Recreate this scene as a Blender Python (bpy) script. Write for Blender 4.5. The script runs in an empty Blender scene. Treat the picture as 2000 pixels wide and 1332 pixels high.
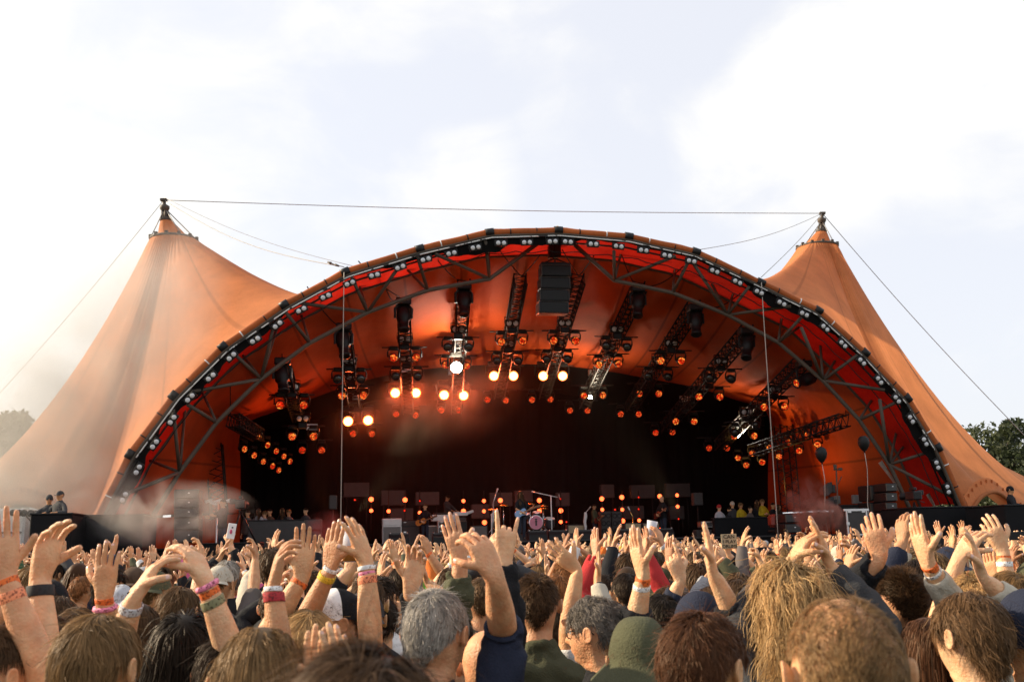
import bpy, bmesh, math, random
import numpy as np
from mathutils import Vector, Matrix, noise
R = math.radians
rnd = random.Random(7)
scene = bpy.context.scene
COL = scene.collection

# ------------------------------------------------------------------ camera
CAM_Z = 1.88
FPX = 1944.0
PITCH, ROLL, PHI = R(11.5), R(-1.25), R(-10.0)
_c, _s = math.cos(ROLL), math.sin(ROLL)
R0 = Vector((1, 0, 0)); U0 = Vector((0, -math.sin(PITCH), math.cos(PITCH)))
FW = Vector((0, math.cos(PITCH), math.sin(PITCH)))
CR = R0 * _c + U0 * _s
CU = R0 * (-_s) + U0 * _c
CAMP = Vector((0, 0, CAM_Z))
cd = bpy.data.cameras.new("camera"); cam = bpy.data.objects.new("camera", cd); COL.objects.link(cam)
cam.matrix_world = Matrix(((CR.x, CU.x, -FW.x, 0), (CR.y, CU.y, -FW.y, 0), (CR.z, CU.z, -FW.z, CAM_Z), (0, 0, 0, 1)))
cd.sensor_width = 36.0; cd.lens = 36.0 * FPX / 2000.0
cd.clip_start = 0.05; cd.clip_end = 6000
cd.dof.use_dof = True; cd.dof.focus_distance = 9.0; cd.dof.aperture_fstop = 7.1
scene.camera = cam

def ray(px, py):
    return FW + CR * ((px - 1000) / FPX) + CU * ((666 - py) / FPX)
def at(px, py, d):                       # world point seen at a pixel of the photo, d metres ahead
    v = ray(px, py); return CAMP + v * (d / v.y)
NV = Vector((math.sin(PHI), math.cos(PHI), 0)); EV = Vector((math.cos(PHI), -math.sin(PHI), 0))
def sp(px, py, w):                       # world point on the stage plane w metres away (stage is turned by PHI)
    v = ray(px, py); return CAMP + v * (w / v.dot(NV))
def st(u, w, z):                         # stage coordinates -> world
    return EV * u + NV * w + Vector((0, 0, z))
def su(p): return p.dot(EV)

# ------------------------------------------------------------------ light
SUN_AZ, SUN_EL = R(-78), R(27)           # azimuth from straight ahead (+Y), negative = left
world = bpy.data.worlds.new("World"); scene.world = world
world.use_nodes = True
wn = world.node_tree; wn.nodes.clear()
def wnode(t, **kw):
    n = wn.nodes.new(t)
    for k, v in kw.items(): setattr(n, k, v)
    return n
sky = wnode('ShaderNodeTexSky', sky_type='NISHITA'); sky.sun_disc = False
sky.sun_elevation = SUN_EL; sky.sun_rotation = SUN_AZ
sky.air_density = 1.0; sky.dust_density = 3.0; sky.ozone_density = 1.0; sky.altitude = 0
bg = wnode('ShaderNodeBackground'); bg.inputs[1].default_value = 0.13
wo = wnode('ShaderNodeOutputWorld')
tc = wnode('ShaderNodeTexCoord'); mp = wnode('ShaderNodeMapping')
mp.inputs['Scale'].default_value = (1.0, 1.0, 1.9); mp.inputs['Rotation'].default_value = (0, R(-18), 0)
wn.links.new(tc.outputs['Generated'], mp.inputs[0])
nz = wnode('ShaderNodeTexNoise'); nz.inputs['Scale'].default_value = 5.5; nz.inputs['Detail'].default_value = 10; nz.inputs['Roughness'].default_value = 0.56
nz.inputs['Distortion'].default_value = 0.35
wn.links.new(mp.outputs[0], nz.inputs['Vector'])
tot = None
# banks of cloud: (direction as seen from the camera, angular radius in degrees, weight); the first is the bright haze round the sun
for px, py, rad, wgt in ((-900, 700, 44, .55), (1480, 300, 6, .30), (1640, 215, 8, .40), (1830, 150, 9, .42), (2060, 70, 11, .42), (1980, 220, 7, .30), (900, 365, 5.5, .26), (1130, 300, 5, .16), (640, 20, 9, .16), (1000, -40, 8, .16), (2300, -250, 20, .25), (100, -500, 26, .22), (-1500, -600, 30, .3), (3200, 500, 25, .3)):
    d = ray(px, py).normalized()
    dp = wnode('ShaderNodeVectorMath', operation='DOT_PRODUCT'); dp.inputs[1].default_value = d; wn.links.new(tc.outputs['Generated'], dp.inputs[0])
    mr = wnode('ShaderNodeMapRange', interpolation_type='SMOOTHSTEP'); mr.inputs['From Min'].default_value = math.cos(R(rad)); mr.inputs['From Max'].default_value = math.cos(R(rad * .15)); mr.inputs['To Max'].default_value = wgt
    wn.links.new(dp.outputs['Value'], mr.inputs['Value'])
    if tot is None: tot = mr.outputs[0]
    else:
        ad = wnode('ShaderNodeMath', operation='MAXIMUM'); wn.links.new(tot, ad.inputs[0]); wn.links.new(mr.outputs[0], ad.inputs[1]); tot = ad.outputs[0]
ad = wnode('ShaderNodeMath', operation='ADD'); wn.links.new(tot, ad.inputs[0]); wn.links.new(nz.outputs[0], ad.inputs[1])
cr = wnode('ShaderNodeValToRGB'); cr.color_ramp.elements[0].position = 0.56; cr.color_ramp.elements[1].position = 1.0; cr.color_ramp.interpolation = 'EASE'
wn.links.new(ad.outputs[0], cr.inputs[0])
veil = wnode('ShaderNodeMix', data_type='RGBA'); veil.inputs['Factor'].default_value = .8     # thin high haze over the blue
veil.inputs['B'].default_value = (4.5, 4.53, 4.78, 1); wn.links.new(sky.outputs[0], veil.inputs['A'])
mx = wnode('ShaderNodeMix', data_type='RGBA')
mx.inputs['B'].default_value = (5.0, 4.92, 4.72, 1)
wn.links.new(cr.outputs[0], mx.inputs['Factor']); wn.links.new(veil.outputs['Result'], mx.inputs['A'])
wn.links.new(mx.outputs['Result'], bg.inputs[0]); wn.links.new(bg.outputs[0], wo.inputs[0])

sd = bpy.data.lights.new("sun", 'SUN'); sun = bpy.data.objects.new("sun", sd); COL.objects.link(sun)
sd.energy = 4.6; sd.angle = R(1.5); sd.color = (1.0, 0.83, 0.60)
SDIR = Vector((math.sin(SUN_AZ) * math.cos(SUN_EL), math.cos(SUN_AZ) * math.cos(SUN_EL), math.sin(SUN_EL)))
sun.rotation_euler = (-SDIR).to_track_quat('-Z', 'Y').to_euler()
scene.view_settings.view_transform = 'Standard'; scene.view_settings.look = 'None'
scene.view_settings.exposure = 0.75; scene.view_settings.gamma = 1.0
scene.cycles.use_denoising = True
scene.cycles.max_bounces = 8; scene.cycles.transparent_max_bounces = 8; scene.cycles.volume_bounces = 0
scene.cycles.sample_clamp_indirect = 6.0
scene.cycles.volume_step_rate = 2.0

# ------------------------------------------------------------------ object helpers
def tag(o, label=None, cat=None, group=None, kind=None):
    if label: o['label'] = label
    if cat: o['category'] = cat
    if group: o['group'] = group
    if kind: o['kind'] = kind
    return o
def link(name, me, parent=None, mw=None):
    o = bpy.data.objects.new(name, me); COL.objects.link(o)
    if parent is not None: o.parent = parent
    if mw is not None: o.matrix_basis = mw
    return o
def empty(name, loc=(0, 0, 0), rz=0.0, label=None, cat=None, group=None):
    o = bpy.data.objects.new(name, None); COL.objects.link(o)
    o.location = loc; o.rotation_euler = (0, 0, rz); o.empty_display_size = 0.1
    return tag(o, label, cat, group)
def rel(o):
    return o.matrix_basis.inverted()
def dup(o, loc=None, label=None, group=None, parent=None):     # a copy of a thing, its parts and their sub-parts
    kids = list(o.children)
    c = o.copy(); COL.objects.link(c)
    if parent is not None: c.parent = parent
    if loc is not None: c.location = loc
    if label: c['label'] = label
    if group: c['group'] = group
    for k in kids: dup(k, parent=c)
    return c

class MB:
    """collects shapes in world (or thing) coordinates, then links them as one mesh"""
    def __init__(s): s.v = []; s.f = []; s.m = []; s.sm = []; s.mi = 0; s.uv = {}
    def add(s, vs, fs, smooth=False):
        b = len(s.v); s.v += [tuple(p) for p in vs]
        for f in fs: s.f.append([i + b for i in f]); s.m.append(s.mi); s.sm.append(smooth)
        return b
    def box(s, c, sx, sy, sz, X=None, Y=None, Z=None, bev=0.0):
        X = X or Vector((1, 0, 0)); Y = Y or Vector((0, 1, 0)); Z = Z or Vector((0, 0, 1)); c = Vector(c)
        if bev > 0:                       # chamfered box
            vs = []; fs = []
            hx, hy, hz = sx / 2, sy / 2, sz / 2; b = bev
            idx = {}
            for i in (-1, 1):
                for j in (-1, 1):
                    for k in (-1, 1):
                        for a in range(3):
                            p = [i * hx, j * hy, k * hz]
                            for q in range(3):
                                if q != a: p[q] -= (i, j, k)[q] * b
                            idx[(i, j, k, a)] = len(vs); vs.append(c + X * p[0] + Y * p[1] + Z * p[2])
            sg = (-1, 1)
            for i in sg:
                fs.append([idx[(i, a, b2, 0)] for a, b2 in ((-1, -1), (1, -1), (1, 1), (-1, 1))][::i])
                fs.append([idx[(a, i, b2, 1)] for a, b2 in ((-1, -1), (-1, 1), (1, 1), (1, -1))][::i])
                fs.append([idx[(a, b2, i, 2)] for a, b2 in ((-1, -1), (1, -1), (1, 1), (-1, 1))][::i])
            for i in sg:
                for j in sg:
                    fs.append([idx[(i, j, -1, 0)], idx[(i, j, 1, 0)], idx[(i, j, 1, 1)], idx[(i, j, -1, 1)]])
                    fs.append([idx[(i, -1, j, 0)], idx[(i, 1, j, 0)], idx[(i, 1, j, 2)], idx[(i, -1, j, 2)]])
                    fs.append([idx[(-1, i, j, 1)], idx[(1, i, j, 1)], idx[(1, i, j, 2)], idx[(-1, i, j, 2)]])
                    for k in sg: fs.append([idx[(i, j, k, 0)], idx[(i, j, k, 1)], idx[(i, j, k, 2)]])
            s.add(vs, fs); return
        vs = [c + X * (i * sx / 2) + Y * (j * sy / 2) + Z * (k * sz / 2) for i in (-1, 1) for j in (-1, 1) for k in (-1, 1)]
        s.add(vs, [[0, 1, 3, 2], [4, 6, 7, 5], [0, 4, 5, 1], [2, 3, 7, 6], [0, 2, 6, 4], [1, 5, 7, 3]])
    def tube(s, pts, r, n=8, cap=True, smooth=True):
        pts = [Vector(p) for p in pts]
        rs = list(r) if hasattr(r, '__len__') else [r] * len(pts)
        vs = []; fs = []; A = None
        for i, p in enumerate(pts):
            t = (pts[min(i + 1, len(pts) - 1)] - pts[max(i - 1, 0)])
            if t.length < 1e-9: t = Vector((0, 0, 1))
            t.normalize()
            if A is None:
                A = t.orthogonal().normalized()
            else:
                A = A - t * A.dot(t)
                A = A.normalized() if A.length > 1e-6 else t.orthogonal().normalized()
            B = t.cross(A)
            for k in range(n):
                a = 2 * math.pi * (k + .5) / n
                vs.append(p + (A * math.cos(a) + B * math.sin(a)) * rs[i])
        for i in range(len(pts) - 1):
            for k in range(n):
                k2 = (k + 1) % n
                fs.append([i * n + k, i * n + k2, (i + 1) * n + k2, (i + 1) * n + k])
        s.add(vs, fs, smooth)
        if cap:
            b = len(s.v) - len(vs)
            s.f.append([b + k for k in range(n)][::-1]); s.m.append(s.mi); s.sm.append(False)
            e = b + (len(pts) - 1) * n
            s.f.append([e + k for k in range(n)]); s.m.append(s.mi); s.sm.append(False)
    def lathe(s, prof, c, axis=None, n=16, smooth=True):
        ax = (axis or Vector((0, 0, 1))).normalized(); A = ax.orthogonal().normalized(); B = ax.cross(A); c = Vector(c)
        vs = []; fs = []
        for (r, h) in prof:
            for k in range(n):
                a = 2 * math.pi * k / n
                vs.append(c + ax * h + (A * math.cos(a) + B * math.sin(a)) * max(r, 1e-4))
        for i in range(len(prof) - 1):
            for k in range(n):
                k2 = (k + 1) % n
                fs.append([i * n + k, i * n + k2, (i + 1) * n + k2, (i + 1) * n + k])
        s.add(vs, fs, smooth)
    def ball(s, c, rx, ry=None, rz=None, n=12, m=8, smooth=True):
        ry = ry or rx; rz = rz or rx; c = Vector(c)
        vs = []; fs = []
        for i in range(m + 1):
            t = math.pi * i / m
            for k in range(n):
                a = 2 * math.pi * k / n
                vs.append(c + Vector((rx * math.sin(t) * math.cos(a), ry * math.sin(t) * math.sin(a), rz * math.cos(t))))
        for i in range(m):
            for k in range(n):
                k2 = (k + 1) % n
                fs.append([i * n + k, (i + 1) * n + k, (i + 1) * n + k2, i * n + k2])
        s.add(vs, fs, smooth)
    def build(s, name, mats, parent=None, bev=None):
        me = bpy.data.meshes.new(name)
        vs = s.v
        if parent is not None:
            inv = world_of(parent).inverted(); vs = [inv @ Vector(p) for p in vs]
        me.from_pydata([tuple(p) for p in vs], [], s.f)
        for m in (mats if isinstance(mats, (list, tuple)) else [mats]): me.materials.append(m)
        me.polygons.foreach_set('material_index', s.m); me.polygons.foreach_set('use_smooth', s.sm)
        me.validate(); me.update()
        return link(name, me, parent)
def world_of(o):
    m = o.matrix_basis
    while o.parent is not None: o = o.parent; m = o.matrix_basis @ m
    return m

# ------------------------------------------------------------------ materials
def mat(name, color=(.5, .5, .5), rough=.6, metal=0.0, spec=.5, emit=None, estr=0, noise_s=None, var=.15, bump=0, bscale=None, objcol=False, trans=0.0, sss=0.0, coat=0.0):
    m = bpy.data.materials.new(name); m.use_nodes = True
    nt = m.node_tree; N = nt.nodes; L = nt.links
    b = N['Principled BSDF']
    b.inputs['Base Color'].default_value = (*color, 1); b.inputs['Roughness'].default_value = rough
    b.inputs['Metallic'].default_value = metal; b.inputs['Specular IOR Level'].default_value = spec
    if coat: b.inputs['Coat Weight'].default_value = coat
    if emit: b.inputs['Emission Color'].default_value = (*emit, 1); b.inputs['Emission Strength'].default_value = estr
    src = None
    if objcol:
        oi = N.new('ShaderNodeObjectInfo'); src = oi.outputs['Color']
    tcn = None
    if noise_s:
        tcn = N.new('ShaderNodeTexCoord')
        nzn = N.new('ShaderNodeTexNoise'); nzn.inputs['Scale'].default_value = noise_s; nzn.inputs['Detail'].default_value = 6
        nzn.inputs['Roughness'].default_value = .65
        L.new(tcn.outputs['Object'], nzn.inputs['Vector'])
        rmp = N.new('ShaderNodeMapRange'); rmp.inputs['From Min'].default_value = .25; rmp.inputs['From Max'].default_value = .75
        rmp.inputs['To Min'].default_value = 1 - var; rmp.inputs['To Max'].default_value = 1 + var
        L.new(nzn.outputs[0], rmp.inputs['Value'])
        mu = N.new('ShaderNodeVectorMath'); mu.operation = 'SCALE'
        if src is not None: L.new(src, mu.inputs[0])
        else: mu.inputs[0].default_value = color
        L.new(rmp.outputs[0], mu.inputs['Scale']); src = mu.outputs[0]
        ra = N.new('ShaderNodeMapRange'); ra.inputs['To Min'].default_value = max(0, rough - .12); ra.inputs['To Max'].default_value = min(1, rough + .12)
        L.new(nzn.outputs[0], ra.inputs['Value']); L.new(ra.outputs[0], b.inputs['Roughness'])
    if src is not None: L.new(src, b.inputs['Base Color'])
    if bump:
        tcn = tcn or N.new('ShaderNodeTexCoord')
        bn = N.new('ShaderNodeTexNoise'); bn.inputs['Scale'].default_value = bscale or 40; bn.inputs['Detail'].default_value = 5
        L.new(tcn.outputs['Object'], bn.inputs['Vector'])
        bu = N.new('ShaderNodeBump'); bu.inputs['Strength'].default_value = bump; bu.inputs['Distance'].default_value = .02
        L.new(bn.outputs[0], bu.inputs['Height']); L.new(bu.outputs[0], b.inputs['Normal'])
    if sss:
        b.inputs['Subsurface Weight'].default_value = sss; b.inputs['Subsurface Radius'].default_value = (.012, .005, .003); b.inputs['Subsurface Scale'].default_value = 1.0
    if trans:
        tr = N.new('ShaderNodeBsdfTranslucent'); ms = N.new('ShaderNodeMixShader'); ms.inputs[0].default_value = trans
        if src is not None: L.new(src, tr.inputs[0])
        else: tr.inputs[0].default_value = (*color, 1)
        L.new(b.outputs[0], ms.inputs[1]); L.new(tr.outputs[0], ms.inputs[2]); L.new(ms.outputs[0], N['Material Output'].inputs[0])
    return m

def emis(name, col, strength):
    m = bpy.data.materials.new(name); m.use_nodes = True; nt = m.node_tree; nt.nodes.clear()
    e = nt.nodes.new('ShaderNodeEmission'); e.inputs[0].default_value = (*col, 1); e.inputs[1].default_value = strength
    o = nt.nodes.new('ShaderNodeOutputMaterial'); nt.links.new(e.outputs[0], o.inputs[0]); return m
M = {}
M['steel'] = mat('truss_steel', (.085, .064, .046), .65, .1, noise_s=3, var=.25, bump=.2)
M['black'] = mat('black_paint', (.008, .008, .008), .5, spec=.3, noise_s=4, var=.3)
M['black_metal'] = mat('black_metal', (.011, .010, .010), .45, 0, spec=.3, noise_s=9, var=.3)
M['drape'] = mat('black_drape', (.008, .007, .007), .95, spec=.1, noise_s=.4, var=.35)
M['skirt'] = mat('stage_skirt', (.008, .008, .009), .85, spec=.2, noise_s=1.5, var=.4, bump=.4, bscale=2)
M['deck'] = mat('stage_deck', (.02, .018, .017), .5, noise_s=2, var=.3)
M['alu'] = mat('aluminium', (.62, .62, .6), .32, .9, noise_s=12, var=.15)
M['grille'] = mat('grey_grille', (.21, .2, .185), .8, noise_s=60, var=.35, bump=.5, bscale=200)
M['amp_white'] = mat('white_vinyl', (.74, .73, .7), .5, noise_s=6, var=.08)
M['tan'] = mat('tan_grille', (.42, .36, .22), .8, noise_s=50, var=.2)
M['brown_grille'] = mat('brown_grille', (.06, .045, .04), .8, noise_s=50, var=.25)
M['panel'] = mat('dark_grey_panel', (.05, .046, .043), .7, noise_s=3, var=.25)
M['chrome'] = mat('chrome', (.8, .8, .8), .15, 1.0)
M['white_paint'] = mat('white_paint', (.78, .77, .74), .5, noise_s=3, var=.1)
M['yellow'] = mat('hoist_yellow', (.62, .38, .06), .5, noise_s=4, var=.15)
M['rope'] = mat('pale_rope', (.42, .36, .3), .8, noise_s=20, var=.2)
M['wire'] = mat('wire', (.3, .29, .28), .5, .3)
M['lens_off'] = mat('lens_grey', (.62, .62, .63), .18, noise_s=25, var=.25, coat=.5)
M['cable_white'] = mat('cable_white', (.75, .73, .7), .5)
M['rubber'] = mat('black_rubber', (.008, .008, .008), .55, spec=.3)
M['gold'] = mat('brass', (.75, .5, .16), .25, 1.0)
# ================================================================== ground, stage floor
def fabric(name, col, trans=.35, var=.2, seam=None, seam_u=0.0, rough=.75, spot=None):
    m = bpy.data.materials.new(name); m.use_nodes = True; nt = m.node_tree; N = nt.nodes; L = nt.links
    b = N['Principled BSDF']; b.inputs['Roughness'].default_value = rough; b.inputs['Specular IOR Level'].default_value = .25
    tcn = N.new('ShaderNodeTexCoord')
    nz1 = N.new('ShaderNodeTexNoise'); nz1.inputs['Scale'].default_value = .55; nz1.inputs['Detail'].default_value = 7; nz1.inputs['Roughness'].default_value = .6
    nz2 = N.new('ShaderNodeTexNoise'); nz2.inputs['Scale'].default_value = 22; nz2.inputs['Detail'].default_value = 4
    for q in (nz1, nz2): L.new(tcn.outputs['Object'], q.inputs['Vector'])
    ad = N.new('ShaderNodeMath'); ad.operation = 'ADD'; ml = N.new('ShaderNodeMath'); ml.operation = 'MULTIPLY'; ml.inputs[1].default_value = .35
    L.new(nz2.outputs[0], ml.inputs[0]); L.new(nz1.outputs[0], ad.inputs[0]); L.new(ml.outputs[0], ad.inputs[1])
    mr = N.new('ShaderNodeMapRange'); mr.inputs['From Min'].default_value = .4; mr.inputs['From Max'].default_value = .95
    mr.inputs['To Min'].default_value = 1 - var; mr.inputs['To Max'].default_value = 1 + var
    L.new(ad.outputs[0], mr.inputs['Value'])
    sc = N.new('ShaderNodeVectorMath'); sc.operation = 'SCALE'; sc.inputs[0].default_value = col; L.new(mr.outputs[0], sc.inputs['Scale'])
    src = sc.outputs[0]
    if seam:
        sx = N.new('ShaderNodeSeparateXYZ'); L.new(tcn.outputs['UV'], sx.inputs[0])
        fr = N.new('ShaderNodeMath'); fr.operation = 'MULTIPLY'; fr.inputs[1].default_value = seam; L.new(sx.outputs['X'], fr.inputs[0])
        of = N.new('ShaderNodeMath'); of.operation = 'ADD'; of.inputs[1].default_value = .5; L.new(fr.outputs[0], of.inputs[0])
        fc = N.new('ShaderNodeMath'); fc.operation = 'FRACT'; L.new(of.outputs[0], fc.inputs[0])
        sb = N.new('ShaderNodeMath'); sb.operation = 'SUBTRACT'; sb.inputs[1].default_value = .5; L.new(fc.outputs[0], sb.inputs[0])
        ab = N.new('ShaderNodeMath'); ab.operation = 'ABSOLUTE'; L.new(sb.outputs[0], ab.inputs[0])
        lt = N.new('ShaderNodeMapRange'); lt.inputs['From Min'].default_value = .012; lt.inputs['From Max'].default_value = .03
        lt.inputs['To Min'].default_value = seam_u or .55; lt.inputs['To Max'].default_value = 1.0
        L.new(ab.outputs[0], lt.inputs['Value'])
        s2 = N.new('ShaderNodeVectorMath'); s2.operation = 'SCALE'; L.new(src, s2.inputs[0]); L.new(lt.outputs[0], s2.inputs['Scale']); src = s2.outputs[0]
    L.new(src, b.inputs['Base Color'])
    bu = N.new('ShaderNodeBump'); bu.inputs['Strength'].default_value = .25; bu.inputs['Distance'].default_value = .12
    L.new(nz1.outputs[0], bu.inputs['Height']); L.new(bu.outputs[0], b.inputs['Normal'])
    tr = N.new('ShaderNodeBsdfTranslucent'); L.new(src, tr.inputs[0])
    ms = N.new('ShaderNodeMixShader'); ms.inputs[0].default_value = trans
    L.new(b.outputs[0], ms.inputs[1]); L.new(tr.outputs[0], ms.inputs[2]); L.new(ms.outputs[0], N['Material Output'].inputs[0])
    return m
M['tent'] = fabric('weathered_orange_canvas', (.64, .235, .085), .42, .26, seam=11, seam_u=.78)
M['ceil'] = fabric('orange_canopy_lining', (.38, .050, .006), .02, .32, seam=17)
M['lining'] = fabric('sunlit_red_lining', (.50, .016, .007), .34, .5)  # saturated red puts the sun glowing through the canvas into the colour
M['roll'] = fabric('rolled_orange_canvas', (.44, .115, .03), .15, .4)

def grid(name, P, m, parent=None, closed=False, smooth=True):
    nr, nc = len(P), len(P[0])
    inv = world_of(parent).inverted() if parent is not None else Matrix()
    vs = [tuple(inv @ p) for r in P for p in r]; fs = []; uv = []
    for i in range(nr - 1):
        for j in range(nc if closed else nc - 1):
            j2 = (j + 1) % nc
            fs.append([i * nc + j, i * nc + j2, (i + 1) * nc + j2, (i + 1) * nc + j])
            uv += [(j / (nc - 1), i / (nr - 1)), ((j + 1) / (nc - 1), i / (nr - 1)), ((j + 1) / (nc - 1), (i + 1) / (nr - 1)), (j / (nc - 1), (i + 1) / (nr - 1))]
    me = bpy.data.meshes.new(name); me.from_pydata(vs, [], fs); me.materials.append(m)
    ul = me.uv_layers.new(name='UVMap')
    for k, q in enumerate(uv): ul.data[k].uv = q
    if smooth: me.polygons.foreach_set('use_smooth', [True] * len(fs))
    me.update(); return link(name, me, parent)
def resample(pts, n):
    d = [0]
    for a, b in zip(pts[:-1], pts[1:]): d.append(d[-1] + (b - a).length)
    out = []; j = 0
    for k in range(n):
        t = d[-1] * k / (n - 1)
        while j < len(pts) - 2 and d[j + 1] < t: j += 1
        q = (t - d[j]) / max(1e-9, d[j + 1] - d[j]); out.append(pts[j].lerp(pts[j + 1], min(1, max(0, q))))
    return out
def smooth_line(pts, sub=6):            # catmull-rom
    out = []
    n = len(pts)
    for i in range(n - 1):
        p0 = pts[max(0, i - 1)]; p1 = pts[i]; p2 = pts[i + 1]; p3 = pts[min(n - 1, i + 2)]
        for k in range(sub):
            t = k / sub; t2 = t * t; t3 = t2 * t
            out.append(0.5 * ((2 * p1) + (p2 - p0) * t + (2 * p0 - 5 * p1 + 4 * p2 - p3) * t2 + (3 * p1 - p0 - 3 * p2 + p3) * t3))
    out.append(pts[-1]); return out

g = MB()
S = 900; n = 60
hv = {}
vs = []; fs = []
ax = [-S, -300, -120, -60] + [x for x in range(-40, 61, 4)] + [80, 140, 300, S]
ay = [-S, -200, -60, -20] + [y for y in range(-8, 90, 4)] + [110, 160, 300, S]
for y in ay:
    for x in ax: vs.append((x, y, .02 * noise.noise(Vector((x * .2, y * .2, 0)))))
for i in range(len(ay) - 1):
    for j in range(len(ax) - 1):
        w_ = len(ax); fs.append([i * w_ + j, i * w_ + j + 1, (i + 1) * w_ + j + 1, (i + 1) * w_ + j])
g.add(vs, fs, True)
M['ground'] = mat('trampled_grass', (.075, .08, .035), .95, noise_s=.8, var=.5, bump=.8, bscale=12)
tag(g.build('ground', M['ground']), kind='structure')

ZS = sp(1000, 1057, 34.2).z
U_C = 7.57
# stage floor and front skirt
stg = MB(); stg.box(st(7.5, 44.2, ZS / 2 - .02), 27, 20, ZS - .04, EV, NV, bev=.03)
so = stg.build('stage', M['skirt']); so['kind'] = 'thing'; tag(so, 'black stage block with a plain dark front under the orange arch', 'stage')
dk = MB(); dk.box(st(7.5, 44.2, ZS - .012), 27.1, 20.1, .055, EV, NV, bev=.01); dk.build('stage_deck', M['deck'], so)

# ================================================================== arch
OUT = [(190, 1003), (250, 885), (335, 770), (432, 674), (552, 592), (672, 527), (818, 482), (955, 450), (1090, 446), (1228, 458), (1360, 488), (1487, 548), (1600, 603), (1692, 686), (1775, 775), (1835, 872), (1885, 985)]
WA = 33.0
front = [sp(x, y, WA) for x, y in OUT]
front[0] = Vector((front[0].x, front[0].y, front[0].z)); 
cen = sp(1050, 930, WA)
def toward_c(p, d):                      # shift inward inside the arch plane
    v = cen - p; v = v - NV * v.dot(NV)
    # use local chord normal where possible
    return p + v.normalized() * d
def inward(pts, d):
    out = []
    for i, p in enumerate(pts):
        t = pts[min(i + 1, len(pts) - 1)] - pts[max(i - 1, 0)]
        nn = NV.cross(t).normalized()
        if nn.dot(cen - p) < 0: nn = -nn
        out.append(p + nn * d)
    return out
chord = inward(front, .20)
rear = [p + NV * 2.3 for p in inward(front, .30)]
arch = empty('arch_truss', st(U_C, WA, 0), -PHI, 'huge dark steel arch truss spanning the mouth of the orange stage', 'arch truss')
def leg_down(pts):
    def end(p, q):
        d = (p - q).normalized(); return p + d * (p.z / max(.2, -d.z))
    a, b = end(pts[0], pts[1]), end(pts[-1], pts[-2])
    return [a] + pts + [b]
m_ = MB(); m_.tube(leg_down(chord), .075, 10); m_.build('outer_chord', M['steel'], arch)
m_ = MB(); m_.tube(leg_down(rear), .065, 8); m_.build('rear_chord', M['steel'], arch)
INL = [(262, 1075), (303, 1000), (351, 922), (423, 825), (510, 740), (605, 670), (718, 610), (835, 567), (956, 545), (1058, 470)]
INR = [(1122, 478), (1200, 548), (1314, 572), (1421, 615), (1520, 669), (1607, 743), (1678, 820), (1737, 907), (1776, 991), (1812, 1065)]
WI = 34.0
for line in (INL, INR):
    pl = [sp(x, y, WI) for x, y in line]; low = min((pl[0], pl[-1]), key=lambda p: p.z); foot = Vector((low.x, low.y, 0)); pl = [foot] + pl if low is pl[0] else pl + [foot]
    m_ = MB(); m_.tube(pl, .078, 10); m_.build('inner_chord', M['steel'], arch)
STR = [ # (node), (outer px), front?
 ((351, 922), (252, 962), 0), ((351, 922), (287, 897), 1), ((351, 922), (338, 800), 0), ((351, 922), (362, 790), 1),
 ((423, 825), (366, 790), 0), ((423, 825), (392, 760), 1), ((510, 740), (376, 765), 0), ((510, 740), (456, 690), 0), ((510, 740), (470, 688), 1),
 ((510, 740), (540, 612), 0), ((510, 740), (548, 618), 1), ((605, 670), (558, 610), 0), ((605, 670), (585, 604), 1), ((718, 610), (570, 590), 0),
 ((718, 610), (686, 540), 0), ((718, 610), (790, 505), 0), ((718, 610), (700, 552), 1), ((835, 567), (815, 500), 0), ((835, 567), (784, 515), 1), ((956, 545), (850, 496), 0),
 ((956, 545), (948, 470), 0), ((956, 545), (954, 480), 1), ((1058, 470), (1085, 458), 0),
 ((1122, 478), (1096, 458), 0), ((1200, 548), (1199, 490), 0), ((1200, 548), (1218, 474), 1), ((1200, 548), (1320, 500), 0), ((1314, 572), (1318, 520), 1), ((1314, 572), (1345, 510), 0),
 ((1421, 615), (1352, 512), 0), ((1421, 615), (1378, 530), 1), ((1421, 615), (1435, 560), 1), ((1421, 615), (1463, 560), 0), ((1421, 615), (1545, 598), 0), ((1520, 669), (1528, 610), 1), ((1520, 669), (1565, 620), 0), ((1520, 669), (1580, 625), 1),
 ((1607, 743), (1565, 640), 0), ((1607, 743), (1600, 640), 1), ((1607, 743), (1640, 690), 1), ((1607, 743), (1675, 693), 0), ((1607, 743), (1728, 762), 0), ((1678, 820), (1710, 770), 1), ((1678, 820), (1758, 782), 0),
 ((1737, 907), (1718, 780), 0), ((1737, 907), (1757, 815), 1), ((1737, 907), (1776, 858), 1), ((1737, 907), (1832, 877), 0), ((1737, 907), (1885, 983), 0)]
rearpx = {}
for (nx, ny), (ox, oy), b in STR:
    m_ = MB(); m_.tube([sp(nx, ny, WI), sp(ox, oy, 33.05 if not b else 35.2)], .062 if not b else .05, 8); m_.build('strut', M['steel'], arch)
# joint collars over the canvas roll
for p, q in zip(inward(front, .08)[1:-1], range(1, 16)):
    t = (front[q + 1] - front[q - 1]).normalized()
    m_ = MB(); m_.tube([p - t * .15 - NV * .02, p + t * .15 - NV * .02], .138, 12); m_.build('joint_collar', M['black_metal'], arch)

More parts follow.
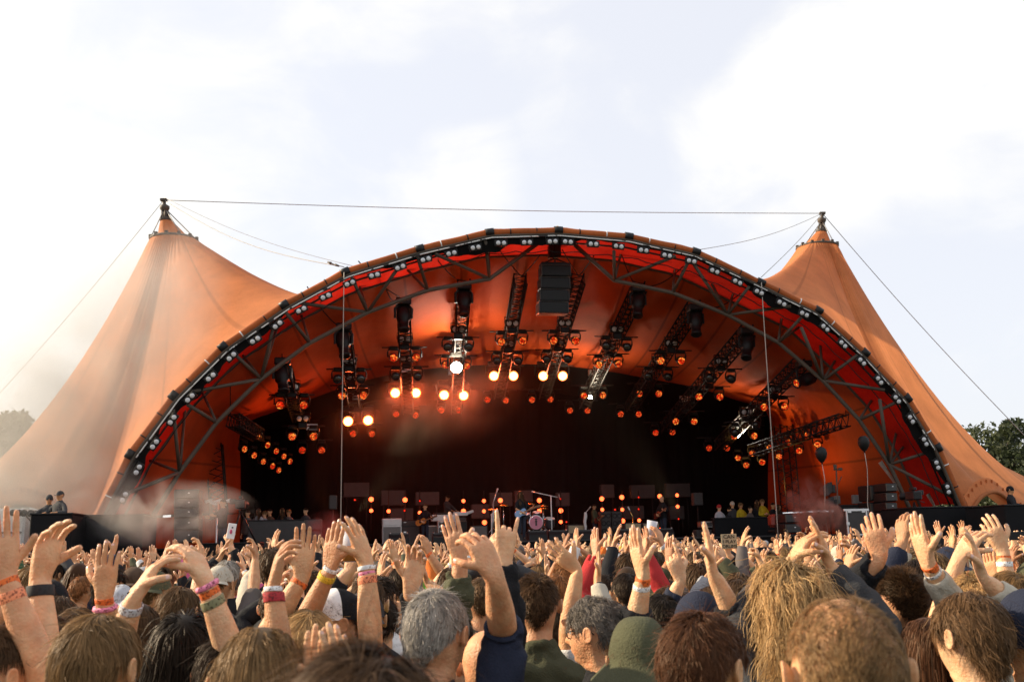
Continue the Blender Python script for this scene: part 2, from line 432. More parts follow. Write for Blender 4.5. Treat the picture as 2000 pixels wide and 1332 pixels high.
# ================================================================== canopy
REAR = [(470, 1003), (470, 910), (472, 835), (540, 803), (610, 778), (690, 750), (770, 730), (870, 717), (980, 712), (1080, 713), (1180, 724), (1270, 740), (1360, 757), (1440, 782), (1500, 808), (1500, 910), (1500, 1003)]
WR = 46.0
rearL = [sp(x, y, WR) for x, y in REAR]
can = empty('stage_canopy', st(U_C, 36, 0), -PHI, 'orange canvas canopy stretched over the arch with a glowing underside', 'canopy')
NU, NWn = 97, 22
fl = resample(rear, NU); rl = resample(smooth_line(rearL, 4), NU)
def ext_down(P):  # carry the side walls to the ground
    return P
rows = []
for i in range(NWn):
    t = i / (NWn - 1)
    row = []
    for j in range(NU):
        p = fl[j].lerp(rl[j], t)
        sag = -.30 * math.sin(math.pi * t) * (1 - abs(2 * j / (NU - 1) - 1) ** 3)       # membrane saddle
        bay = .10 * math.cos(2 * math.pi * j / (NU - 1) * 16) * math.sin(math.pi * t)
        p = p + Vector((0, 0, sag + bay)); row.append(p)
    rows.append(row)
grid('roof_membrane', rows, M['ceil'], can)
ff = resample(inward(front, .08), NU)
rows = [[ff[j].lerp(fl[j], t) + Vector((0, 0, .12 * math.sin(math.pi * t))) for j in range(NU)] for t in (0, .25, .5, .75, 1)]
grid('lining', rows, M['lining'], can)
# side walls below the membrane feet
for j in (0, NU - 1):
    top = [fl[j].lerp(rl[j], t) for t in np.linspace(0, 1, 12)]
    grid('side_wall', [top, [Vector((p.x, p.y, 0)) for p in top]], M['ceil'], can)
# rolled edge
def rolltube(name, pts, r, m, parent, jitter=.02, n=12, sub=9):
    line = []
    for a, b in zip(pts[:-1], pts[1:]):
        for k in range(sub): line.append(a.lerp(b, k / sub))
    line.append(pts[-1])
    rs = [r * (1 + jitter * 8 * noise.noise(p * 1.7)) for p in line]
    line = [p + Vector((0, 0, .03 * noise.noise(p * .9 + Vector((5, 0, 0))))) for p in line]
    m2 = MB(); m2.tube(line, rs, n); return m2.build(name, m, parent)
froll = inward(front, .09)
rolltube('edge_roll', [front[0] + (front[0] - front[1]).normalized() * 1.4] + froll + [front[-1] + (front[-1] - front[-2]).normalized() * 1.2], .118, M['roll'], can)
for sgn in range(16):
    a, b = froll[sgn], froll[sgn + 1]
    for q in (.3, .68):
        p = a.lerp(b, q); t = (b - a).normalized()
        m_ = MB(); m_.tube([p - t * .02, p + t * .02], .128, 12); m_.build('tie_strap', M['cable_white' if (sgn + (q > .5)) % 3 == 0 else 'black'], can)
# light line under the edge
ll = inward(front, .31)
m_ = MB(); m_.tube([p - NV * .12 for p in resample(ll[1:-1], 300)], .022, 6)
M['dashed'] = mat('taped_cable', (.75, .73, .7), .5); _n = M['dashed'].node_tree; _t = _n.nodes.new('ShaderNodeTexCoord'); _z = _n.nodes.new('ShaderNodeTexNoise'); _z.inputs['Scale'].default_value = 3.5; _r = _n.nodes.new('ShaderNodeValToRGB'); _r.color_ramp.elements[0].position = .44; _r.color_ramp.elements[0].color = (.02, .02, .02, 1); _r.color_ramp.elements[1].position = .47; _r.color_ramp.elements[1].color = (.8, .78, .74, 1)
_n.links.new(_t.outputs['Object'], _z.inputs['Vector']); _n.links.new(_z.outputs[0], _r.inputs[0]); _n.links.new(_r.outputs[0], _n.nodes['Principled BSDF'].inputs['Base Color'])
tag(m_.build('cable_run', M['dashed']), 'pale cable with dark tape running under the orange edge of the arch', 'cable')
m_ = MB(); cl = resample([p + NV * .12 for p in inward(front, .25)], 160); cl = [p + Vector((0, 0, .04 * noise.noise(p * 2.1))) for p in cl]; m_.tube(cl, [.055 + .02 * noise.noise(p * 3.3) for p in cl], 8); tag(m_.build('cable_loom', M['black']), 'thick black cable loom bundled along under the arch edge behind the blinder lamps', 'cable loom')
m_ = MB(); m_.tube([p + NV * .25 for p in inward(front, .42)], .035, 6); tag(m_.build('lamp_rail', M['black_metal']), 'thin black pipe along the arch on which the blinder lamps hang', 'pipe')
m_ = MB(); cl = resample([p + NV * .3 for p in inward(front, .70)], 130); m_.tube([p - Vector((0, 0, .10 * abs(math.sin(i * .8)))) for i, p in enumerate(cl)], .018, 5); tag(m_.build('festoon_cable', M['black']), 'black cable hung in small loops below the row of blinder lamps', 'cable')

# black box of the stage behind the canopy: drapes
def drape(name, P0, P1, lab, folds=40, amp=.12, nrm=None, parent=None):
    a = resample(P0, folds * 4 + 1); b = resample(P1, folds * 4 + 1)
    rows = []
    for t in (0, .33, .66, 1):
        rows.append([p.lerp(q, t) + nrm * amp * math.sin(j * math.pi / 2) * (.4 + .6 * t) for j, (p, q) in enumerate(zip(a, b))])
    return tag(grid(name, rows, M['drape']), lab, 'drape')
bk = 54.0
topz = rearL[8].z + .3
uL, uR = su(rearL[0]) - .2, su(rearL[-1]) + .2
drape('back_drape', [st(uL - 4, bk, topz), st(uR + 4, bk, topz)], [st(uL - 4, bk, 0), st(uR + 4, bk, 0)], 'wide black backdrop cloth closing the rear of the stage', 46, .1, NV)
rt = resample(smooth_line(rearL, 4), 97)
grid_rows = [[p + Vector((0, 0, .03)) + NV * (.02 + 8.2 * t) for p in rt] for t in (0, .5, 1)]
tag(grid('black_roof_drape', grid_rows, M['drape']), 'black cloth tunnel roofing the rear half of the stage', 'drape')
for s_, uu, w0 in ((-1, uL, 46.1), (1, uR, 46.1)):
    drape('side_drape', [st(uu, w0, rearL[0].z + 4.6), st(uu, bk - .1, rearL[0].z + 4.6)], [st(uu, w0, 0), st(uu, bk - .1, 0)], 'black cloth masking the %s wing of the stage' % ('left' if s_ < 0 else 'right'), 12, .08, EV)

# black sheet added as ragged shade behind the lamps, leaving patches of red lining
fa = resample([p + NV * .06 for p in inward(front, .16)], 260); fb = resample([p + NV * .14 for p in inward(front, .86)], 260)
rows = []
for t in (0, .34, .67, 1):
    rows.append([a.lerp(b, t * min(1.0, max(.02, .36 + .8 * noise.noise(a * .42 + Vector((3, 1, 0))) + .2 * noise.noise(a * 1.9)))) for a, b in zip(fa, fb)])
grid('edge_shade', rows, M['drape'], can)

# ================================================================== tents beside the arch
def tent(cx_top, ring_px, wring, rr, bound, head_px, cone_px, label, seam_col=None):
    rc = sp(*ring_px, wring)
    t = empty('tent', (rc.x, rc.y, 0), 0, label, 'tent')
    NSEG, NR = 96, 26
    bp = [p for p in bound]
    bl = smooth_line([b[0] for b in bp] + [bp[0][0]], 8); pw = []
    for i in range(len(bp)):
        a, b = bp[i][1], bp[(i + 1) % len(bp)][1]
        for k in range(8): pw.append(a + (b - a) * k / 8)
    nb = len(bl) - 1
    rows = []
    tilt = Vector((0, 0, 1))
    angs = []
    for j in range(nb):
        d = bl[j] - rc; angs.append(math.atan2(d.y, d.x))
    for i in range(NR):
        q = (i / (NR - 1)) ** 1.25; row = []
        for j in range(nb):
            a = angs[j]
            rp = rc + Vector((math.cos(a) * rr, math.sin(a) * rr, 0))
            b = bl[j]
            xy = rp.lerp(b, q); z = b.z + (rp.z - b.z) * (1 - q) ** pw[j]
            fold = .025 * math.exp(-q * 7) * math.sin(j * 1.35) * (1 if q > 0 else 0) + .055 * math.sin(math.pi * q) * noise.noise(Vector((j * .16, q * 2.0, rc.x)))
            row.append(Vector((xy.x + math.cos(a) * fold, xy.y + math.sin(a) * fold, z)))
        rows.append(row)
    grid('canvas_skirt', rows, M['tent'], t, closed=True)
    # crown ring, its rail and the small cone above
    m2 = MB(); pts = [rc + Vector((math.cos(a) * rr, math.sin(a) * rr, 0)) for a in np.linspace(0, 2 * math.pi, 33)]
    m2.tube(pts, .06, 8, cap=False); m2.build('crown_ring', M['steel'], t)
    m2 = MB()
    for a in np.linspace(0, 2 * math.pi, 13)[:-1]:
        p = rc + Vector((math.cos(a) * rr, math.sin(a) * rr, .05)); m2.box(p, .12, .12, .16)
    m2.build('ring_clamps', M['steel'], t)
    cp = sp(*cone_px, wring); hp = sp(*head_px, wring)
    rows = []
    for i in range(9):
        q = i / 8; r_ = .5 * rr * (1 - q) ** .85 * 1.0 + .19
        c = Vector((rc.x, rc.y, rc.z + .05)).lerp(cp, q)
        rows.append([c + Vector((math.cos(a) * r_, math.sin(a) * r_, .012 * math.sin(a * 9))) for a in np.linspace(0, 2 * math.pi, 29)[:-1]])
    grid('peak_cone', rows, M['tent'], t, closed=True)
    m2 = MB()
    m2.lathe([(.24, -.06), (.27, 0), (.24, .08)], cp, n=14)
    for a in np.linspace(0, 2 * math.pi, 6)[:-1]:
        o = Vector((math.cos(a), math.sin(a), 0)); m2.tube([cp + o * .2, cp.lerp(hp, .55) + o * .10], .035, 6)
    m2.tube([cp, cp.lerp(hp, .5)], .06, 8)
    m2.lathe([(.13, -.12), (.2, -.02), (.2, .1), (.1, .16)], cp.lerp(hp, .58), n=10)
    m2.tube([cp.lerp(hp, .55), hp], .075, 8); m2.box(hp, .26, .2, .1)
    m2.build('mast_head', M['steel'], t)
    for a in (.4, 2.2, 3.9, 5.3):
        m2 = MB(); m2.tube([cp.lerp(hp, .6), rc + Vector((math.cos(a) * rr, math.sin(a) * rr, .08))], .022, 5); m2.build('stay', M['wire'], t)
    m2 = MB(); m2.tube([Vector((rc.x, rc.y, 0)), cp], .16, 10); m2.build('mast', M['steel'], t)
    # a welded seam running down the front
    return t, rows, rc, angs
W0 = 33.35
LB = [(sp(590, 575, 36), 1.25), (sp(552, 594, 34.6), 1.3), (sp(432, 678, W0), 1.4), (sp(337, 775, W0), 1.5), (sp(254, 888, W0), 1.6), (sp(205, 985, W0), 1.6), (sp(170, 1030, W0), 1.65),
      (sp(125, 1040, 33.6), 1.65), (sp(95, 1000, 34), 1.65), (sp(50, 980, 34.6), 1.65), (sp(5, 984, 35.4), 1.65), (sp(-60, 1030, 37), 1.65), (sp(-135, 985, 42), 1.66), (sp(-60, 940, 50), 1.6), (sp(120, 900, 56), 1.6), (sp(330, 800, 56), 1.5), (sp(520, 640, 50), 1.3), (sp(600, 590, 42), 1.25)]
tl = tent(None, (340, 470), 42, .95, LB, (320, 391), (324, 430), 'tall pale orange tent peak beside the foot of the arch, bathed in sunlight and smoke')
RB = [(sp(1487, 545, 36.5), 1.25), (sp(1492, 552, 34.6), 1.3), (sp(1598, 606, W0), 1.35), (sp(1690, 690, W0), 1.45), (sp(1772, 778, W0), 1.5), (sp(1830, 875, W0), 1.55), (sp(1880, 982, W0), 1.6), (sp(1895, 1000, 33.4), 1.6),
      (sp(1915, 966, 33.8), 1.6), (sp(1945, 958, 34.2), 1.6), (sp(1978, 985, 35), 1.6), (sp(2010, 1010, 36), 1.6), (sp(2075, 978, 41), 1.6), (sp(2000, 930, 50), 1.6), (sp(1840, 850, 56), 1.5), (sp(1640, 720, 54), 1.4), (sp(1500, 600, 46), 1.25)]
tr_ = tent(None, (1596, 484), 42, .93, RB, (1606, 417), (1604, 452), 'deep orange tent peak with a dark crown ring beside the arch, far from the smoke')
for tt, anchors in ((tl[0], ((125, 1040, 33.6), (-60, 1030, 37), (-135, 985, 42))), (tr_[0], ((1895, 1000, 33.4), (2010, 1010, 36), (2075, 978, 41)))):
    for x, y, w in anchors:
        p = sp(x, y, w); q = Vector((p.x, p.y, 0)) - NV * .6
        m2 = MB(); m2.tube([p, q], .035, 6); m2.tube([q + Vector((0, 0, .25)), q], .05, 6); m2.build('anchor_strap', M['rope'], tt)
# scalloped band round each tent's entrance
def band(pxs, tname, parent):
    line = smooth_line([sp(x, y, w) - NV * .08 for x, y, w in pxs], 6)
    m2 = MB(); m2.tube(line, .07, 8); m2.build('entrance_piping', M['tent'], parent)
    up = [p + Vector((0, 0, .55)) - NV * .0 for p in line]
    P = [[p.lerp(q, t) + NV * (.05 + .30 * t) for p, q in zip(line, up)] for t in (0, .5, 1)]
    grid('entrance_band', P, M['tent'], parent)
    m2 = MB()
    for i in range(2, len(line) - 2, 2):
        m2.box(line[i].lerp(up[i], .78) + NV * .24, .05, .03, .12)
    m2.build('lacing', M['roll'], parent)
band([(120, 1030, 33.5), (95, 1000, 33.9), (50, 984, 34.5), (5, 987, 35.3), (-60, 1030, 36.8)], 'l', tl[0])
band([(1895, 998, 33.3), (1915, 970, 33.7), (1945, 962, 34.1), (1978, 987, 34.9), (2010, 1012, 35.9)], 'r', tr_[0])

# ================================================================== wires and ropes
def wire(a, b, r, lab, name='guy_wire', sag=0.0, m='wire', n=14, cat='wire'):
    pts = [a.lerp(b, i / n) - Vector((0, 0, sag * math.sin(math.pi * i / n))) for i in range(n + 1)]
    m2 = MB(); m2.tube(pts, r, 5); return tag(m2.build(name, M[m]), lab, cat)
hl, hr = sp(320, 391, 42), sp(1606, 417, 42)
wire(hl, hr, .017, 'long thin wire strung between the two tent masts above the arch', sag=.16)
wire(hl, sp(-30, 800, 44), .012, 'faint wire dropping from the sunlit tent mast to the picture edge', sag=.2)
wire(hl, front[5] + Vector((0, 0, .1)), .016, 'lower wire from the sunlit tent mast to the arch, with a turnbuckle', sag=.5)
wire(hl + Vector((0, 0, .12)), sp(690, 520, 35), .010, 'upper faint wire from the sunlit tent mast to the arch', sag=.3)
p1, p2 = sp(640, 512, 33.5), sp(662, 520, 33.2)
m2 = MB(); m2.tube([p1, p1.lerp(p2, .3), p1.lerp(p2, .35), p1.lerp(p2, .65), p1.lerp(p2, .7), p2], [.03, .05, .02, .02, .05, .03], 6)
tag(m2.build('turnbuckle', M['steel']), 'small dark turnbuckle on the wire just off the arch', 'turnbuckle')
wire(hr, sp(1365, 488, 34), .012, 'faint wire from the deep orange tent mast to the upper arch', sag=.25)
wire(hr, front[11] + Vector((0, 0, .12)), .014, 'short wire from the deep orange tent mast down to the arch shoulder', sag=.1)
wire(hr, sp(2030, 880, 38), .018, 'long wire falling from the deep orange tent mast past the sky to the trees', sag=.25)
wire(sp(672, 532, 32.8), sp(665, 1060, 32.8), .015, 'pale rope hanging down from the arch beside the bright red lamps', 'hanging_rope', m='rope', cat='rope', n=10)
wire(sp(1487, 552, 32.8), sp(1521, 1068, 32.8), .016, 'pale rope hanging from the arch shoulder in front of the crew platform', 'hanging_rope', m='rope', cat='rope', n=10)

# ================================================================== blinders on the arch
def aim(o, fwd, up=Vector((0, 0, 1))):
    z = -fwd.normalized(); x = up.cross(z).normalized(); y = z.cross(x)
    return Matrix((x, y, z)).transposed()
bl_t = MB(); bl_t.box((0, 0, 0), .58, .30, .16, bev=.02)
bl_root = bl_t.build('blinder_lamp', M['black_metal'])
for sx in (-.135, .135):
    l_ = MB(); l_.lathe([(.098, .062), (.105, .10), (.1, .115), (.06, .132), (.0, .138)], (sx, 0, 0), n=16); l_.build('lens', M['lens_off'], bl_root)
l_ = MB(); l_.tube([(-.31, 0, 0), (-.31, .24, -.02), (.31, .24, -.02), (.31, 0, 0)], .017, 6, smooth=False); l_.build('bracket', M['black_metal'], bl_root)
bline = inward(front, .55)
lefth = resample(bline[0:9], 400); righth = resample(bline[8:17], 400)
ORD = 'first second third fourth fifth sixth seventh eighth ninth tenth eleventh twelfth thirteenth fourteenth fifteenth sixteenth seventeenth eighteenth nineteenth twentieth twenty-first twenty-second twenty-third twenty-fourth twenty-fifth twenty-sixth twenty-seventh twenty-eighth twenty-ninth thirtieth thirty-first thirty-second thirty-third thirty-fourth thirty-fifth thirty-sixth thirty-seventh thirty-eighth'.split()
def place(o, p, rot, label=None, group=None):
    o.matrix_basis = Matrix.Translation(p) @ rot.to_4x4()
    if label: o['label'] = label
    if group: o['group'] = group
first = True
for side, line, nn in (('left', lefth, 20), ('right', righth[::-1], 20)):
    for k in range(nn):
        f = .045 + (.985 - .045) * k / (nn - 1)
        j = int(f * 399); p = line[j]; t = (line[min(399, j + 3)] - line[max(0, j - 3)]).normalized()
        if t.dot(EV) < 0: t = -t
        fw = (-NV + Vector((0, 0, -.22))).normalized()
        z = -fw; z = -z; zz = fw      # lens axis = local +z
        x = (t - zz * t.dot(zz)).normalized(); y = zz.cross(x)
        if y.z < 0: x, y = -x, -y
        rot = Matrix((x, y, zz)).transposed()
        lab = 'twin grey blinder lamp, %s up the %s half of the arch from its foot' % (ORD[k], side)
        if first: o = bl_root; first = False; o['category'] = 'blinder lamp'
        else: o = dup(bl_root)
        place(o, p - NV * .2, rot @ Matrix.Rotation(rnd.uniform(-.07, .07), 3, 'X') @ Matrix.Rotation(rnd.uniform(-.09, .09), 3, 'Z') * .74, lab, 'twin blinder lamps along the arch')

# loose cables hanging between the blinders and the inner chord, as on the photo
for i, (a, b, s_) in enumerate([((752, 560), (770, 590), .1), ((700, 510), (780, 580), .15), ((845, 496), (900, 552), .1), ((975, 488), (1018, 540), .05), ((1055, 498), (1018, 540), .05), ((1098, 488), (1130, 540), .02), ((1160, 500), (1130, 540), .03), ((1215, 500), (1245, 560), .2), ((1335, 520), (1250, 560), .25), ((1450, 570), (1358, 598), .3), ((600, 560), (672, 645), .2), ((330, 820), (330, 870), 0)]):
    wire(sp(*a, 34.5), sp(*b, 36.3), .022, ORD[i] + ' dark slack cable from the arch to a truss, counting from left', 'slack_cable', sag=s_, m='black', cat='cable')

# ================================================================== centre speaker cluster and hoist
WC = 34.6
pc = sp(1081, 517, WC); zt = pc.z
kx = WC / FPX
spk_w = 62 * kx; spk_h = 24.5 * kx
hz = empty('chain_hoist', sp(1088, 480, WC), -PHI, 'black chain hoist with a yellow hook at the crown of the arch', 'hoist')
m2 = MB(); m2.box(sp(1087, 488, WC), .30, .28, .62, EV, NV, bev=.05); m2.box(sp(1076, 492, WC), .2, .3, .5, EV, NV, bev=.03); m2.build('motor', M['black_metal'], hz)
m2 = MB(); m2.ball(sp(1089, 453, WC - 1.3), .13, .12, .10); m2.tube([sp(1089 + dx, y, WC - 1.3) for dx, y in ((-8, 449), (-5, 445), (0, 443), (5, 445), (8, 449))], .035, 8); m2.build('hook_block', M['yellow'], hz)
m2 = MB(); m2.tube([sp(1084, 500, WC), sp(1084, 518, WC)], .03, 6); m2.tube([sp(1089, 453, WC - 1.3), sp(1088, 475, WC)], .04, 6); m2.build('chain', M['steel'], hz)
arr0 = None
for k in range(4):
    c = sp(1083 - k * 1.6, 533 + k * 23.6, WC)
    nm = ['topmost', 'second', 'third', 'lowest'][k]
    a_ = empty('line_array_speaker', c, -PHI, 'black loudspeaker box, %s in the hanging stack of four under the arch crown' % nm, 'speaker', 'hanging stack of loudspeakers')
    q = .02 * k
    X, Y = EV, NV; Z = (Vector((0, 0, 1)) - NV * q).normalized(); Y = Z.cross(X)
    m2 = MB(); m2.box(c, spk_w, .62, spk_h * .93, X, Y, Z, bev=.015); m2.build('cabinet', M['black_metal'], a_)
    m2 = MB(); m2.box(c - NV * .315, spk_w * .9, .03, spk_h * .82, X, Y, Z, bev=.008); m2.build('grille', M['panel'] if False else M['rubber'], a_)
    m2 = MB()
    for sx in (-1, 1): m2.box(c + EV * sx * spk_w * .485 - NV * .33, .025, .02, spk_h * .86, X, Y, Z)
    m2.box(c - NV * .33 + Vector((0, 0, spk_h * .47)), spk_w * .96, .02, .018, X, Y, Z)
    m2.build('rail', M['panel'], a_)
m2 = MB(); m2.box(sp(1083, 518.5, WC), spk_w * .98, .5, .12, EV, NV, bev=.02); m2.tube([sp(1060, 514, WC), sp(1084, 505, WC), sp(1106, 514, WC)], .03, 6)
tag(m2.build('rigging_frame', M['black_metal']), 'black steel rigging frame carrying the hanging loudspeaker stack', 'frame')

# ================================================================== lighting trusses
M['truss_black'] = mat('black_truss', (.010, .009, .009), .6, .2)
def lattice(a, b, size=.46, name='lighting_truss', lab='', side=None):
    L_ = (b - a).length; t = (b - a).normalized()
    x = (EV - t * EV.dot(t)).normalized(); y = t.cross(x)
    r = empty(name, a, 0, lab, 'lighting truss')
    cs = [x * sx * size / 2 + y * sy * size / 2 for sx, sy in ((-1, -1), (1, -1), (1, 1), (-1, 1))]
    for c in cs:
        m3 = MB(); m3.tube([a + c, b + c], .034, 6); m3.build('chord', M['truss_black'], r)
    n_ = max(2, int(L_ / (size * .85)))
    m3 = MB()
    for f in range(4):
        c0, c1 = cs[f], cs[(f + 1) % 4]
        for k in range(n_):
            p0 = a + t * (L_ * k / n_); p1 = a + t * (L_ * (k + .5) / n_); p2 = a + t * (L_ * (k + 1) / n_)
            m3.tube([p0 + c0, p1 + c1], .018, 4); m3.tube([p1 + c1, p2 + c0], .018, 4)
    m3.build('lacing', M['truss_black'], r)
    return r
TR = [((551, 712, 35.8), (583, 815, 44.0), 'first'), ((672, 648, 35.8), (694, 800, 45.0), 'second'), ((788, 592, 35.8), (797, 800, 46.0), 'third'), ((907, 556, 35.8), (890, 800, 46.5), 'fourth'),
      ((1017, 545, 35.8), (975, 770, 46.5), 'fifth'), ((1130, 545, 35.8), (1062, 770, 46.5), 'sixth'), ((1250, 560, 35.8), (1140, 790, 46.5), 'seventh'), ((1358, 597, 35.8), (1232, 795, 46.0), 'eighth'),
      ((1462, 645, 35.8), (1300, 835, 46.0), 'ninth'), ((1562, 712, 35.8), (1405, 870, 45.5), 'tenth'), ((1650, 820, 35.8), (1470, 880, 42.0), 'eleventh'), ((455, 820, 38), (505, 850, 42), 'leftmost low')]
TRUSS = []
for (x0, y0, w0), (x1, y1, w1), nm in TR:
    a, b = sp(x0, y0, w0), sp(x1, y1, w1)
    lab = ('short black truss of lamps hung low above the camera platform' if nm == 'leftmost low' else 'short black truss hung low over the flight case and loudspeakers' if nm == 'eleventh' else
           '%s black lattice truss from the left fanning back under the canopy' % nm)
    lattice(a, b, lab=lab); TRUSS.append(((x0, y0, w0), (x1, y1, w1)))
    if nm not in ('leftmost low',):
        pass
for i, (x, y0, y1) in enumerate([(551, 605, 708), (672, 560, 645), (788, 500, 590), (907, 480, 555), (1358, 530, 596), (1562, 640, 710), (1652, 700, 815), (450, 745, 812)]):
    wire(sp(x, y0, 36.5), sp(x, y1, 37.2), .02, 'vertical drop chain holding the top end of a truss, %s from the left' % ORD[i], 'drop_chain', m='black', cat='chain')

def lens_mat(name, hot, strength, cold=(.35, .01, .002)):
    m = bpy.data.materials.new(name); m.use_nodes = True; nt = m.node_tree; nt.nodes.clear(); N = nt.nodes.new
    tcn = N('ShaderNodeTexCoord'); vo = N('ShaderNodeTexVoronoi'); vo.inputs['Scale'].default_value = 17
    oi = N('ShaderNodeObjectInfo'); ad = N('ShaderNodeVectorMath'); ad.operation = 'ADD'
    nt.links.new(tcn.outputs['Object'], ad.inputs[0]); nt.links.new(oi.outputs['Location'], ad.inputs[1]); nt.links.new(ad.outputs[0], vo.inputs['Vector'])
    sx = N('ShaderNodeSeparateColor'); nt.links.new(vo.outputs['Color'], sx.inputs[0])
    rp = N('ShaderNodeValToRGB'); e = rp.color_ramp.elements
    e[0].position = .1; e[0].color = (*cold, 1); e[1].position = .95; e[1].color = (*hot, 1)
    k = e.new(.5); k.color = (.78, .018, .004, 1)
    nt.links.new(sx.outputs[0], rp.inputs[0])
    dr = N('ShaderNodeMapRange'); dr.inputs['From Min'].default_value = .25; dr.inputs['From Max'].default_value = .6; dr.inputs['To Min'].default_value = 1.0; dr.inputs['To Max'].default_value = .25
    nt.links.new(vo.outputs['Distance'], dr.inputs['Value'])
    mu = N('ShaderNodeMath'); mu.operation = 'MULTIPLY'; mu.inputs[1].default_value = strength; nt.links.new(dr.outputs[0], mu.inputs[0])
    em = N('ShaderNodeEmission'); nt.links.new(rp.outputs[0], em.inputs[0]); nt.links.new(mu.outputs[0], em.inputs[1])
    o = N('ShaderNodeOutputMaterial'); nt.links.new(em.outputs[0], o.inputs[0]); return m
M['lens_red'] = lens_mat('red_speckled_lens', (1.0, .34, .05), 1.05)
M['lens_hot'] = emis('hot_lens', (1.0, .45, .16), 30)
def hot_lens():
    m = M['lens_hot']; nt = m.node_tree; N = nt.nodes.new
    tc_ = N('ShaderNodeTexCoord'); sx = N('ShaderNodeSeparateXYZ'); nt.links.new(tc_.outputs['Object'], sx.inputs[0]); cx = N('ShaderNodeCombineXYZ'); nt.links.new(sx.outputs[0], cx.inputs[0]); nt.links.new(sx.outputs[1], cx.inputs[1])
    ln = N('ShaderNodeVectorMath'); ln.operation = 'LENGTH'; nt.links.new(cx.outputs[0], ln.inputs[0])
    rp = N('ShaderNodeValToRGB'); e = rp.color_ramp.elements; e[0].position = .03; e[0].color = (1, .74, .48, 1); e[1].position = .15; e[1].color = (1, .10, .01, 1); k = e.new(.11); k.color = (1, .26, .05, 1); nt.links.new(ln.outputs['Value'], rp.inputs[0])
    st_ = N('ShaderNodeMapRange'); st_.inputs['From Min'].default_value = .04; st_.inputs['From Max'].default_value = .15; st_.inputs['To Min'].default_value = 40; st_.inputs['To Max'].default_value = 2.5; nt.links.new(ln.outputs['Value'], st_.inputs['Value'])
    em = next(n for n in nt.nodes if n.type == 'EMISSION'); nt.links.new(rp.outputs[0], em.inputs[0]); nt.links.new(st_.outputs[0], em.inputs[1])
hot_lens()
M['lens_white'] = emis('white_hot_lens', (1.0, .93, .8), 170)
M['lens_dark'] = mat('dark_lens', (.02, .015, .014), .12, coat=.6)
M['lens_small'] = lens_mat('small_red_lens', (1.0, .16, .03), .9)
def make_head(lensm):
    b_ = MB(); b_.lathe([(.0, -.24), (.12, -.23), (.165, -.16), (.18, -.02), (.185, .12), (.175, .17), (.155, .175), (.15, .15), (.0, .15)], (0, 0, 0), n=18)
    r_ = b_.build('moving_head_light', M['black_metal'])
    l_ = MB(); l_.lathe([(.152, .158), (.12, .178), (.06, .19), (0, .193)], (0, 0, 0), n=18); l_.build('lens', lensm, r_)
    y_ = MB(); y_.tube([(-.21, 0, -.02), (-.225, .2, -.02), (-.2, .30, -.02), (.2, .30, -.02), (.225, .2, -.02), (.21, 0, -.02)], .032, 6, smooth=False)
    y_.box((0, .37, -.02), .34, .14, .24, bev=.03); y_.build('yoke', M['black_metal'], r_)
    r_['category'] = 'stage light'; return r_
HEAD = {k: None for k in ('red', 'hot', 'off', 'white', 'small')}
LM = {'red': M['lens_red'], 'hot': M['lens_hot'], 'off': M['lens_dark'], 'white': M['lens_white'], 'small': M['lens_small']}
def head_light(px, py, w, kind, label, tilt=(0, -.28), size=1.0, group='moving head stage lights'):
    p = sp(px, py, w)
    fw = (-NV + EV * tilt[0] + Vector((0, 0, tilt[1]))).normalized()
    up = Vector((0, 0, 1)); x = up.cross(fw).normalized(); y = fw.cross(x)
    rot = Matrix((x, y, fw)).transposed()
    if HEAD[kind] is None: o = HEAD[kind] = make_head(LM[kind])
    else: o = dup(HEAD[kind])
    o.matrix_basis = Matrix.Translation(p) @ rot.to_4x4() @ Matrix.Scale(size, 4)
    o['label'] = label; o['group'] = group
    return p
KW = {'red': 'red speckled', 'hot': 'glaring red', 'off': 'unlit', 'white': 'dazzling white', 'small': 'small red'}
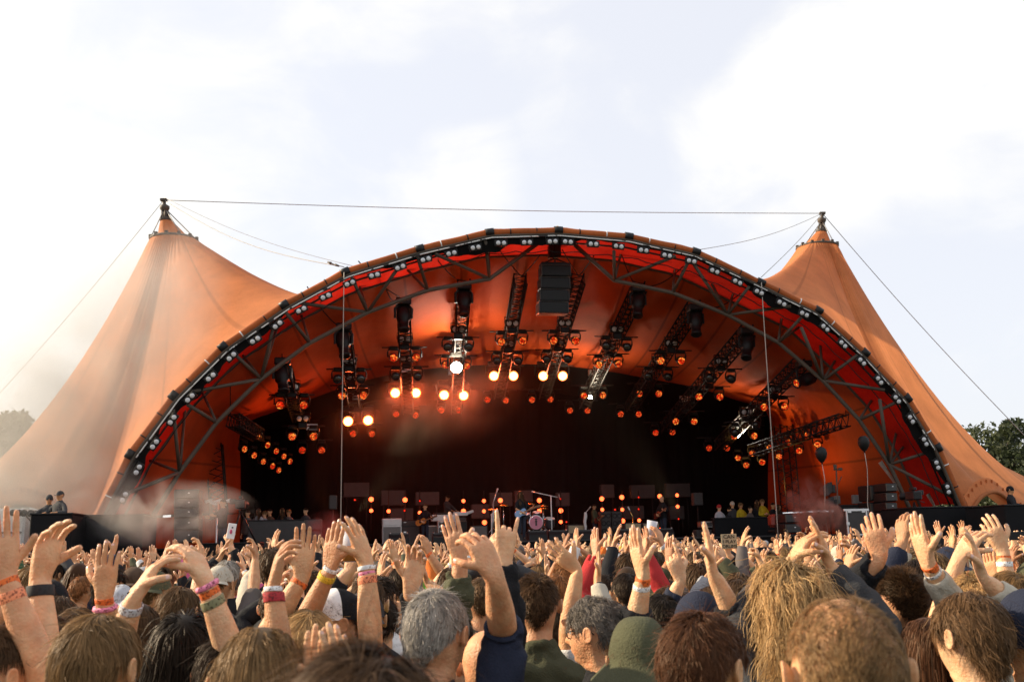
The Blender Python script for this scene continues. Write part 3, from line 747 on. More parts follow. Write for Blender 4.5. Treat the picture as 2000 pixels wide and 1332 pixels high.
HL = [  # truss number, rows of (kind, xL, yL, xR, yR, w)
 (1, [('red', 547, 790, 593, 790, 39), ('red', 570, 851, 612, 851, 42), ('small', 590, 878, 628, 878, 45)]),
 (2, [('off', 659, 740, 704, 740, 39), ('red', 667, 772, 709, 771, 41.2), ('hot', 679, 821, 718, 819, 44.2), ('small', 689, 846, 726, 846, 46.8)]),
 (3, [('red', 768, 698, 812, 697, 39), ('off', 772, 735, 815, 735, 41.2), ('hot', 771, 766, 811, 766, 44.2), ('small', 773, 808, 811, 810, 46.8)]),
 (4, [('off', 874, 678, 914, 678, 39), ('red', 870, 712, 910, 714, 41.2), ('hot', 866, 770, 904, 771, 44.5), ('small', 861, 800, 896, 801, 46.8)]),
 (5, [('red', 978, 667, 1020, 665, 39), ('off', 970, 705, 1011, 705, 41.2), ('hot', 963, 733, 1001, 733, 44.2), ('small', 951, 780, 987, 781, 46.8)]),
 (6, [('red', 1080, 665, 1123, 665, 39), ('off', 1067, 702, 1108, 701, 41.2), ('hot', 1059, 733, 1097, 733, 44.2), ('small', 1038, 780, 1074, 779, 46.8)]),
 (7, [('off', 1183, 676, 1224, 678, 39), ('red', 1168, 712, 1207, 710, 41.2), ('red', 1139, 772, 1176, 771, 44.5), ('small', 1112, 801, 1146, 801, 46.8)]),
 (8, [('red', 1289, 704, 1329, 704, 39), ('off', 1265, 735, 1304, 736, 41.2), ('red', 1247, 768, 1285, 768, 44.2), ('small', 1211, 808, 1246, 808, 46.8)]),
 (9, [('off', 1385, 738, 1427, 740, 39), ('red', 1363, 774, 1404, 774, 41.2), ('red', 1318, 822, 1354, 822, 44.2), ('small', 1279, 844, 1312, 843, 46.8)]),
 (10, [('red', 1490, 794, 1530, 793, 39), ('off', 1435, 845, 1476, 830, 41.2), ('red', 1432, 851, 1471, 850, 43.8), ('small', 1383, 874, 1418, 874, 46)])]
HOT = []
for tn, rws in HL:
    for ri, (kd, x0, y0, x1, y1, w_) in enumerate(rws):
        for side, x, y in (('left', x0, y0), ('right', x1, y1)):
            kk = kd
            lab = '%s stage light, %s of %s pair down, %s overhead truss from left' % (KW[kk], side, ORD[ri], ORD[tn - 1])
            p = head_light(x, y, w_, kk, lab, tilt=(.12 * (1050 - x) / 600, -.3), size={'small': .95, 'hot': 1.45}.get(kd, 1.0))
            if kd == 'hot': HOT.append((p, tn))
        # crossbar carrying the pair
        a, b = sp(x0 - 22, y0 - 19, w_), sp(x1 + 22, y1 - 19, w_)
        m2 = MB(); m2.tube([a, b], .028, 6)
        if kd != 'small': m2.box(a.lerp(b, .5) + Vector((0, 0, .0)) - NV * .1, .36, .2, .24, EV, NV, bev=.02)
        tag(m2.build('crossbar', M['black_metal']), 'thin black crossbar of the %s lamp pair, %s overhead truss from left' % (ORD[ri], ORD[tn - 1]), 'crossbar', 'crossbars on the trusses')
        if ri in (0, 1) and kd != 'small':
            o = dup(bl_root); c = a.lerp(b, .5) + Vector((0, 0, .3)) - NV * .15
            fw = (-NV + Vector((0, 0, -.25))).normalized(); x = EV - fw * EV.dot(fw); x.normalize(); y = fw.cross(x)
            if y.z < 0: x, y = -x, -y
            place(o, c, Matrix((x, y, fw)).transposed(), 'small twin lamp above the %s pair, %s overhead truss from left' % (ORD[ri], ORD[tn - 1]), 'small twin lamps on the trusses')
        elif ri == 2:
            m2 = MB(); m2.box(a.lerp(b, .5) + Vector((0, 0, .55)) - NV * .2, .5, .16, .28, EV, NV, bev=.02)
            tag(m2.build('dimmer_box', M['alu']), 'silver box above the third lamp pair, %s overhead truss from left' % ORD[tn - 1], 'box', 'silver boxes on the trusses')
for k, (x, y) in enumerate([(1442, 893), (1458, 907), (1470, 884), (1489, 901), (1504, 873), (1522, 890), (1540, 862), (1561, 879), (1576, 849), (1597, 867)]):
    head_light(x, y, 44.5 - .5 * k, 'red', 'tilted red stage light, %s from left, low truss over the flight case' % ORD[k], tilt=(-.55, -.35), size=.9, group='lamps on the low right truss')
for k, (x, y) in enumerate([(474, 876), (502, 853), (493, 888), (519, 868), (511, 900), (536, 880), (529, 909), (551, 890), (541, 917), (563, 900)]):
    head_light(x, y, 42 + .45 * k, 'red', 'tilted red stage light, %s from left, low cluster above the camera platform' % ORD[k], tilt=(.85, -.35), size=.85, group='lamps on the low left truss')
# big profile fixtures at the top of the trusses
def big_fixture(px, py, w, lab, lean=(0, -1), sc=1.0, lit=False):
    p = sp(px, py, w)
    r_ = empty('profile_spotlight', p, -PHI, lab, 'spotlight', 'large black spotlights at the truss tops')
    ax_ = (EV * lean[0] + Vector((0, 0, lean[1])) - NV * .35).normalized()
    s2 = sc
    m3 = MB(); m3.lathe([(0, -.5), (.19, -.5), (.25, -.38), (.25, .05), (.19, .12), (.18, .42), (.21, .44), (.21, .52), (.16, .53), (.14, .48), (0, .48)], p, ax_, n=14)
    m3.v = [tuple(p + (Vector(q) - p) * s2) for q in m3.v]; m3.build('lamp_body', M['black_metal'], r_)
    m3 = MB()
    if lit: m3.lathe([(.15 * s2, .49 * s2), (0, .505 * s2)], p, ax_, n=14); m3.build('lens', M['lens_red'], r_)
    m3 = MB(); top = p + Vector((0, 0, .62)) * s2
    for sgn in (-1, 1): m3.tube([p + EV * sgn * .3 * s2, p + EV * sgn * .31 * s2 + Vector((0, 0, .36 * s2)), top + EV * sgn * .16 * s2 - Vector((0, 0, .1))], .05 * s2, 6, smooth=False)
    m3.box(top, .56 * s2, .42 * s2, .26 * s2, EV, NV, bev=.04); m3.build('yoke', M['black_metal'], r_)
for x, y, ln, tn, lt in [(551, 740, (.15, -1), 'first', 0), (671, 672, (.1, -1), 'second', 0), (788, 622, (0, -1), 'third', 0), (906, 592, (-.05, -1), 'fourth', 0), (1246, 596, (-.2, -1), 'seventh', 0), (1359, 632, (-.15, -1), 'eighth', 0), (1459, 678, (-.3, -1), 'ninth', 0), (1572, 742, (-1, -.35), 'tenth', 1)]:
    big_fixture(x, y, 35.6, 'bulky black spotlight at the top of the %s overhead truss from the left' % tn, ln, 1.0, lt)
# white beam lamps
for x, y, w_, lab in ((890, 717, 40.8, 'dazzling white lamp burning on the fourth overhead truss from the left'), (1152, 775, 44, 'white star of a lamp between red ones on the seventh overhead truss'), (1440, 850, 43.4, 'white star of a lamp on the tenth overhead truss from the left')):
    p = head_light(x, y, w_, 'white', lab, tilt=(0, -.25), size=1.5 if x == 890 else .5)
    ld = bpy.data.lights.new('white_lamp', 'SPOT'); lo = bpy.data.objects.new('white_lamp', ld); COL.objects.link(lo)
    ld.energy = 420 if x == 890 else 250; ld.color = (1, .86, .62); ld.spot_size = R(150); ld.spot_blend = 1.0; ld.shadow_soft_size = .12
    lo.location = p - NV * .45; lo.rotation_euler = Vector((-NV.x * .15, -NV.y * .15, 1)).to_track_quat('-Z', 'Y').to_euler()
# warm spots that wash the lining: added low on the stage, without lamp bodies
for (x, y, w_), (tx, ty, tw), en, col, sz in [((700, 1000, 44), (970, 668, 44.6), 7600, (1, .72, .38), 38), ((1330, 1005, 44), (1090, 668, 44.6), 6400, (1, .72, .38), 38), ((1380, 1000, 43), (1500, 800, 43), 2600, (1, .55, .14), 46), ((640, 1000, 42), (560, 790, 42), 1500, (1, .25, .05), 60), ((1480, 990, 42), (1600, 880, 40), 1000, (1, .40, .08), 70), ((1010, 1000, 40), (1010, 560, 37), 1500, (1, .10, .03), 70)]:
    ld = bpy.data.lights.new('wash_light', 'SPOT'); lo = bpy.data.objects.new('wash_light', ld); COL.objects.link(lo)
    a, b = sp(x, y, w_), sp(tx, ty, tw)
    ld.energy = en * .3; ld.color = col; ld.spot_size = R(sz); ld.spot_blend = .9; ld.shadow_soft_size = .15
    lo.location = a; lo.rotation_euler = (b - a).to_track_quat('-Z', 'Y').to_euler()
for p, tn in HOT:
    ld = bpy.data.lights.new('red_beam', 'SPOT'); lo = bpy.data.objects.new('red_beam', ld); COL.objects.link(lo)
    ld.energy = 420 if tn != 6 else 80; ld.color = (1, .085, .015); ld.shadow_soft_size = .15; ld.spot_size = R(118); ld.spot_blend = .9; lo.location = p - NV * .32
    lo.rotation_euler = (-NV - Vector((0, 0, .45))).to_track_quat('-Z', 'Y').to_euler()
# ================================================================== people: one continuous subdivided body per person
def skinmat():
    m = mat('skin', (.6, .4, .3), .5, objcol=True, noise_s=18, var=.2, bump=.3, bscale=130, spec=.35)
    b = m.node_tree.nodes['Principled BSDF']; nt = m.node_tree; N = nt.nodes
    src = b.inputs['Base Color'].links[0].from_socket
    tc2 = N.new('ShaderNodeTexCoord'); n2 = N.new('ShaderNodeTexNoise'); n2.inputs['Scale'].default_value = 34; n2.inputs['Detail'].default_value = 5; nt.links.new(tc2.outputs['Object'], n2.inputs['Vector'])
    r2 = N.new('ShaderNodeValToRGB'); r2.color_ramp.elements[0].position = .38; r2.color_ramp.elements[0].color = (1, 1, 1, 1); r2.color_ramp.elements[1].position = .68; r2.color_ramp.elements[1].color = (.97, .80, .72, 1)
    nt.links.new(n2.outputs[0], r2.inputs[0]); mm = N.new('ShaderNodeVectorMath'); mm.operation = 'MULTIPLY'; nt.links.new(src, mm.inputs[0]); nt.links.new(r2.outputs[0], mm.inputs[1]); nt.links.new(mm.outputs[0], b.inputs['Base Color'])
    b.inputs['Subsurface Weight'].default_value = .12; b.inputs['Subsurface Radius'].default_value = (.02, .007, .004); b.inputs['Subsurface Scale'].default_value = .6
    return m
M['skin'] = skinmat()
M['nail'] = mat('finger_nail', (.72, .46, .38), .3)
M['cloth'] = mat('cloth', (.5, .5, .5), .85, objcol=True, noise_s=7, var=.16, bump=.35, bscale=160, spec=.2)
M['cloth2'] = mat('trouser_cloth', (.03, .035, .05), .85, noise_s=7, var=.2, bump=.3, bscale=120, spec=.2)
M['shoe'] = mat('shoe_leather', (.03, .026, .024), .5, noise_s=9, var=.3)
M['eye'] = mat('eye', (.75, .72, .68), .15)
def hairmat():
    m = bpy.data.materials.new('hair'); m.use_nodes = True; nt = m.node_tree; N = nt.nodes; L = nt.links
    b = N['Principled BSDF']; b.inputs['Roughness'].default_value = .5; b.inputs['Specular IOR Level'].default_value = .28
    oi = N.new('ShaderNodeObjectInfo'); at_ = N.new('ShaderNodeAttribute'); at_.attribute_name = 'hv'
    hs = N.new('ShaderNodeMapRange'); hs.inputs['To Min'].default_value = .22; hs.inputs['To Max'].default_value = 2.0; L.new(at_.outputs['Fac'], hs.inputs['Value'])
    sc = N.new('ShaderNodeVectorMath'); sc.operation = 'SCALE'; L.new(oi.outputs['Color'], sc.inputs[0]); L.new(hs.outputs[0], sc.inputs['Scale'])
    L.new(sc.outputs[0], b.inputs['Base Color']); b.inputs['Specular Tint'].default_value = (1.0, .78, .55, 1)
    tr = N.new('ShaderNodeBsdfTranslucent'); L.new(sc.outputs[0], tr.inputs[0]); ms = N.new('ShaderNodeMixShader'); ms.inputs[0].default_value = .28
    L.new(b.outputs[0], ms.inputs[1]); L.new(tr.outputs[0], ms.inputs[2]); L.new(ms.outputs[0], N['Material Output'].inputs[0]); return m
M['hair'] = hairmat()
M['band'] = mat('fabric_wristband', (.8, .2, .03), .7, objcol=True, noise_s=60, var=.25)
_b = M['band']; _nt = _b.node_tree; _p = _nt.nodes['Principled BSDF']; _src = _p.inputs['Base Color'].links[0].from_socket          # faint woven print on the bands
_tc = _nt.nodes.new('ShaderNodeTexCoord'); _nz = _nt.nodes.new('ShaderNodeTexNoise'); _nz.inputs['Scale'].default_value = 150; _nz.inputs['Detail'].default_value = 1
_rp = _nt.nodes.new('ShaderNodeValToRGB'); _rp.color_ramp.elements[0].position = .56; _rp.color_ramp.elements[0].color = (1, 1, 1, 1); _rp.color_ramp.elements[1].position = .60; _rp.color_ramp.elements[1].color = (.35, .28, .26, 1)
_mm = _nt.nodes.new('ShaderNodeVectorMath'); _mm.operation = 'MULTIPLY'
_nt.links.new(_tc.outputs['Object'], _nz.inputs['Vector']); _nt.links.new(_nz.outputs[0], _rp.inputs[0]); _nt.links.new(_src, _mm.inputs[0]); _nt.links.new(_rp.outputs[0], _mm.inputs[1]); _nt.links.new(_mm.outputs[0], _p.inputs['Base Color'])
M['hat'] = mat('hat_cloth', (.1, .1, .08), .9, objcol=True, noise_s=9, var=.2, bump=.4, bscale=150, spec=.2)

def catmull(V, F, fm):
    V = np.asarray(V, float); nf = len(F)
    ln = np.array([len(f) for f in F]); lv = np.concatenate([np.asarray(f) for f in F]); lf = np.repeat(np.arange(nf), ln)
    st_ = np.concatenate([[0], np.cumsum(ln)[:-1]])
    idx = np.arange(len(lv)); nx = idx + 1; nx[st_ + ln - 1] = st_; pv = idx - 1; pv[st_] = st_ + ln - 1
    a, b = lv, lv[nx]; e = np.sort(np.stack([a, b], 1), 1)
    key = e[:, 0].astype(np.int64) * len(V) + e[:, 1]
    uk, inv, cnt = np.unique(key, return_inverse=True, return_counts=True)
    E = np.stack([uk // len(V), uk % len(V)], 1)
    FP = np.zeros((nf, 3)); np.add.at(FP, lf, V[lv]); FP /= ln[:, None]
    mid = (V[E[:, 0]] + V[E[:, 1]]) / 2
    ef = np.zeros((len(E), 3)); np.add.at(ef, inv, FP[lf]); bd = cnt == 1
    EP = np.where(bd[:, None], mid, (V[E[:, 0]] + V[E[:, 1]] + ef) / 4)
    nfv = np.zeros(len(V)); np.add.at(nfv, lv, 1); Q = np.zeros_like(V); np.add.at(Q, lv, FP[lf])
    nev = np.zeros(len(V)); Rm = np.zeros_like(V)
    for k in (0, 1): np.add.at(nev, E[:, k], 1); np.add.at(Rm, E[:, k], mid)
    n = np.maximum(nfv, 1)[:, None]; ne = np.maximum(nev, 1)[:, None]
    VP = (Q / n + 2 * Rm / ne + (n - 3) * V) / n
    bv = np.zeros(len(V), bool); bs = np.zeros_like(V)
    be = E[bd]
    for k in (0, 1): bv[be[:, k]] = True; np.add.at(bs, be[:, k], V[be[:, 1 - k]])
    VP[bv] = (6 * V[bv] + bs[bv]) / 8
    oV, oE = len(V), len(V) + len(E)
    NF = np.stack([lv, oV + inv, oE + lf, oV + inv[pv]], 1)
    return np.concatenate([VP, EP, FP]), NF, np.asarray(fm)[lf]
def vnormals(V, F):
    F = np.asarray(F); n = np.cross(V[F[:, 2]] - V[F[:, 0]], V[F[:, 3]] - V[F[:, 1]]); N_ = np.zeros_like(V)
    for k in range(4): np.add.at(N_, F[:, k], n)
    return N_ / np.maximum(1e-12, np.linalg.norm(N_, axis=1))[:, None]
def quick_mesh(name, V, F, mats, fm=None, smooth=True, attr=None):
    V = np.asarray(V, np.float32); F = np.asarray(F, np.int32)
    me = bpy.data.meshes.new(name); k = F.shape[1]
    me.vertices.add(len(V)); me.vertices.foreach_set('co', V.ravel())
    me.loops.add(F.size); me.loops.foreach_set('vertex_index', F.ravel())
    me.polygons.add(len(F)); me.polygons.foreach_set('loop_start', np.arange(0, F.size, k, dtype=np.int32))
    for m in mats: me.materials.append(m)
    if fm is not None: me.polygons.foreach_set('material_index', np.asarray(fm, np.int32))
    if smooth: me.polygons.foreach_set('use_smooth', np.ones(len(F), bool))
    if attr is not None:
        a = me.attributes.new('hv', 'FLOAT', 'POINT'); a.data.foreach_set('value', np.asarray(attr, np.float32))
    me.update(calc_edges=True); return me
def orient(V, F):
    bm = bmesh.new(); vs = [bm.verts.new(p) for p in V]
    for f in F:
        try: bm.faces.new([vs[i] for i in f])
        except ValueError: pass
    bm.faces.ensure_lookup_table(); bm.verts.index_update()
    bmesh.ops.recalc_face_normals(bm, faces=bm.faces)
    out = [[v.index for v in f.verts] for f in bm.faces]; bm.free(); return out
def smoothnoise(P, seed):               # cheap layered value noise from sines
    r = np.random.RandomState(seed); o = np.zeros(len(P))
    for k in range(7):
        d = r.normal(size=3); d /= np.linalg.norm(d); o += np.sin(P @ d * (1 + .55 * k) + r.uniform(0, 6.28)) / (1 + .35 * k)
    return o / 3.2
def unit(v): v = np.asarray(v, float); return v / max(1e-9, np.linalg.norm(v))

# hand poses: (curl MCP, PIP, DIP in degrees) for index..little, thumb (open, fold), spread
HP = {
 'flat': ([(4, 6, 3), (2, 5, 3), (4, 6, 4), (8, 8, 5)], (.75, .15), 3),
 'open': ([(6, 14, 8), (4, 12, 8), (6, 14, 9), (10, 18, 10)], (1.0, .1), 8),
 'cup': ([(28, 26, 14), (26, 28, 16), (28, 28, 16), (32, 30, 18)], (.8, .4), 3),
 'relax': ([(20, 34, 18), (28, 38, 20), (34, 42, 22), (38, 44, 24)], (.7, .35), 4),
 'grab': ([(36, 46, 26), (34, 50, 30), (38, 54, 30), (42, 56, 30)], (.9, .6), 6),
 'fist': ([(72, 96, 60), (76, 98, 62), (78, 98, 62), (80, 96, 60)], (.4, .9), 0),
 'horns': ([(6, 8, 5), (76, 98, 62), (78, 98, 62), (6, 10, 6)], (.3, 1.0), 6),
 'point': ([(6, 8, 6), (74, 96, 60), (76, 98, 62), (78, 96, 60)], (.5, .8), 0),
 'hold': ([(40, 52, 30), (42, 54, 32), (46, 56, 32), (50, 56, 32)], (.9, .75), 2),
}
def rot_axis(v, ax, a):
    c, s = math.cos(a), math.sin(a); return v * c + np.cross(ax, v) * s + ax * (ax @ v) * (1 - c)

class Cage:
    def __init__(s): s.V = []; s.F = []; s.T = []
    def v(s, p): s.V.append(np.asarray(p, float)); return len(s.V) - 1
    def f(s, ids, t): s.F.append(list(ids)); s.T.append(t)
    def bridge(s, a, b, t):
        n = len(a)
        for k in range(n): s.f([a[k], a[(k + 1) % n], b[(k + 1) % n], b[k]], t)

def build_hand(C, W, Fd, Pn, side, pose, sc, prev):
    """W wrist, Fd finger direction, Pn palm normal, prev: last forearm ring of ten"""
    Y = unit(Fd); Z = unit(np.asarray(Pn) - Y * (np.asarray(Pn) @ Y)); X = np.cross(Y, Z) * (1 if side == 'R' else -1)
    cur, th, spread = HP[pose]
    def P(x, y, z): return W + (X * x + Y * y + Z * z) * sc
    kn = [.090, .099, .099, .094, .082]
    xs = [[.027, .015, 0, -.015, -.027], [.034, .018, 0, -.018, -.033], [.039, .0195, 0, -.0185, -.036], [.0395, .020, .001, -.018, -.0365]]
    zt = [.0185, .016, .0145, .0125]; zb = [.0185, .021, .019, .0135]
    rings = []
    for k in range(4):
        y = [0, .032, .064, None][k]; ring = []
        for i in range(5): ring.append(C.v(P(xs[k][i], kn[i] if y is None else y, -zt[k] * (1 if i in (1, 2, 3) else .72))))
        for i in (4, 3, 2, 1, 0): ring.append(C.v(P(xs[k][i], kn[i] if y is None else y, zb[k] * (1 if i in (1, 2, 3) else .72))))
        rings.append(ring)
    # connect the forearm ring with the least twist
    pv = np.array([C.V[i] for i in prev]); w0 = [C.V[i] for i in rings[0]]
    best = None
    for rev in (False, True):
        seq = rings[0][::-1] if rev else rings[0]
        for s_ in range(10):
            q = seq[s_:] + seq[:s_]; d = sum(np.sum((pv[k] - C.V[q[k]]) ** 2) for k in range(10))
            if best is None or d < best[0]: best = (d, q)
    C.bridge(prev, best[1], 'wrist')
    for k in range(3):
        for i in range(10):
            j = (i + 1) % 10
            if k == 1 and i == 9: continue       # thumb root
            C.f([rings[k][i], rings[k][j], rings[k + 1][j], rings[k + 1][i]], 'hand')
    def finger(root, c0, d0, axb, L_, h, curls, secs, ulat):
        last = root; d = d0.copy(); p = c0.copy(); prevt = 0; ang = 0
        jt = {0: curls[0]}
        lat = ulat
        d = rot_axis(d, lat, math.radians(curls[0]))
        for t, hh in secs:
            step = (t - prevt) * L_ * sc
            p = p + d * step
            if abs(t - .48) < 1e-6 and len(curls) > 1: d = rot_axis(d, lat, math.radians(curls[1] * .5)); bend = True
            if abs(t - .78) < 1e-6 and len(curls) > 2: d = rot_axis(d, lat, math.radians(curls[2] * .5))
            up = np.cross(lat, d)                # palmward
            hx = hh * h * sc
            q = [C.v(p + lat * hx * s1 + up * hx * s2) for s1, s2 in ((1, -1), (-1, -1), (-1, 1), (1, 1))]
            if abs(t - .48) < 1e-6 and len(curls) > 1: d = rot_axis(d, lat, math.radians(curls[1] * .5))
            if abs(t - .78) < 1e-6 and len(curls) > 2: d = rot_axis(d, lat, math.radians(curls[2] * .5))
            # match corners to last
            if last is root:
                b2 = None
                for rv in (0, 1):
                    qq = q[::-1] if rv else q
                    for s_ in range(4):
                        r_ = qq[s_:] + qq[:s_]; dd = sum(np.sum((C.V[root[k]] - C.V[r_[k]]) ** 2) for k in range(4))
                        if b2 is None or dd < b2[0]: b2 = (dd, rv, s_)
            qq = q[::-1] if b2[1] else q; qq = qq[b2[2]:] + qq[:b2[2]]
            for k in range(4):
                k2 = (k + 1) % 4; nail = t in (.95, .93) and {qq[k], qq[k2]} == {q[0], q[1]}
                C.f([last[k], last[k2], qq[k2], qq[k]], 'nail' if nail else 'hand')
            last = qq; prevt = t
        C.f(last, 'hand')
    SEC = [(.13, 1.0), (.36, .94), (.48, 1.08), (.60, .90), (.72, .84), (.78, .90), (.85, .80), (.95, .68), (1.0, .42)]
    LEN = [.074, .083, .077, .060]; HS = [.0088, .0090, .0085, .0075]
    r3 = rings[3]
    for i in range(4):
        root = [r3[i], r3[i + 1], r3[8 - i], r3[9 - i]]
        c0 = sum(C.V[k] for k in root) / 4
        a = math.radians(spread * (1.5 - i)) * (1 if side == 'R' else -1)
        d0 = rot_axis(Y, Z, -a); lat = rot_axis(X * (1 if side == 'R' else -1), Z, -a)
        lat = lat if side == 'R' else lat
        # rotation about lat must carry Y towards the palm (+Z)
        if np.cross(lat, d0) @ Z < 0: lat = -lat
        finger(root, c0, d0, None, LEN[i], HS[i], cur[i], SEC, lat)
    root = [rings[1][9], rings[1][0], rings[2][0], rings[2][9]]
    c0 = sum(C.V[k] for k in root) / 4
    op, fo = th
    d0 = unit(X * (.85 * op + .1) + Y * (.75) + Z * (.25 + .9 * fo)); lat = unit(np.cross(d0, unit(Z * (1 - fo) - X * .9)))
    if np.cross(lat, d0) @ (-X + Z * .5) < 0: lat = -lat
    TS = [(.14, 1.25), (.40, 1.05), (.48, 1.08), (.58, .98), (.80, .97), (.93, .78), (1.0, .5)]
    finger(root, c0, d0, None, .072, .0108, (0, 18 + 40 * fo * .5), TS, lat)
    return X, Y, Z

def body(armL=None, armR=None, girth=1.0, head_yaw=0, head_pitch=0, level=2, legs=True, face=True, sitk=0):
    """arms: dict(w wrist, f finger dir, p palm normal, pose, hint) in body space (height 1.78, facing +Y)"""
    C = Cage(); N = 16
    TOR = [(.86, .165, .118, -.005), (.94, .172, .122, -.008), (1.03, .152, .108, 0), (1.13, .152, .106, .004), (1.22, .166, .114, .004), (1.30, .176, .118, 0), (1.365, .182, .116, -.004), (1.43, .168, .100, -.012), (1.475, .112, .082, -.018), (1.51, .066, .068, -.014), (1.55, .060, .066, -.006),
           (1.585, .062, .078, .010), (1.612, .070, .094, .010), (1.65, .078, .103, .004), (1.69, .083, .106, .000), (1.73, .0785, .1005, -.004), (1.765, .060, .078, -.006), (1.786, .033, .043, -.006)]
    rings = []
    for z, hw, hd, yc in TOR:
        g_ = girth if 1.0 < z < 1.44 else 1.0
        ring = []
        for j in range(N):
            a = (j + .5) * 2 * math.pi / N; ca, sa = math.cos(a), math.sin(a)
            e = .85 if z < 1.45 else 1.0
            ring.append(C.v((hw * math.copysign(abs(ca) ** e, ca) * (1 + (g_ - 1) * .6), yc + hd * math.copysign(abs(sa) ** e, sa) * g_, z)))
        rings.append(ring)
    holeR = {(r, j) for r in (5, 6) for j in (14, 15, 0)}; holeL = {(r, j) for r in (5, 6) for j in (6, 7, 8)}
    for r in range(len(rings) - 1):
        z = TOR[r][0]; t = 'hip' if r < 2 else 'torso' if r < 8 else 'neckbase' if r == 8 else 'neck' if r < 11 else 'head'
        for j in range(N):
            if (r, j) in holeR or (r, j) in holeL or (r == 13 and j in (7, 15)): continue
            j2 = (j + 1) % N; C.f([rings[r][j], rings[r][j2], rings[r + 1][j2], rings[r + 1][j]], t)
    for j, sg in ((15, 1), (7, -1)):          # ears grown out of the side of the head
        j2 = (j + 1) % N; q = [rings[13][j], rings[13][j2], rings[14][j2], rings[14][j]]
        P4 = [C.V[k] for k in q]; c = sum(P4) / 4; o_ = np.array([sg * .93, -.36, 0]); prev = q
        for ko, sx_, sz_, dz in ((.005, .75, .95, .002), (.012, .95, 1.45, .004), (.0215, .95, 1.55, .006), (.0228, .62, 1.1, .005), (.0195, .42, .8, .004)):
            nr = []
            for p4 in P4:
                dlt = p4 - c; zz = dlt[2] * sz_; ho = np.array([dlt[0], dlt[1], 0]) * sx_
                nr.append(C.v(c + ho + np.array([0, -.20 * zz * 0 , zz + dz]) + o_ * (ko + (.004 if p4[1] < c[1] else -.003) * (1 if ko > .01 else 0))))
            C.bridge(prev, nr, 'head'); prev = nr
        C.f(prev, 'head')
    top = C.v((0, -.006, 1.795))
    for j in range(0, N): C.f([rings[-1][j], rings[-1][(j + 1) % N], top], 'head')
    info = {}
    for side, arm, cols in (('R', armR, [14, 15, 0, 1]), ('L', armL, [6, 7, 8, 9])):
        sg = 1 if side == 'R' else -1
        # hole loop, ten vertices: bottom row, up the far side, top row back, down
        lo = [rings[5][c] for c in cols]; hi = [rings[7][c] for c in cols]; mdA = rings[6][cols[0]]; mdB = rings[6][cols[-1]]
        loop = lo + [mdB] + hi[::-1] + [mdA]
        S = np.array([sg * .175, -.008, 1.385])
        if arm is None: arm = dict(w=(sg * .25, .04, .84), f=(sg * .05, .15, -1), p=(-sg, 0, 0), pose='relax', hint=(sg * .3, -1, 0))
        W = np.array(arm['w'], float); D = W - S; dist = np.linalg.norm(D); U_, Fo = .295, .265
        if dist > (U_ + Fo) * .995: W = S + D / dist * (U_ + Fo) * .995; D = W - S; dist = np.linalg.norm(D)
        if dist < .12: dist = .12
        n = unit(D); a = (U_ * U_ - Fo * Fo + dist * dist) / (2 * dist); h = math.sqrt(max(0, U_ * U_ - a * a))
        hint = np.array(arm.get('hint', (sg * .8, .1, -.6)), float); hint = hint - n * (hint @ n); hint = unit(hint) if np.linalg.norm(hint) > 1e-4 else unit(np.cross(n, (0, 1, 0)))
        EL = S + n * a + hint * h
        du, df = unit(EL - S), unit(W - EL)
        k_ = arm.get('thick', 1.0)
        secs = [(S + du * .07, du, .057), (S + du * .15, du, .052), (S + du * .23, du, .046), (EL - du * .035, unit(du * 3 + df), .043), (EL, unit(du + df), .0415), (EL + df * .035, unit(du + df * 3), .043), (EL + df * .08, df, .044), (EL + df * .14, df, .0405), (EL + df * .205, df, .033), (EL + df * .245, df, .0295)]
        hv_ = sum(C.V[i] for i in loop) / 10; no = np.array([sg, 0, 0.0])
        A = C.V[loop[0]] - hv_; A = unit(A - no * (A @ no)); B = np.cross(no, A)
        sgn = 1 if (C.V[loop[2]] - hv_) @ B > 0 else -1
        tp = no; prev = loop; out = []
        for q, (p, t, r_) in enumerate(secs):
            cx = np.cross(tp, t); sn = np.linalg.norm(cx)
            if sn > 1e-6: A = rot_axis(A, cx / sn, math.atan2(sn, tp @ t))
            A = unit(A - t * (A @ t)); B = np.cross(t, A); tp = t
            flat = 1.0
            ring = []
            for i in range(10):
                th_ = 2 * math.pi * i / 10
                ring.append(C.v(p + (A * math.cos(th_) + B * sgn * math.sin(th_)) * r_ * k_ * (girth ** .5)))
            C.bridge(prev, ring, 'shoulder' if q < 2 else 'upper' if q < 4 else 'fore'); out.append(ring)
            prev = ring
        hx = build_hand(C, W, arm['f'], arm['p'], side, arm['pose'], arm.get('hs', 1.0), prev)
        info[side] = dict(S=S, E=EL, W=W, df=df, du=du, X=hx[0])
    if legs:
        b0 = rings[0]; cf = C.v((0, .05, .835)); cb = C.v((0, -.06, .825))
        for side in ('R', 'L'):
            sg = 1 if side == 'R' else -1
            if side == 'R': ring = [b0[j] for j in (12, 13, 14, 15, 0, 1, 2, 3)] + [cf, cb]
            else: ring = [b0[j] for j in (11, 10, 9, 8, 7, 6, 5, 4)] + [cf, cb]
            prev = ring
            for z, x, y, rx, ry in ((.74, .092, -.002, .082, .092), (.60, .095, 0, .073, .080), (.49, .098, .004, .058, .062), (.38, .10, -.008, .055, .062), (.22, .104, -.016, .042, .047), (.10, .108, -.02, .036, .042), (.055, .112, .02, .042, .092), (.012, .114, .045, .046, .125)):
                nr = []
                for i in range(10):
                    a = 2 * math.pi * (i + 1.0) / 10 - math.pi / 2 - .31
                    nr.append(C.v((sg * (x + rx * math.cos(a)), y + ry * math.sin(a), z)))
                C.bridge(prev, nr, 'leg' if z > .08 else 'foot'); prev = nr
            C.f(prev, 'foot')
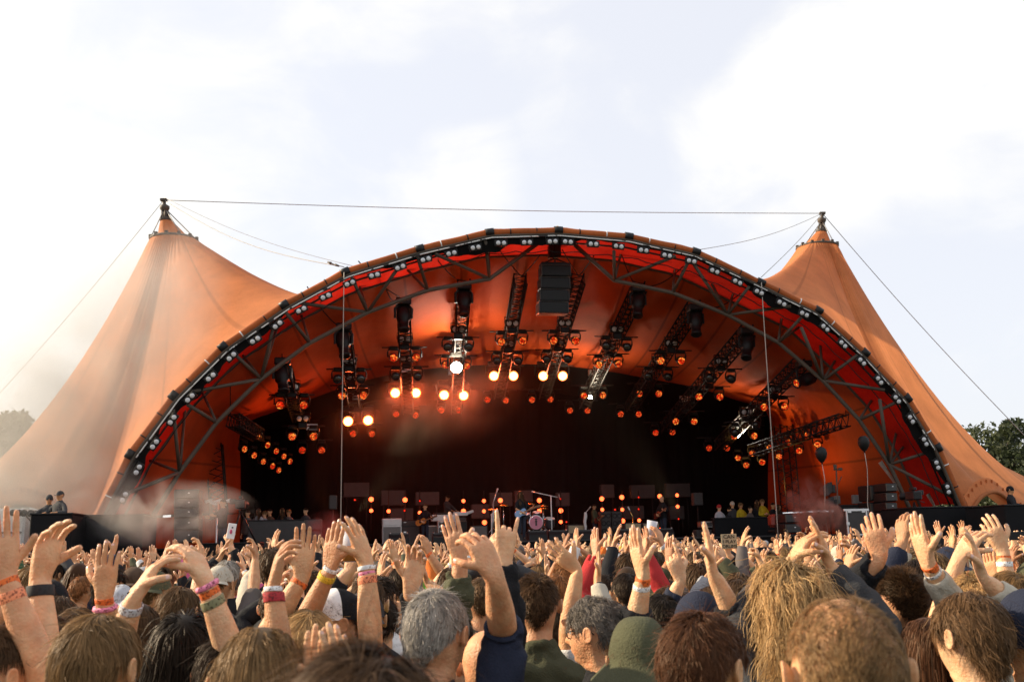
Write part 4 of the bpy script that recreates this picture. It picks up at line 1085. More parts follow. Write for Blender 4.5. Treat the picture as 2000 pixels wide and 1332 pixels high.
        C.f([b0[3], b0[4], cf], 'hip'); C.f([b0[12], b0[11], cb], 'hip')
    F = orient(C.V, C.F); T = C.T
    assert len(F) == len(C.F)
    V = np.array(C.V); vol = 0.0
    for f in F:
        for k in range(1, len(f) - 1): vol += V[f[0]] @ np.cross(V[f[k]], V[f[k + 1]])
    if vol < 0: F = [f[::-1] for f in F]
    base = dict(V=V, F=F, T=T, info=info, yaw=head_yaw, pitch=head_pitch, face=face, level=level, girth=girth)
    return base

TAGS = ['hip', 'torso', 'neckbase', 'neck', 'head', 'shoulder', 'upper', 'fore', 'wrist', 'hand', 'leg', 'foot']
def head_rot(P, yaw, pitch, mask=None, z0=1.50, dz=.085):
    P = np.asarray(P, float).copy()
    if not yaw and not pitch: return P
    z = P[:, 2]; w = np.clip((z - z0) / dz, 0, 1); w = w * w * (3 - 2 * w)
    if mask is not None: w = w * mask
    c = np.array([0, -.012, 1.535]); Q = P - c
    ay = math.radians(yaw) * w; ap = math.radians(pitch) * w
    y2 = Q[:, 1] * np.cos(ap) + Q[:, 2] * np.sin(ap); z2 = -Q[:, 1] * np.sin(ap) + Q[:, 2] * np.cos(ap)     # pitch > 0 bows the head
    x3 = Q[:, 0] * np.cos(ay) - y2 * np.sin(ay); y3 = Q[:, 0] * np.sin(ay) + y2 * np.cos(ay)
    return np.stack([x3, y3, z2], 1) + c
def face_shape(P):
    P = P.copy(); x, y, z = P[:, 0], P[:, 1], P[:, 2]
    fr = np.clip(y / .05, 0, 1) * (z > 1.56)
    gs = lambda cx, cz, sx, sz: np.exp(-((x - cx) / sx) ** 2 - ((z - cz) / sz) ** 2)
    dy = .024 * gs(0, 1.662, .011, .014) + .012 * gs(0, 1.685, .009, .022) + .004 * gs(0, 1.712, .05, .009)
    dy -= .010 * (gs(.031, 1.692, .016, .011) + gs(-.031, 1.692, .016, .011))
    dy += .007 * gs(0, 1.632, .022, .005) + .007 * gs(0, 1.621, .018, .005) - .005 * gs(0, 1.6265, .02, .0022) - .004 * gs(0, 1.609, .02, .006) + .012 * gs(0, 1.592, .02, .012)
    P[:, 1] += dy * fr
    jaw = np.clip((1.64 - z) / .05, 0, 1) * (z > 1.575) * np.clip(y / .03, 0, 1); P[:, 0] *= 1 - .16 * jaw
    temple = np.exp(-((z - 1.70) / .03) ** 2) * np.clip(y / .05, 0, 1); P[:, 0] *= 1 - .04 * temple
    nape = np.exp(-((z - 1.60) / .03) ** 2) * np.clip(-y / .05, 0, 1); P[:, 1] += .014 * nape
    return P
def compact(V, F):
    u = sorted({k for f in F for k in f}); m_ = {k: i for i, k in enumerate(u)}
    return V[u], [[m_[k] for k in f] for f in F]
def body_mesh(B, name='person', level=None):
    lv = level or B['level']; V, F, T = B['V'], B['F'], B['T']; V, F = compact(V, F)
    fm = [1 if t == 'foot' else 2 if t == 'nail' else 10 if t in ('head', 'neck') else 0 for t in T]
    for k in range(lv): V, F, fm = catmull(V, F, fm)
    F = np.asarray(F); hm = np.zeros(len(V)); hm[F[fm == 10].ravel()] = 1; fm = np.where(fm == 10, 0, fm)
    V0 = V; V = face_shape(V); V[hm == 0] = V0[hm == 0]
    V = head_rot(V, B['yaw'], B['pitch'], hm)
    return quick_mesh(name, V, F, [M['skin'], M['shoe'], M['nail']], fm)

def garment(B, kind, level=None, thick=.016, seed=1, fold=.008, sleeve=None, collar=0.0, loose=1.0, lift_hem=0.0):
    """top: 'tee','long','jacket','vest'; or 'trousers'. Taken from the body's own cage and pushed outwards."""
    lv = level or B['level']; V, F, T = B['V'], B['F'], B['T']
    if kind == 'trousers': keep = {'leg', 'hip'}
    elif kind == 'tee': keep = {'torso', 'hip', 'shoulder', 'neckbase'}
    elif kind == 'vest': keep = {'torso', 'hip', 'neckbase'}
    else: keep = {'torso', 'hip', 'shoulder', 'upper', 'fore', 'neckbase'}
    ids = [i for i, t in enumerate(T) if t in keep]
    if kind in ('long', 'jacket', 'tee') and sleeve is not None:      # drop sleeve faces beyond a share of the arm
        nid = []
        for i in ids:
            if T[i] in ('upper', 'fore'):
                c = V[F[i]].mean(0); sd = 'R' if c[0] > 0 else 'L'
                best = None
                for q in ('R', 'L'):
                    I = B['info'][q]; dd = min(np.linalg.norm(c - (I['S'] + (I['E'] - I['S']) * t_)) for t_ in np.linspace(0, 1, 6)); dd2 = min(np.linalg.norm(c - (I['E'] + (I['W'] - I['E']) * t_)) for t_ in np.linspace(0, 1, 8))
                    dm = min(dd, dd2)
                    if best is None or dm < best[0]:
                        if dd < dd2: s_ = np.linalg.norm(c - I['S'])
                        else: s_ = .295 + (c - I['E']) @ I['df']
                        best = (dm, s_)
                if best[1] > sleeve: continue
            nid.append(i)
        ids = nid
    # normals on the cage
    Nn = np.zeros_like(V)
    for i in range(len(F)):
        f = F[i]; p = V[f]; c = p.mean(0); n_ = np.zeros(3)
        for k in range(len(f)): n_ += np.cross(p[k] - c, p[(k + 1) % len(f)] - c)
        for k in f: Nn[k] += n_
    Nn /= np.maximum(1e-9, np.linalg.norm(Nn, axis=1))[:, None]
    used = sorted({k for i in ids for k in F[i]}); mp_ = {k: j for j, k in enumerate(used)}
    off = np.full(len(V), thick)
    for i in ids:
        t = T[i]; o = {'torso': thick * 1.25 * loose, 'hip': thick * 1.3 * loose, 'shoulder': thick * 1.15, 'upper': thick * 1.05, 'fore': thick * .95, 'neckbase': thick * .6, 'leg': thick * .9}.get(t, thick)
        for k in F[i]: off[k] = o
    GV = [V[k] + Nn[k] * off[k] for k in used]; GF = [[mp_[k] for k in F[i]] for i in ids]
    cnt = {}
    for f in GF:
        for k in range(len(f)):
            a, b = f[k], f[(k + 1) % len(f)]; cnt.setdefault((min(a, b), max(a, b)), []).append((a, b))
    bl = {}
    inv = {j: k for k, j in mp_.items()}
    bedges = [v[0] for v in cnt.values() if len(v) == 1]
    bverts = {a for e in bedges for a in e}
    # boundary normals: pull an inner ring back to the skin so cuffs, necklines and hems have thickness
    ring2 = {}; ring1 = {}
    for j in bverts:
        k = inv[j]; p = GV[j]; isneck = 144 <= k < 160
        if isneck and collar > 0:
            c = np.array([0, -.014, V[k][2]]); o = unit(V[k] - c)
            GV.append(p + np.array([0, -.006, collar]) - o * .012); ring1[j] = len(GV) - 1
            GV.append(p + np.array([0, -.004, collar * .2]) - o * .022); ring2[j] = len(GV) - 1
        else:
            GV.append(V[k] + Nn[k] * .002); ring2[j] = len(GV) - 1
    for a, b in bedges:
        if a in ring1 and b in ring1:
            GF.append([b, a, ring1[a], ring1[b]]); GF.append([ring1[b], ring1[a], ring2[a], ring2[b]])
        elif a in ring1 or b in ring1: GF.append([b, a, ring2[a], ring2[b]])
        else: GF.append([b, a, ring2[a], ring2[b]])
    Vv, Ff, fm = np.array(GV), GF, [0] * len(GF)
    for k in range(lv): Vv, Ff, fm = catmull(Vv, Ff, fm)
    nn = vnormals(Vv, Ff)
    if fold:
        a = smoothnoise(Vv * np.array([38, 38, 30]), seed); b = smoothnoise(Vv * np.array([90, 90, 70]), seed + 3)
        Vv = Vv + nn * (fold * (np.abs(a) - .35) * 1.4 + fold * .35 * b)[:, None]
    m_ = M['cloth2'] if kind == 'trousers' else M['cloth']
    return quick_mesh('trousers' if kind == 'trousers' else 'top', Vv, Ff, [m_], fm)

# ------------------------------------------------------------------ hair
HC = np.array([0, -.004, 1.688]); HR = np.array([.0815, .1055, .106])
def hair(style, n=4000, seg=6, width=.0022, seed=0, yaw=0, pitch=0, name='hair'):
    r = np.random.RandomState(seed)
    S = dict(len=.06, lenv=.3, lift=.25, grav=.0, comb=(0, -.35, -.2), curl=0.0, curlf=60, vol=.006, front=1.72, side=1.66, back=1.60, thin=0.0, part=0, clump=.5, spread=0, jitter=.12, cap=True, crown=True, hold=0.0)
    S.update(style)
    u = r.normal(size=(n * 4, 3)); u /= np.linalg.norm(u, axis=1)[:, None]
    P = HC + u * HR
    # hairline height as a function of azimuth (front, side, back)
    def hl(u):
        f = np.clip(u[:, 1], 0, 1); b = np.clip(-u[:, 1], 0, 1); s_ = np.abs(u[:, 0])
        tot = f ** 2 + b ** 2 + s_ ** 2 + 1e-6
        return (S['front'] * f ** 2 + S['back'] * b ** 2 + S['side'] * s_ ** 2) / tot
    ok = P[:, 2] > hl(u) + .006 * r.normal(size=len(P))
    if S['len'] < .2:                     # keep the ears and temples free
        ok &= ~((np.abs(P[:, 0]) > .045) & (P[:, 1] > -.035) & (P[:, 2] < 1.712))
    if S['thin']:                         # balding crown
        bald = np.exp(-(np.hypot(u[:, 0] / .75, (u[:, 1] - .25) / .85)) ** 2 * 1.4) * (u[:, 2] > .2)
        ok &= r.uniform(size=len(P)) > S['thin'] * bald * 1.25
    P = P[ok][:n]; u = u[ok][:n]; n = len(P)
    nrm = u / HR; nrm /= np.linalg.norm(nrm, axis=1)[:, None]
    comb = np.tile(np.array(S['comb'], float), (n, 1))
    if S['part']:                         # fall away from a parting
        sg = np.sign(P[:, 0] - S['part'] + .004 * r.normal(size=n)); comb[:, 0] += sg * .35
    if S['crown']:                        # whorl at the crown: hair runs away from it
        w = P - (HC + np.array([.01, -.55 * HR[1], .8 * HR[2]])); w /= np.linalg.norm(w, axis=1)[:, None] + 1e-6
        comb = comb + w * S.get('whorl', .45)
    tang = comb - nrm * np.sum(comb * nrm, 1)[:, None]
    tang /= np.linalg.norm(tang, axis=1)[:, None] + 1e-6
    # clumps share a direction
    kcl = max(8, int(n / 22)); cc = P[r.choice(n, kcl, replace=False)]
    cid = np.zeros(n, int); bestd = np.full(n, 9.0)
    for k in range(kcl):
        d = np.sum((P - cc[k]) ** 2, 1); m_ = d < bestd; cid[m_] = k; bestd[m_] = d[m_]
    cdir = r.normal(size=(kcl, 3)) * S['jitter'] * 2.0; clen = 1 + r.normal(size=kcl) * S['lenv'] * .5; cph = r.uniform(0, 6.28, kcl); chv = r.uniform(-.22, .22, kcl)
    if S.get('flow', .4):                 # slow drift of the combing direction over the head
        fl_ = np.stack([smoothnoise(P * 26, seed + 11 + k) for k in range(3)], 1) * S.get('flow', .4); fl_ -= nrm * np.sum(fl_ * nrm, 1)[:, None]; tang = tang + fl_
    d = tang * (1 - S['lift']) + nrm * S['lift'] + cdir[cid] * S['clump'] + r.normal(size=(n, 3)) * S['jitter']
    d /= np.linalg.norm(d, axis=1)[:, None]
    fly = (r.uniform(size=n) < S.get('fly', .05)); d[fly] += nrm[fly] * .55 + r.normal(size=(fly.sum(), 3)) * .35; d /= np.linalg.norm(d, axis=1)[:, None]
    L_ = S['len'] * np.clip(clen[cid] + r.normal(size=n) * S['lenv'] * .35, .35, 1.8)
    if 'lenz' in S:                       # shorter sides and nape (fades)
        k = np.clip((P[:, 2] - S['lenz'][0]) / (S['lenz'][1] - S['lenz'][0]), 0, 1); L_ = L_ * (S['lenz'][2] + (1 - S['lenz'][2]) * k)
    L_ = np.minimum(L_, S.get('maxlen', 9))
    step = L_ / seg
    X = [P - nrm * .001]; p = P.copy(); ax1 = np.cross(nrm, [0, 0, 1.0]); ax1 /= np.linalg.norm(ax1, axis=1)[:, None] + 1e-6
    ph = cph[cid] + r.normal(size=n) * .35; cl = np.zeros(n)
    lag = 1.0 + S['vol'] / HR.mean()
    for k in range(seg):
        d = d + np.array([0, 0, -1.0]) * S['grav'] * (step / .02)[:, None]
        if S['curl']:
            cl = cl + step; a = ph + cl * S['curlf']
            d = d + (ax1 * np.cos(a)[:, None] + nrm * np.sin(a)[:, None]) * S['curl']
        d /= np.linalg.norm(d, axis=1)[:, None]
        p = p + d * step[:, None]
        q = (p - HC) / HR; qn = np.linalg.norm(q, axis=1); lim = 1.0 + .0042 / HR.mean() + (S['vol'] * (.35 + .65 * (k + 1) / seg)) / HR.mean() * (.6 + .8 * ((cid * 7919) % 100) / 100)
        ins = qn < lim
        p[ins] = HC + (q[ins] / qn[ins][:, None] * lim[ins][:, None]) * HR
        cg = S.get('cling', .45)
        if cg:
            outm = (~ins) & (p[:, 2] > 1.60) & ~fly; nl = lim + (qn - lim) * (1 - cg); p[outm] = HC + (q[outm] / qn[outm][:, None] * nl[outm][:, None]) * HR
        # below the skull: stay outside the neck and on the back and shoulders
        nk = (p[:, 2] < 1.60); rad = np.hypot(p[:, 0], p[:, 1] + .01); mn = .068 + np.clip((1.56 - p[:, 2]), 0, .15) * .75
        fix = nk & (rad < mn) & (p[:, 2] > 1.2); p[fix, 0] *= (mn / np.maximum(rad, 1e-3))[fix]; p[fix, 1] = (p[fix, 1] + .01) * (mn / np.maximum(rad, 1e-3))[fix] - .01
        X.append(p.copy())
    X = np.stack(X, 1)                    # n, seg+1, 3
    T_ = np.diff(X, axis=1); T_ = np.concatenate([T_, T_[:, -1:]], 1)
    out = X - HC; sd_ = np.cross(T_, out); sd_ /= np.linalg.norm(sd_, axis=2)[:, :, None] + 1e-9
    tw = r.normal(size=(n, 1, 1)) * .5; on = out / (np.linalg.norm(out, axis=2)[:, :, None] + 1e-9)
    sd_ = sd_ * np.cos(tw) + on * np.sin(tw)
    wv = width * (.7 + .6 * r.uniform(size=(n, 1, 1))) * np.linspace(1, .35, seg + 1)[None, :, None]
    A = (X + sd_ * wv / 2).reshape(-1, 3); B_ = (X - sd_ * wv / 2).reshape(-1, 3)
    V = np.concatenate([A, B_]); m_ = len(A)
    i0 = (np.arange(n)[:, None] * (seg + 1) + np.arange(seg)[None, :]).ravel()
    F = np.stack([i0, i0 + 1, m_ + i0 + 1, m_ + i0], 1)
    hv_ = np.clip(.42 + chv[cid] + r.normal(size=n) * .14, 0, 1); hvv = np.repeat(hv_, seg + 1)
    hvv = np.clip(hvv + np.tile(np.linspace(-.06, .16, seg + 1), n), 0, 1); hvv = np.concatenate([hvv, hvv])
    if S['cap']:                          # scalp layer under the strands
        nt, npn = 20, 28; cv, cf = [], []
        for i in range(nt + 1):
            t = math.pi * .78 * i / nt
            for k in range(npn):
                a = 2 * math.pi * k / npn; cv.append((math.sin(t) * math.cos(a), math.sin(t) * math.sin(a), math.cos(t)))
        cu = np.array(cv); th_ = S.get('capt', .003); cp = HC + cu * (HR + th_); low = (cp[:, 2] > hl(cu) - .004) & ~((S['len'] < .2) & (np.abs(cp[:, 0]) > .05) & (cp[:, 1] > -.035) & (cp[:, 2] < 1.708))
        for i in range(nt):
            for k in range(npn):
                q = [i * npn + k, (i + 1) * npn + k, (i + 1) * npn + (k + 1) % npn, i * npn + (k + 1) % npn]
                if all(low[z] for z in q): cf.append(q)
        if cf:
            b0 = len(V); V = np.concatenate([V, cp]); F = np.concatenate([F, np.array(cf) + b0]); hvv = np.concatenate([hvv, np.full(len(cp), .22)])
    V = head_rot(V, yaw, pitch, None, 1.34, .2) if S['len'] > .2 else head_rot(V, yaw, pitch)
    return quick_mesh(name, V, F, [M['hair']], None, True, hvv)

HS_ = {
 'short': dict(len=.036, lift=.15, front=1.725, side=1.69, back=1.595, lenz=(1.62, 1.74, .3), vol=.003, jitter=.06, grav=.02),
 'crop': dict(len=.016, lift=.40, cling=.1, front=1.735, side=1.70, back=1.60, lenz=(1.60, 1.72, .35), vol=.002, capt=.0022, jitter=.08),
 'buzz': dict(len=.008, lift=.6, cling=0, front=1.735, side=1.70, back=1.60, vol=.001, capt=.0015),
 'mid': dict(len=.075, lift=.08, grav=.12, front=1.715, side=1.665, back=1.575, vol=.007, curl=.07, curlf=60, jitter=.08, clump=1.3, lenv=.3, lenz=(1.58, 1.72, .5), flow=.6, whorl=.35),
 'wavy': dict(len=.095, lift=.10, grav=.16, front=1.71, side=1.645, back=1.56, vol=.011, curl=.22, curlf=75, jitter=.08, lenv=.35, clump=1.6, lenz=(1.56, 1.70, .55), flow=.8, whorl=.3),
 'mop': dict(len=.19, lift=.16, grav=.15, front=1.70, side=1.63, back=1.56, vol=.020, cling=.25, curl=.42, curlf=52, jitter=.09, lenv=.4, clump=2.2, flow=.9, whorl=.4),
 'curly': dict(len=.075, lift=.30, grav=.06, front=1.72, side=1.67, back=1.58, vol=.009, cling=.3, curl=.6, curlf=150, jitter=.12, flow=.6),
 'curlylong': dict(len=.36, lift=.18, grav=.26, front=1.70, side=1.62, back=1.56, vol=.030, curl=.32, curlf=62, jitter=.06, lenv=.3, clump=1.6, flow=.6),
 'long': dict(len=.42, lift=.06, grav=.42, front=1.72, side=1.64, back=1.56, vol=.013, curl=.04, curlf=26, jitter=.06, part=.004, comb=(0, -.2, -.5), lenv=.15, clump=1.2, whorl=.1, flow=.2),
 'bald': dict(len=.012, lift=.5, front=1.75, side=1.68, back=1.60, thin=1.0, vol=.001, cap=False),
 'thin': dict(len=.020, lift=.24, front=1.735, side=1.68, back=1.585, thin=.55, vol=.002, cap=False, jitter=.08, flow=.6),
}
HAIRCOL = {'brown': (.082, .043, .021), 'dark': (.026, .015, .010), 'black': (.014, .010, .008), 'blond': (.44, .275, .12), 'dkblond': (.22, .128, .055), 'red': (.100, .040, .018), 'grey': (.34, .31, .27), 'ginger': (.26, .105, .036), 'ltbrown': (.145, .080, .038), 'salt': (.16, .14, .12)}
SKIN = [(.63, .355, .178), (.54, .28, .135), (.71, .43, .24), (.59, .32, .155), (.43, .21, .098), (.65, .34, .178)]

# ------------------------------------------------------------------ hats and wrist wear (children of a person)
def cap_mesh(col_mats, brim_yaw=0, yaw=0, pitch=0, style='cap'):
    V, F, fm = [], [], []
    R_ = HR + np.array([.010, .010, .012]); n, m_ = 24, 10
    lo = {'cap': .05, 'beanie': -.28, 'bucket': -.02}[style]
    for i in range(m_ + 1):
        t = (math.pi / 2 - math.asin(lo)) * i / m_
        for k in range(n):
            a = 2 * math.pi * k / n; q = np.array([math.sin(t) * math.cos(a), math.sin(t) * math.sin(a), math.cos(t)])
            pz = HC + q * R_
            if style == 'bucket' : pz = HC + np.array([q[0] * R_[0], q[1] * R_[1], (q[2] - max(0, q[2] - .75) ** 2 * 1.3) * R_[2] * 1.16])
            if style == 'bucket': pz[:2] *= (1 + .04 * (i / m_)); 
            if style == 'beanie': pz = HC + q * (R_ + .006) * (1 + .012 * math.cos(a * 18) * (i / m_)) * np.array([1, 1, 1.04])
            pz = pz + q * .0022 * smoothnoise(q[None] * 6, 5)[0]
            V.append(pz)
    for i in range(m_):
        for k in range(n):
            F.append([i * n + k, (i + 1) * n + k, (i + 1) * n + (k + 1) % n, i * n + (k + 1) % n]); fm.append(1 if (k + .5) / n < .5 and len(col_mats) > 1 and i >= 0 else 0)
    if style == 'cap':
        b0 = len(V); ns = 12; cy = HC + np.array([0, 0, R_[2] * lo])
        for j in range(5):
            for i in range(ns + 1):
                a = math.pi / 2 + (i / ns - .5) * 2.1; ext = j / 4 * .068 * (math.cos((i / ns - .5) * 2.6) * .6 + .4)
                V.append(cy + np.array([math.cos(a) * (R_[0] + ext * .7), math.sin(a) * (R_[1] + ext), -.016 * (j / 4) ** 1.5 - .010 * (2 * abs(i / ns - .5)) ** 2 * (j / 4)]))
        for j in range(4):
            for i in range(ns): F.append([b0 + j * (ns + 1) + i, b0 + j * (ns + 1) + i + 1, b0 + (j + 1) * (ns + 1) + i + 1, b0 + (j + 1) * (ns + 1) + i]); fm.append(0)
    if style == 'bucket':
        b0 = m_ * n; bb = len(V); prev = [b0 + k for k in range(n)]
        for j in range(1, 6):
            cur_ = []
            for k in range(n):
                a = 2 * math.pi * k / n; e = .011 * j; w = .004 * math.sin(a * 3 + 1) * j / 5
                base = np.array(V[b0 + k]); o = unit([math.cos(a), math.sin(a), 0])
                V.append(base + o * e + np.array([0, 0, -.0105 * j + w])); cur_.append(len(V) - 1)
            for k in range(n): F.append([prev[k], cur_[k], cur_[(k + 1) % n], prev[(k + 1) % n]]); fm.append(0)
            prev = cur_
    V = np.array(V)
    if brim_yaw:
        a = math.radians(brim_yaw); Q = V - HC; V = np.stack([Q[:, 0] * math.cos(a) - Q[:, 1] * math.sin(a), Q[:, 0] * math.sin(a) + Q[:, 1] * math.cos(a), Q[:, 2]], 1) + HC
    V = head_rot(V, yaw, pitch)
    me = quick_mesh('hat', V, F, col_mats, fm)
    return me
def band_mesh(I, s0, w, r_=.036, name='wristband', tilt=.1, mats=None, flat=.86, bead=False):
    """ring round the forearm, s0 metres below the wrist"""
    df = I['df']; c = I['W'] - df * s0; A = unit(I['X'] - df * (I['X'] @ df)); B = np.cross(df, A); fl_ = .80 + .2 * min(1, max(0, s0) / .04)
    V, F = [], []; n = 24
    prof = [(-.004, -w / 2), (.0002, -w / 2), (.0006, -w * .46), (.0006, w * .46), (.0002, w / 2), (-.004, w / 2)]
    if bead: prof = [(-.004, -w / 2), (.002, -w * .4), (.004, 0), (.002, w * .4), (-.004, w / 2)]
    for dr, h in prof:
        for k in range(n):
            a = 2 * math.pi * k / n; rr = r_ + dr + (.0025 * math.cos(k * math.pi) if bead else 0)
            V.append(c + (A * math.cos(a) + B * math.sin(a) * fl_) * rr + df * (h + tilt * r_ * math.sin(a)))
    for i in range(len(prof) - 1):
        for k in range(n): F.append([i * n + k, i * n + (k + 1) % n, (i + 1) * n + (k + 1) % n, (i + 1) * n + k])
    return quick_mesh(name, V, F, mats or [M['band']])
# ================================================================== the crowd near the camera, one by one
COLS = {'black': (.012, .012, .014), 'navy': (.018, .022, .04), 'olive': (.075, .075, .04), 'grey': (.30, .30, .31), 'lightgrey': (.46, .47, .50), 'white': (.72, .72, .70), 'beige': (.48, .43, .34), 'brown': (.09, .055, .035), 'lime': (.28, .62, .10), 'red': (.42, .03, .03), 'blue': (.06, .12, .28), 'yellow': (.50, .36, .02), 'orange': (.70, .17, .03), 'taupe': (.12, .10, .09), 'green': (.04, .10, .05), 'pink': (.60, .12, .25), 'darkgrey': (.05, .05, .052)}
OCC = []                                 # ground already taken
hair_cache = {}
WARN = []
def obj_color(o, c): o.color = (c[0], c[1], c[2], 1)
def arm(side, w, d, tip, palm, pose, dd=0.0, hint=None, hs=1.0):
    return dict(side=side, wpx=w, d=d, tpx=tip, dd=dd, p=palm, pose=pose, hint=hint, hs=hs)
BANDC = {'orange': (.78, .15, .02), 'white': (.80, .79, .76), 'pink': (.85, .25, .38), 'black': (.012, .012, .013), 'yellow': (.75, .48, .03), 'red': (.40, .02, .025), 'olive': (.25, .24, .12), 'silver': (.6, .6, .6), 'blue': (.10, .30, .60), 'coral': (.85, .27, .12), 'green': (.2, .5, .1)}
def person(label, px, top, d, hstyle, hcol, yaw=0, hyaw=0, pitch=0, skin=0, kind='long', tcol='black', sleeve=.52, collar=0.0, arms=(), bands=(), hat=None, n=4500, width=.0022, level=2, group=None, girth=1.0, htweak=None, seed=None, thick=.016, fold=.008, place_at=None, scale=None, glasses=False, nudge=0.0, capm=None):
    pt = at(px, top, d)
    hairadd = {'mop': .03, 'wavy': .014, 'mid': .010, 'curly': .016, 'curlylong': .025, 'short': .007, 'long': .012}.get(hstyle, .004) + (.012 if hat else 0)
    if hat: hairadd = .018
    s = scale or (pt.z - hairadd) / 1.795
    mw = Matrix.Translation((pt.x, pt.y, 0)) @ Matrix.Rotation(R(yaw), 4, 'Z') @ Matrix.Scale(s, 4)
    inv = mw.inverted(); rot = Matrix.Rotation(R(-yaw), 3, 'Z')
    spec = {'L': None, 'R': None}
    for a in arms:
        sg = 1 if a['side'] == 'R' else -1
        S = mw @ Vector((sg * .175, -.008, 1.385)); dmin = None
        for k in range(-60, 61):
            q = a['d'] + k * .02
            if q < .5: continue
            L_ = (at(*a['wpx'], q) - S).length
            if L_ <= .553 * s and (dmin is None or abs(k) < dmin[0]): dmin = (abs(k), q)
        if dmin is None:
            best = min((( (at(*a['wpx'], a['d'] + k * .02) - S).length, a['d'] + k * .02) for k in range(-60, 61) if a['d'] + k * .02 > .5))
            WARN.append('%s %s out of reach: %.2f (max %.2f)' % (label[:28], a['side'], best[0], .553 * s)); dq = best[1]
        else: dq = dmin[1]
        W = at(*a['wpx'], dq); Fd = at(*a['tpx'], dq + a['dd']) - W
        h = a['hint'] or (sg * .8, 0, -.7)
        spec[a['side']] = dict(w=tuple(inv @ W), f=tuple(rot @ Fd), p=tuple(rot @ Vector(a['p'])), pose=a['pose'], hint=tuple(rot @ Vector(h)), hs=a['hs'])
    B = body(spec['L'], spec['R'], girth=girth, head_yaw=hyaw, head_pitch=pitch, level=level)
    sd_ = seed if seed is not None else (int(px * 7 + top) % 9973)
    o = link('person', body_mesh(B)); o.matrix_basis = mw; obj_color(o, SKIN[skin % len(SKIN)])
    tag(o, label, 'person', group)
    if kind:
        nm = {'jacket': 'jacket', 'long': 'sweater', 'tee': 'tshirt', 'vest': 'vest'}[kind]
        g_ = link(nm, garment(B, kind, level=level, thick=thick * (1.3 if kind == 'jacket' else 1), fold=fold * (1.4 if kind == 'jacket' else 1), sleeve=sleeve if kind != 'tee' else .17, collar=collar, seed=sd_), o); obj_color(g_, COLS[tcol])
    tr_me = garment(B, 'trousers', level=1, thick=.012, fold=.004, seed=sd_); link('trousers', tr_me, o)
    if hstyle:
        st_ = dict(HS_[hstyle]); st_.update(htweak or {})
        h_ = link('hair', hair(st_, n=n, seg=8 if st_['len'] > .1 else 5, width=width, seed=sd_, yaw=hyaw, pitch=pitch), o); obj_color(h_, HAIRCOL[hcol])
    if hat:
        style, c1, c2, byaw = hat
        mm = [M['hat']]
        me = cap_mesh([M['hat']] if c2 is None else [M['hat'], capm], byaw, hyaw, pitch, style)
        hh = link({'cap': 'cap', 'beanie': 'beanie', 'bucket': 'bucket_hat'}[style], me, o); obj_color(hh, COLS[c1])
    for b in bands:
        sd, s0, w, col, nm = b[:5]
        rr = .0288 + max(0, s0 - .03) * .13 + (b[5] if len(b) > 5 else 0)
        bb = link(nm, band_mesh(B['info'][sd], s0, w, r_=rr, name=nm, bead=nm == 'hair_tie'), o); obj_color(bb, BANDC[col])
    if abs(hyaw) > 45:
        for sg in (1, -1):
            m2 = MB(); m2.ball((0, 0, 0), .0125, n=12, m=8); vv = head_rot(np.array(m2.v) + np.array([sg * .031, .079, 1.6915]), hyaw, pitch)
            me = bpy.data.meshes.new('eye'); me.from_pydata([tuple(q) for q in vv], [], m2.f); me.materials.append(M['eye']); link('eye', me, o)
    if glasses:
        m2 = MB()
        gl = []
        for sg in (1, -1):
            ring = [(sg * .032 + .024 * math.cos(a), .098 - .006 * abs(math.cos(a)), 1.690 + .018 * math.sin(a)) for a in np.linspace(0, 2 * math.pi, 15)]
            gl.append(ring); gl.append([(sg * .056, .093, 1.695), (sg * .074, .06, 1.696), (sg * .082, -.01, 1.69), (sg * .084, -.025, 1.675)])
        gl.append([(-.009, .103, 1.694), (.009, .103, 1.694)])
        for ln in gl: m2.tube([tuple(p) for p in head_rot(np.array(ln), hyaw, pitch)], .0022, 6)
        link('glasses', None, o) if False else None
        me = bpy.data.meshes.new('glasses'); me.from_pydata(m2.v, [], m2.f); me.materials.append(M['rubber']); link('glasses', me, o)
    OCC.append((pt.x, pt.y))
    o['_h'] = s
    return o, B
LFT, RGT, AWY, TWD = (-1, .1, 0), (1, .1, 0), (0, 1, 0), (0, -1, 0)
M['cap_white'] = mat('white_cap_panel', (.8, .79, .77), .8, noise_s=20, var=.06)
P_ = person
fg = []
P_('person with thin brown hair and a ruddy cheek in the lower left corner', -8, 1220, 2.5, 'short', 'brown', hyaw=-35, skin=5, tcol='red')
P_('person with wavy brown hair holding up a flat hand, orange band and pink tie', 88, 1194, 3.3, 'wavy', 'brown', tcol='red', skin=3, arms=[arm('R', (203, 1166), 3.0, (213, 1064), AWY, 'flat')], bands=[('R', .012, .02, 'orange', 'wristband'), ('R', .036, .016, 'pink', 'hair_tie', .004)], sleeve=.3)
P_('person with tousled dark blond hair and a light grey hood, low at the left', 192, 1193, 2.3, 'mid', 'dkblond', hyaw=-12, tcol='lightgrey', kind='jacket', collar=.05, n=9000, width=.002, fold=.012, htweak=dict(vol=.004, len=.06, jitter=.045, clump=.8, fly=.02))
P_('person with long dark curls raising both hands together, silver watch and stacked wristbands', 366, 1182, 2.95, 'curlylong', 'black', tcol='grey', sleeve=.33, n=6500, skin=2,
   arms=[arm('L', (262, 1168), 2.7, (345, 1036), (.9, .5, -.3), 'cup', dd=.05, hint=(-1, -.2, -.8)), arm('R', (402, 1136), 2.6, (352, 1028), (-.9, .4, -.5), 'cup', dd=.05, hint=(1, -.2, -.8))],
   bands=[('L', .03, .022, 'silver', 'wristwatch', .003), ('R', .012, .016, 'pink', 'hair_tie', .004), ('R', .034, .022, 'orange', 'wristband'), ('R', .062, .024, 'olive', 'wristband', .001)])
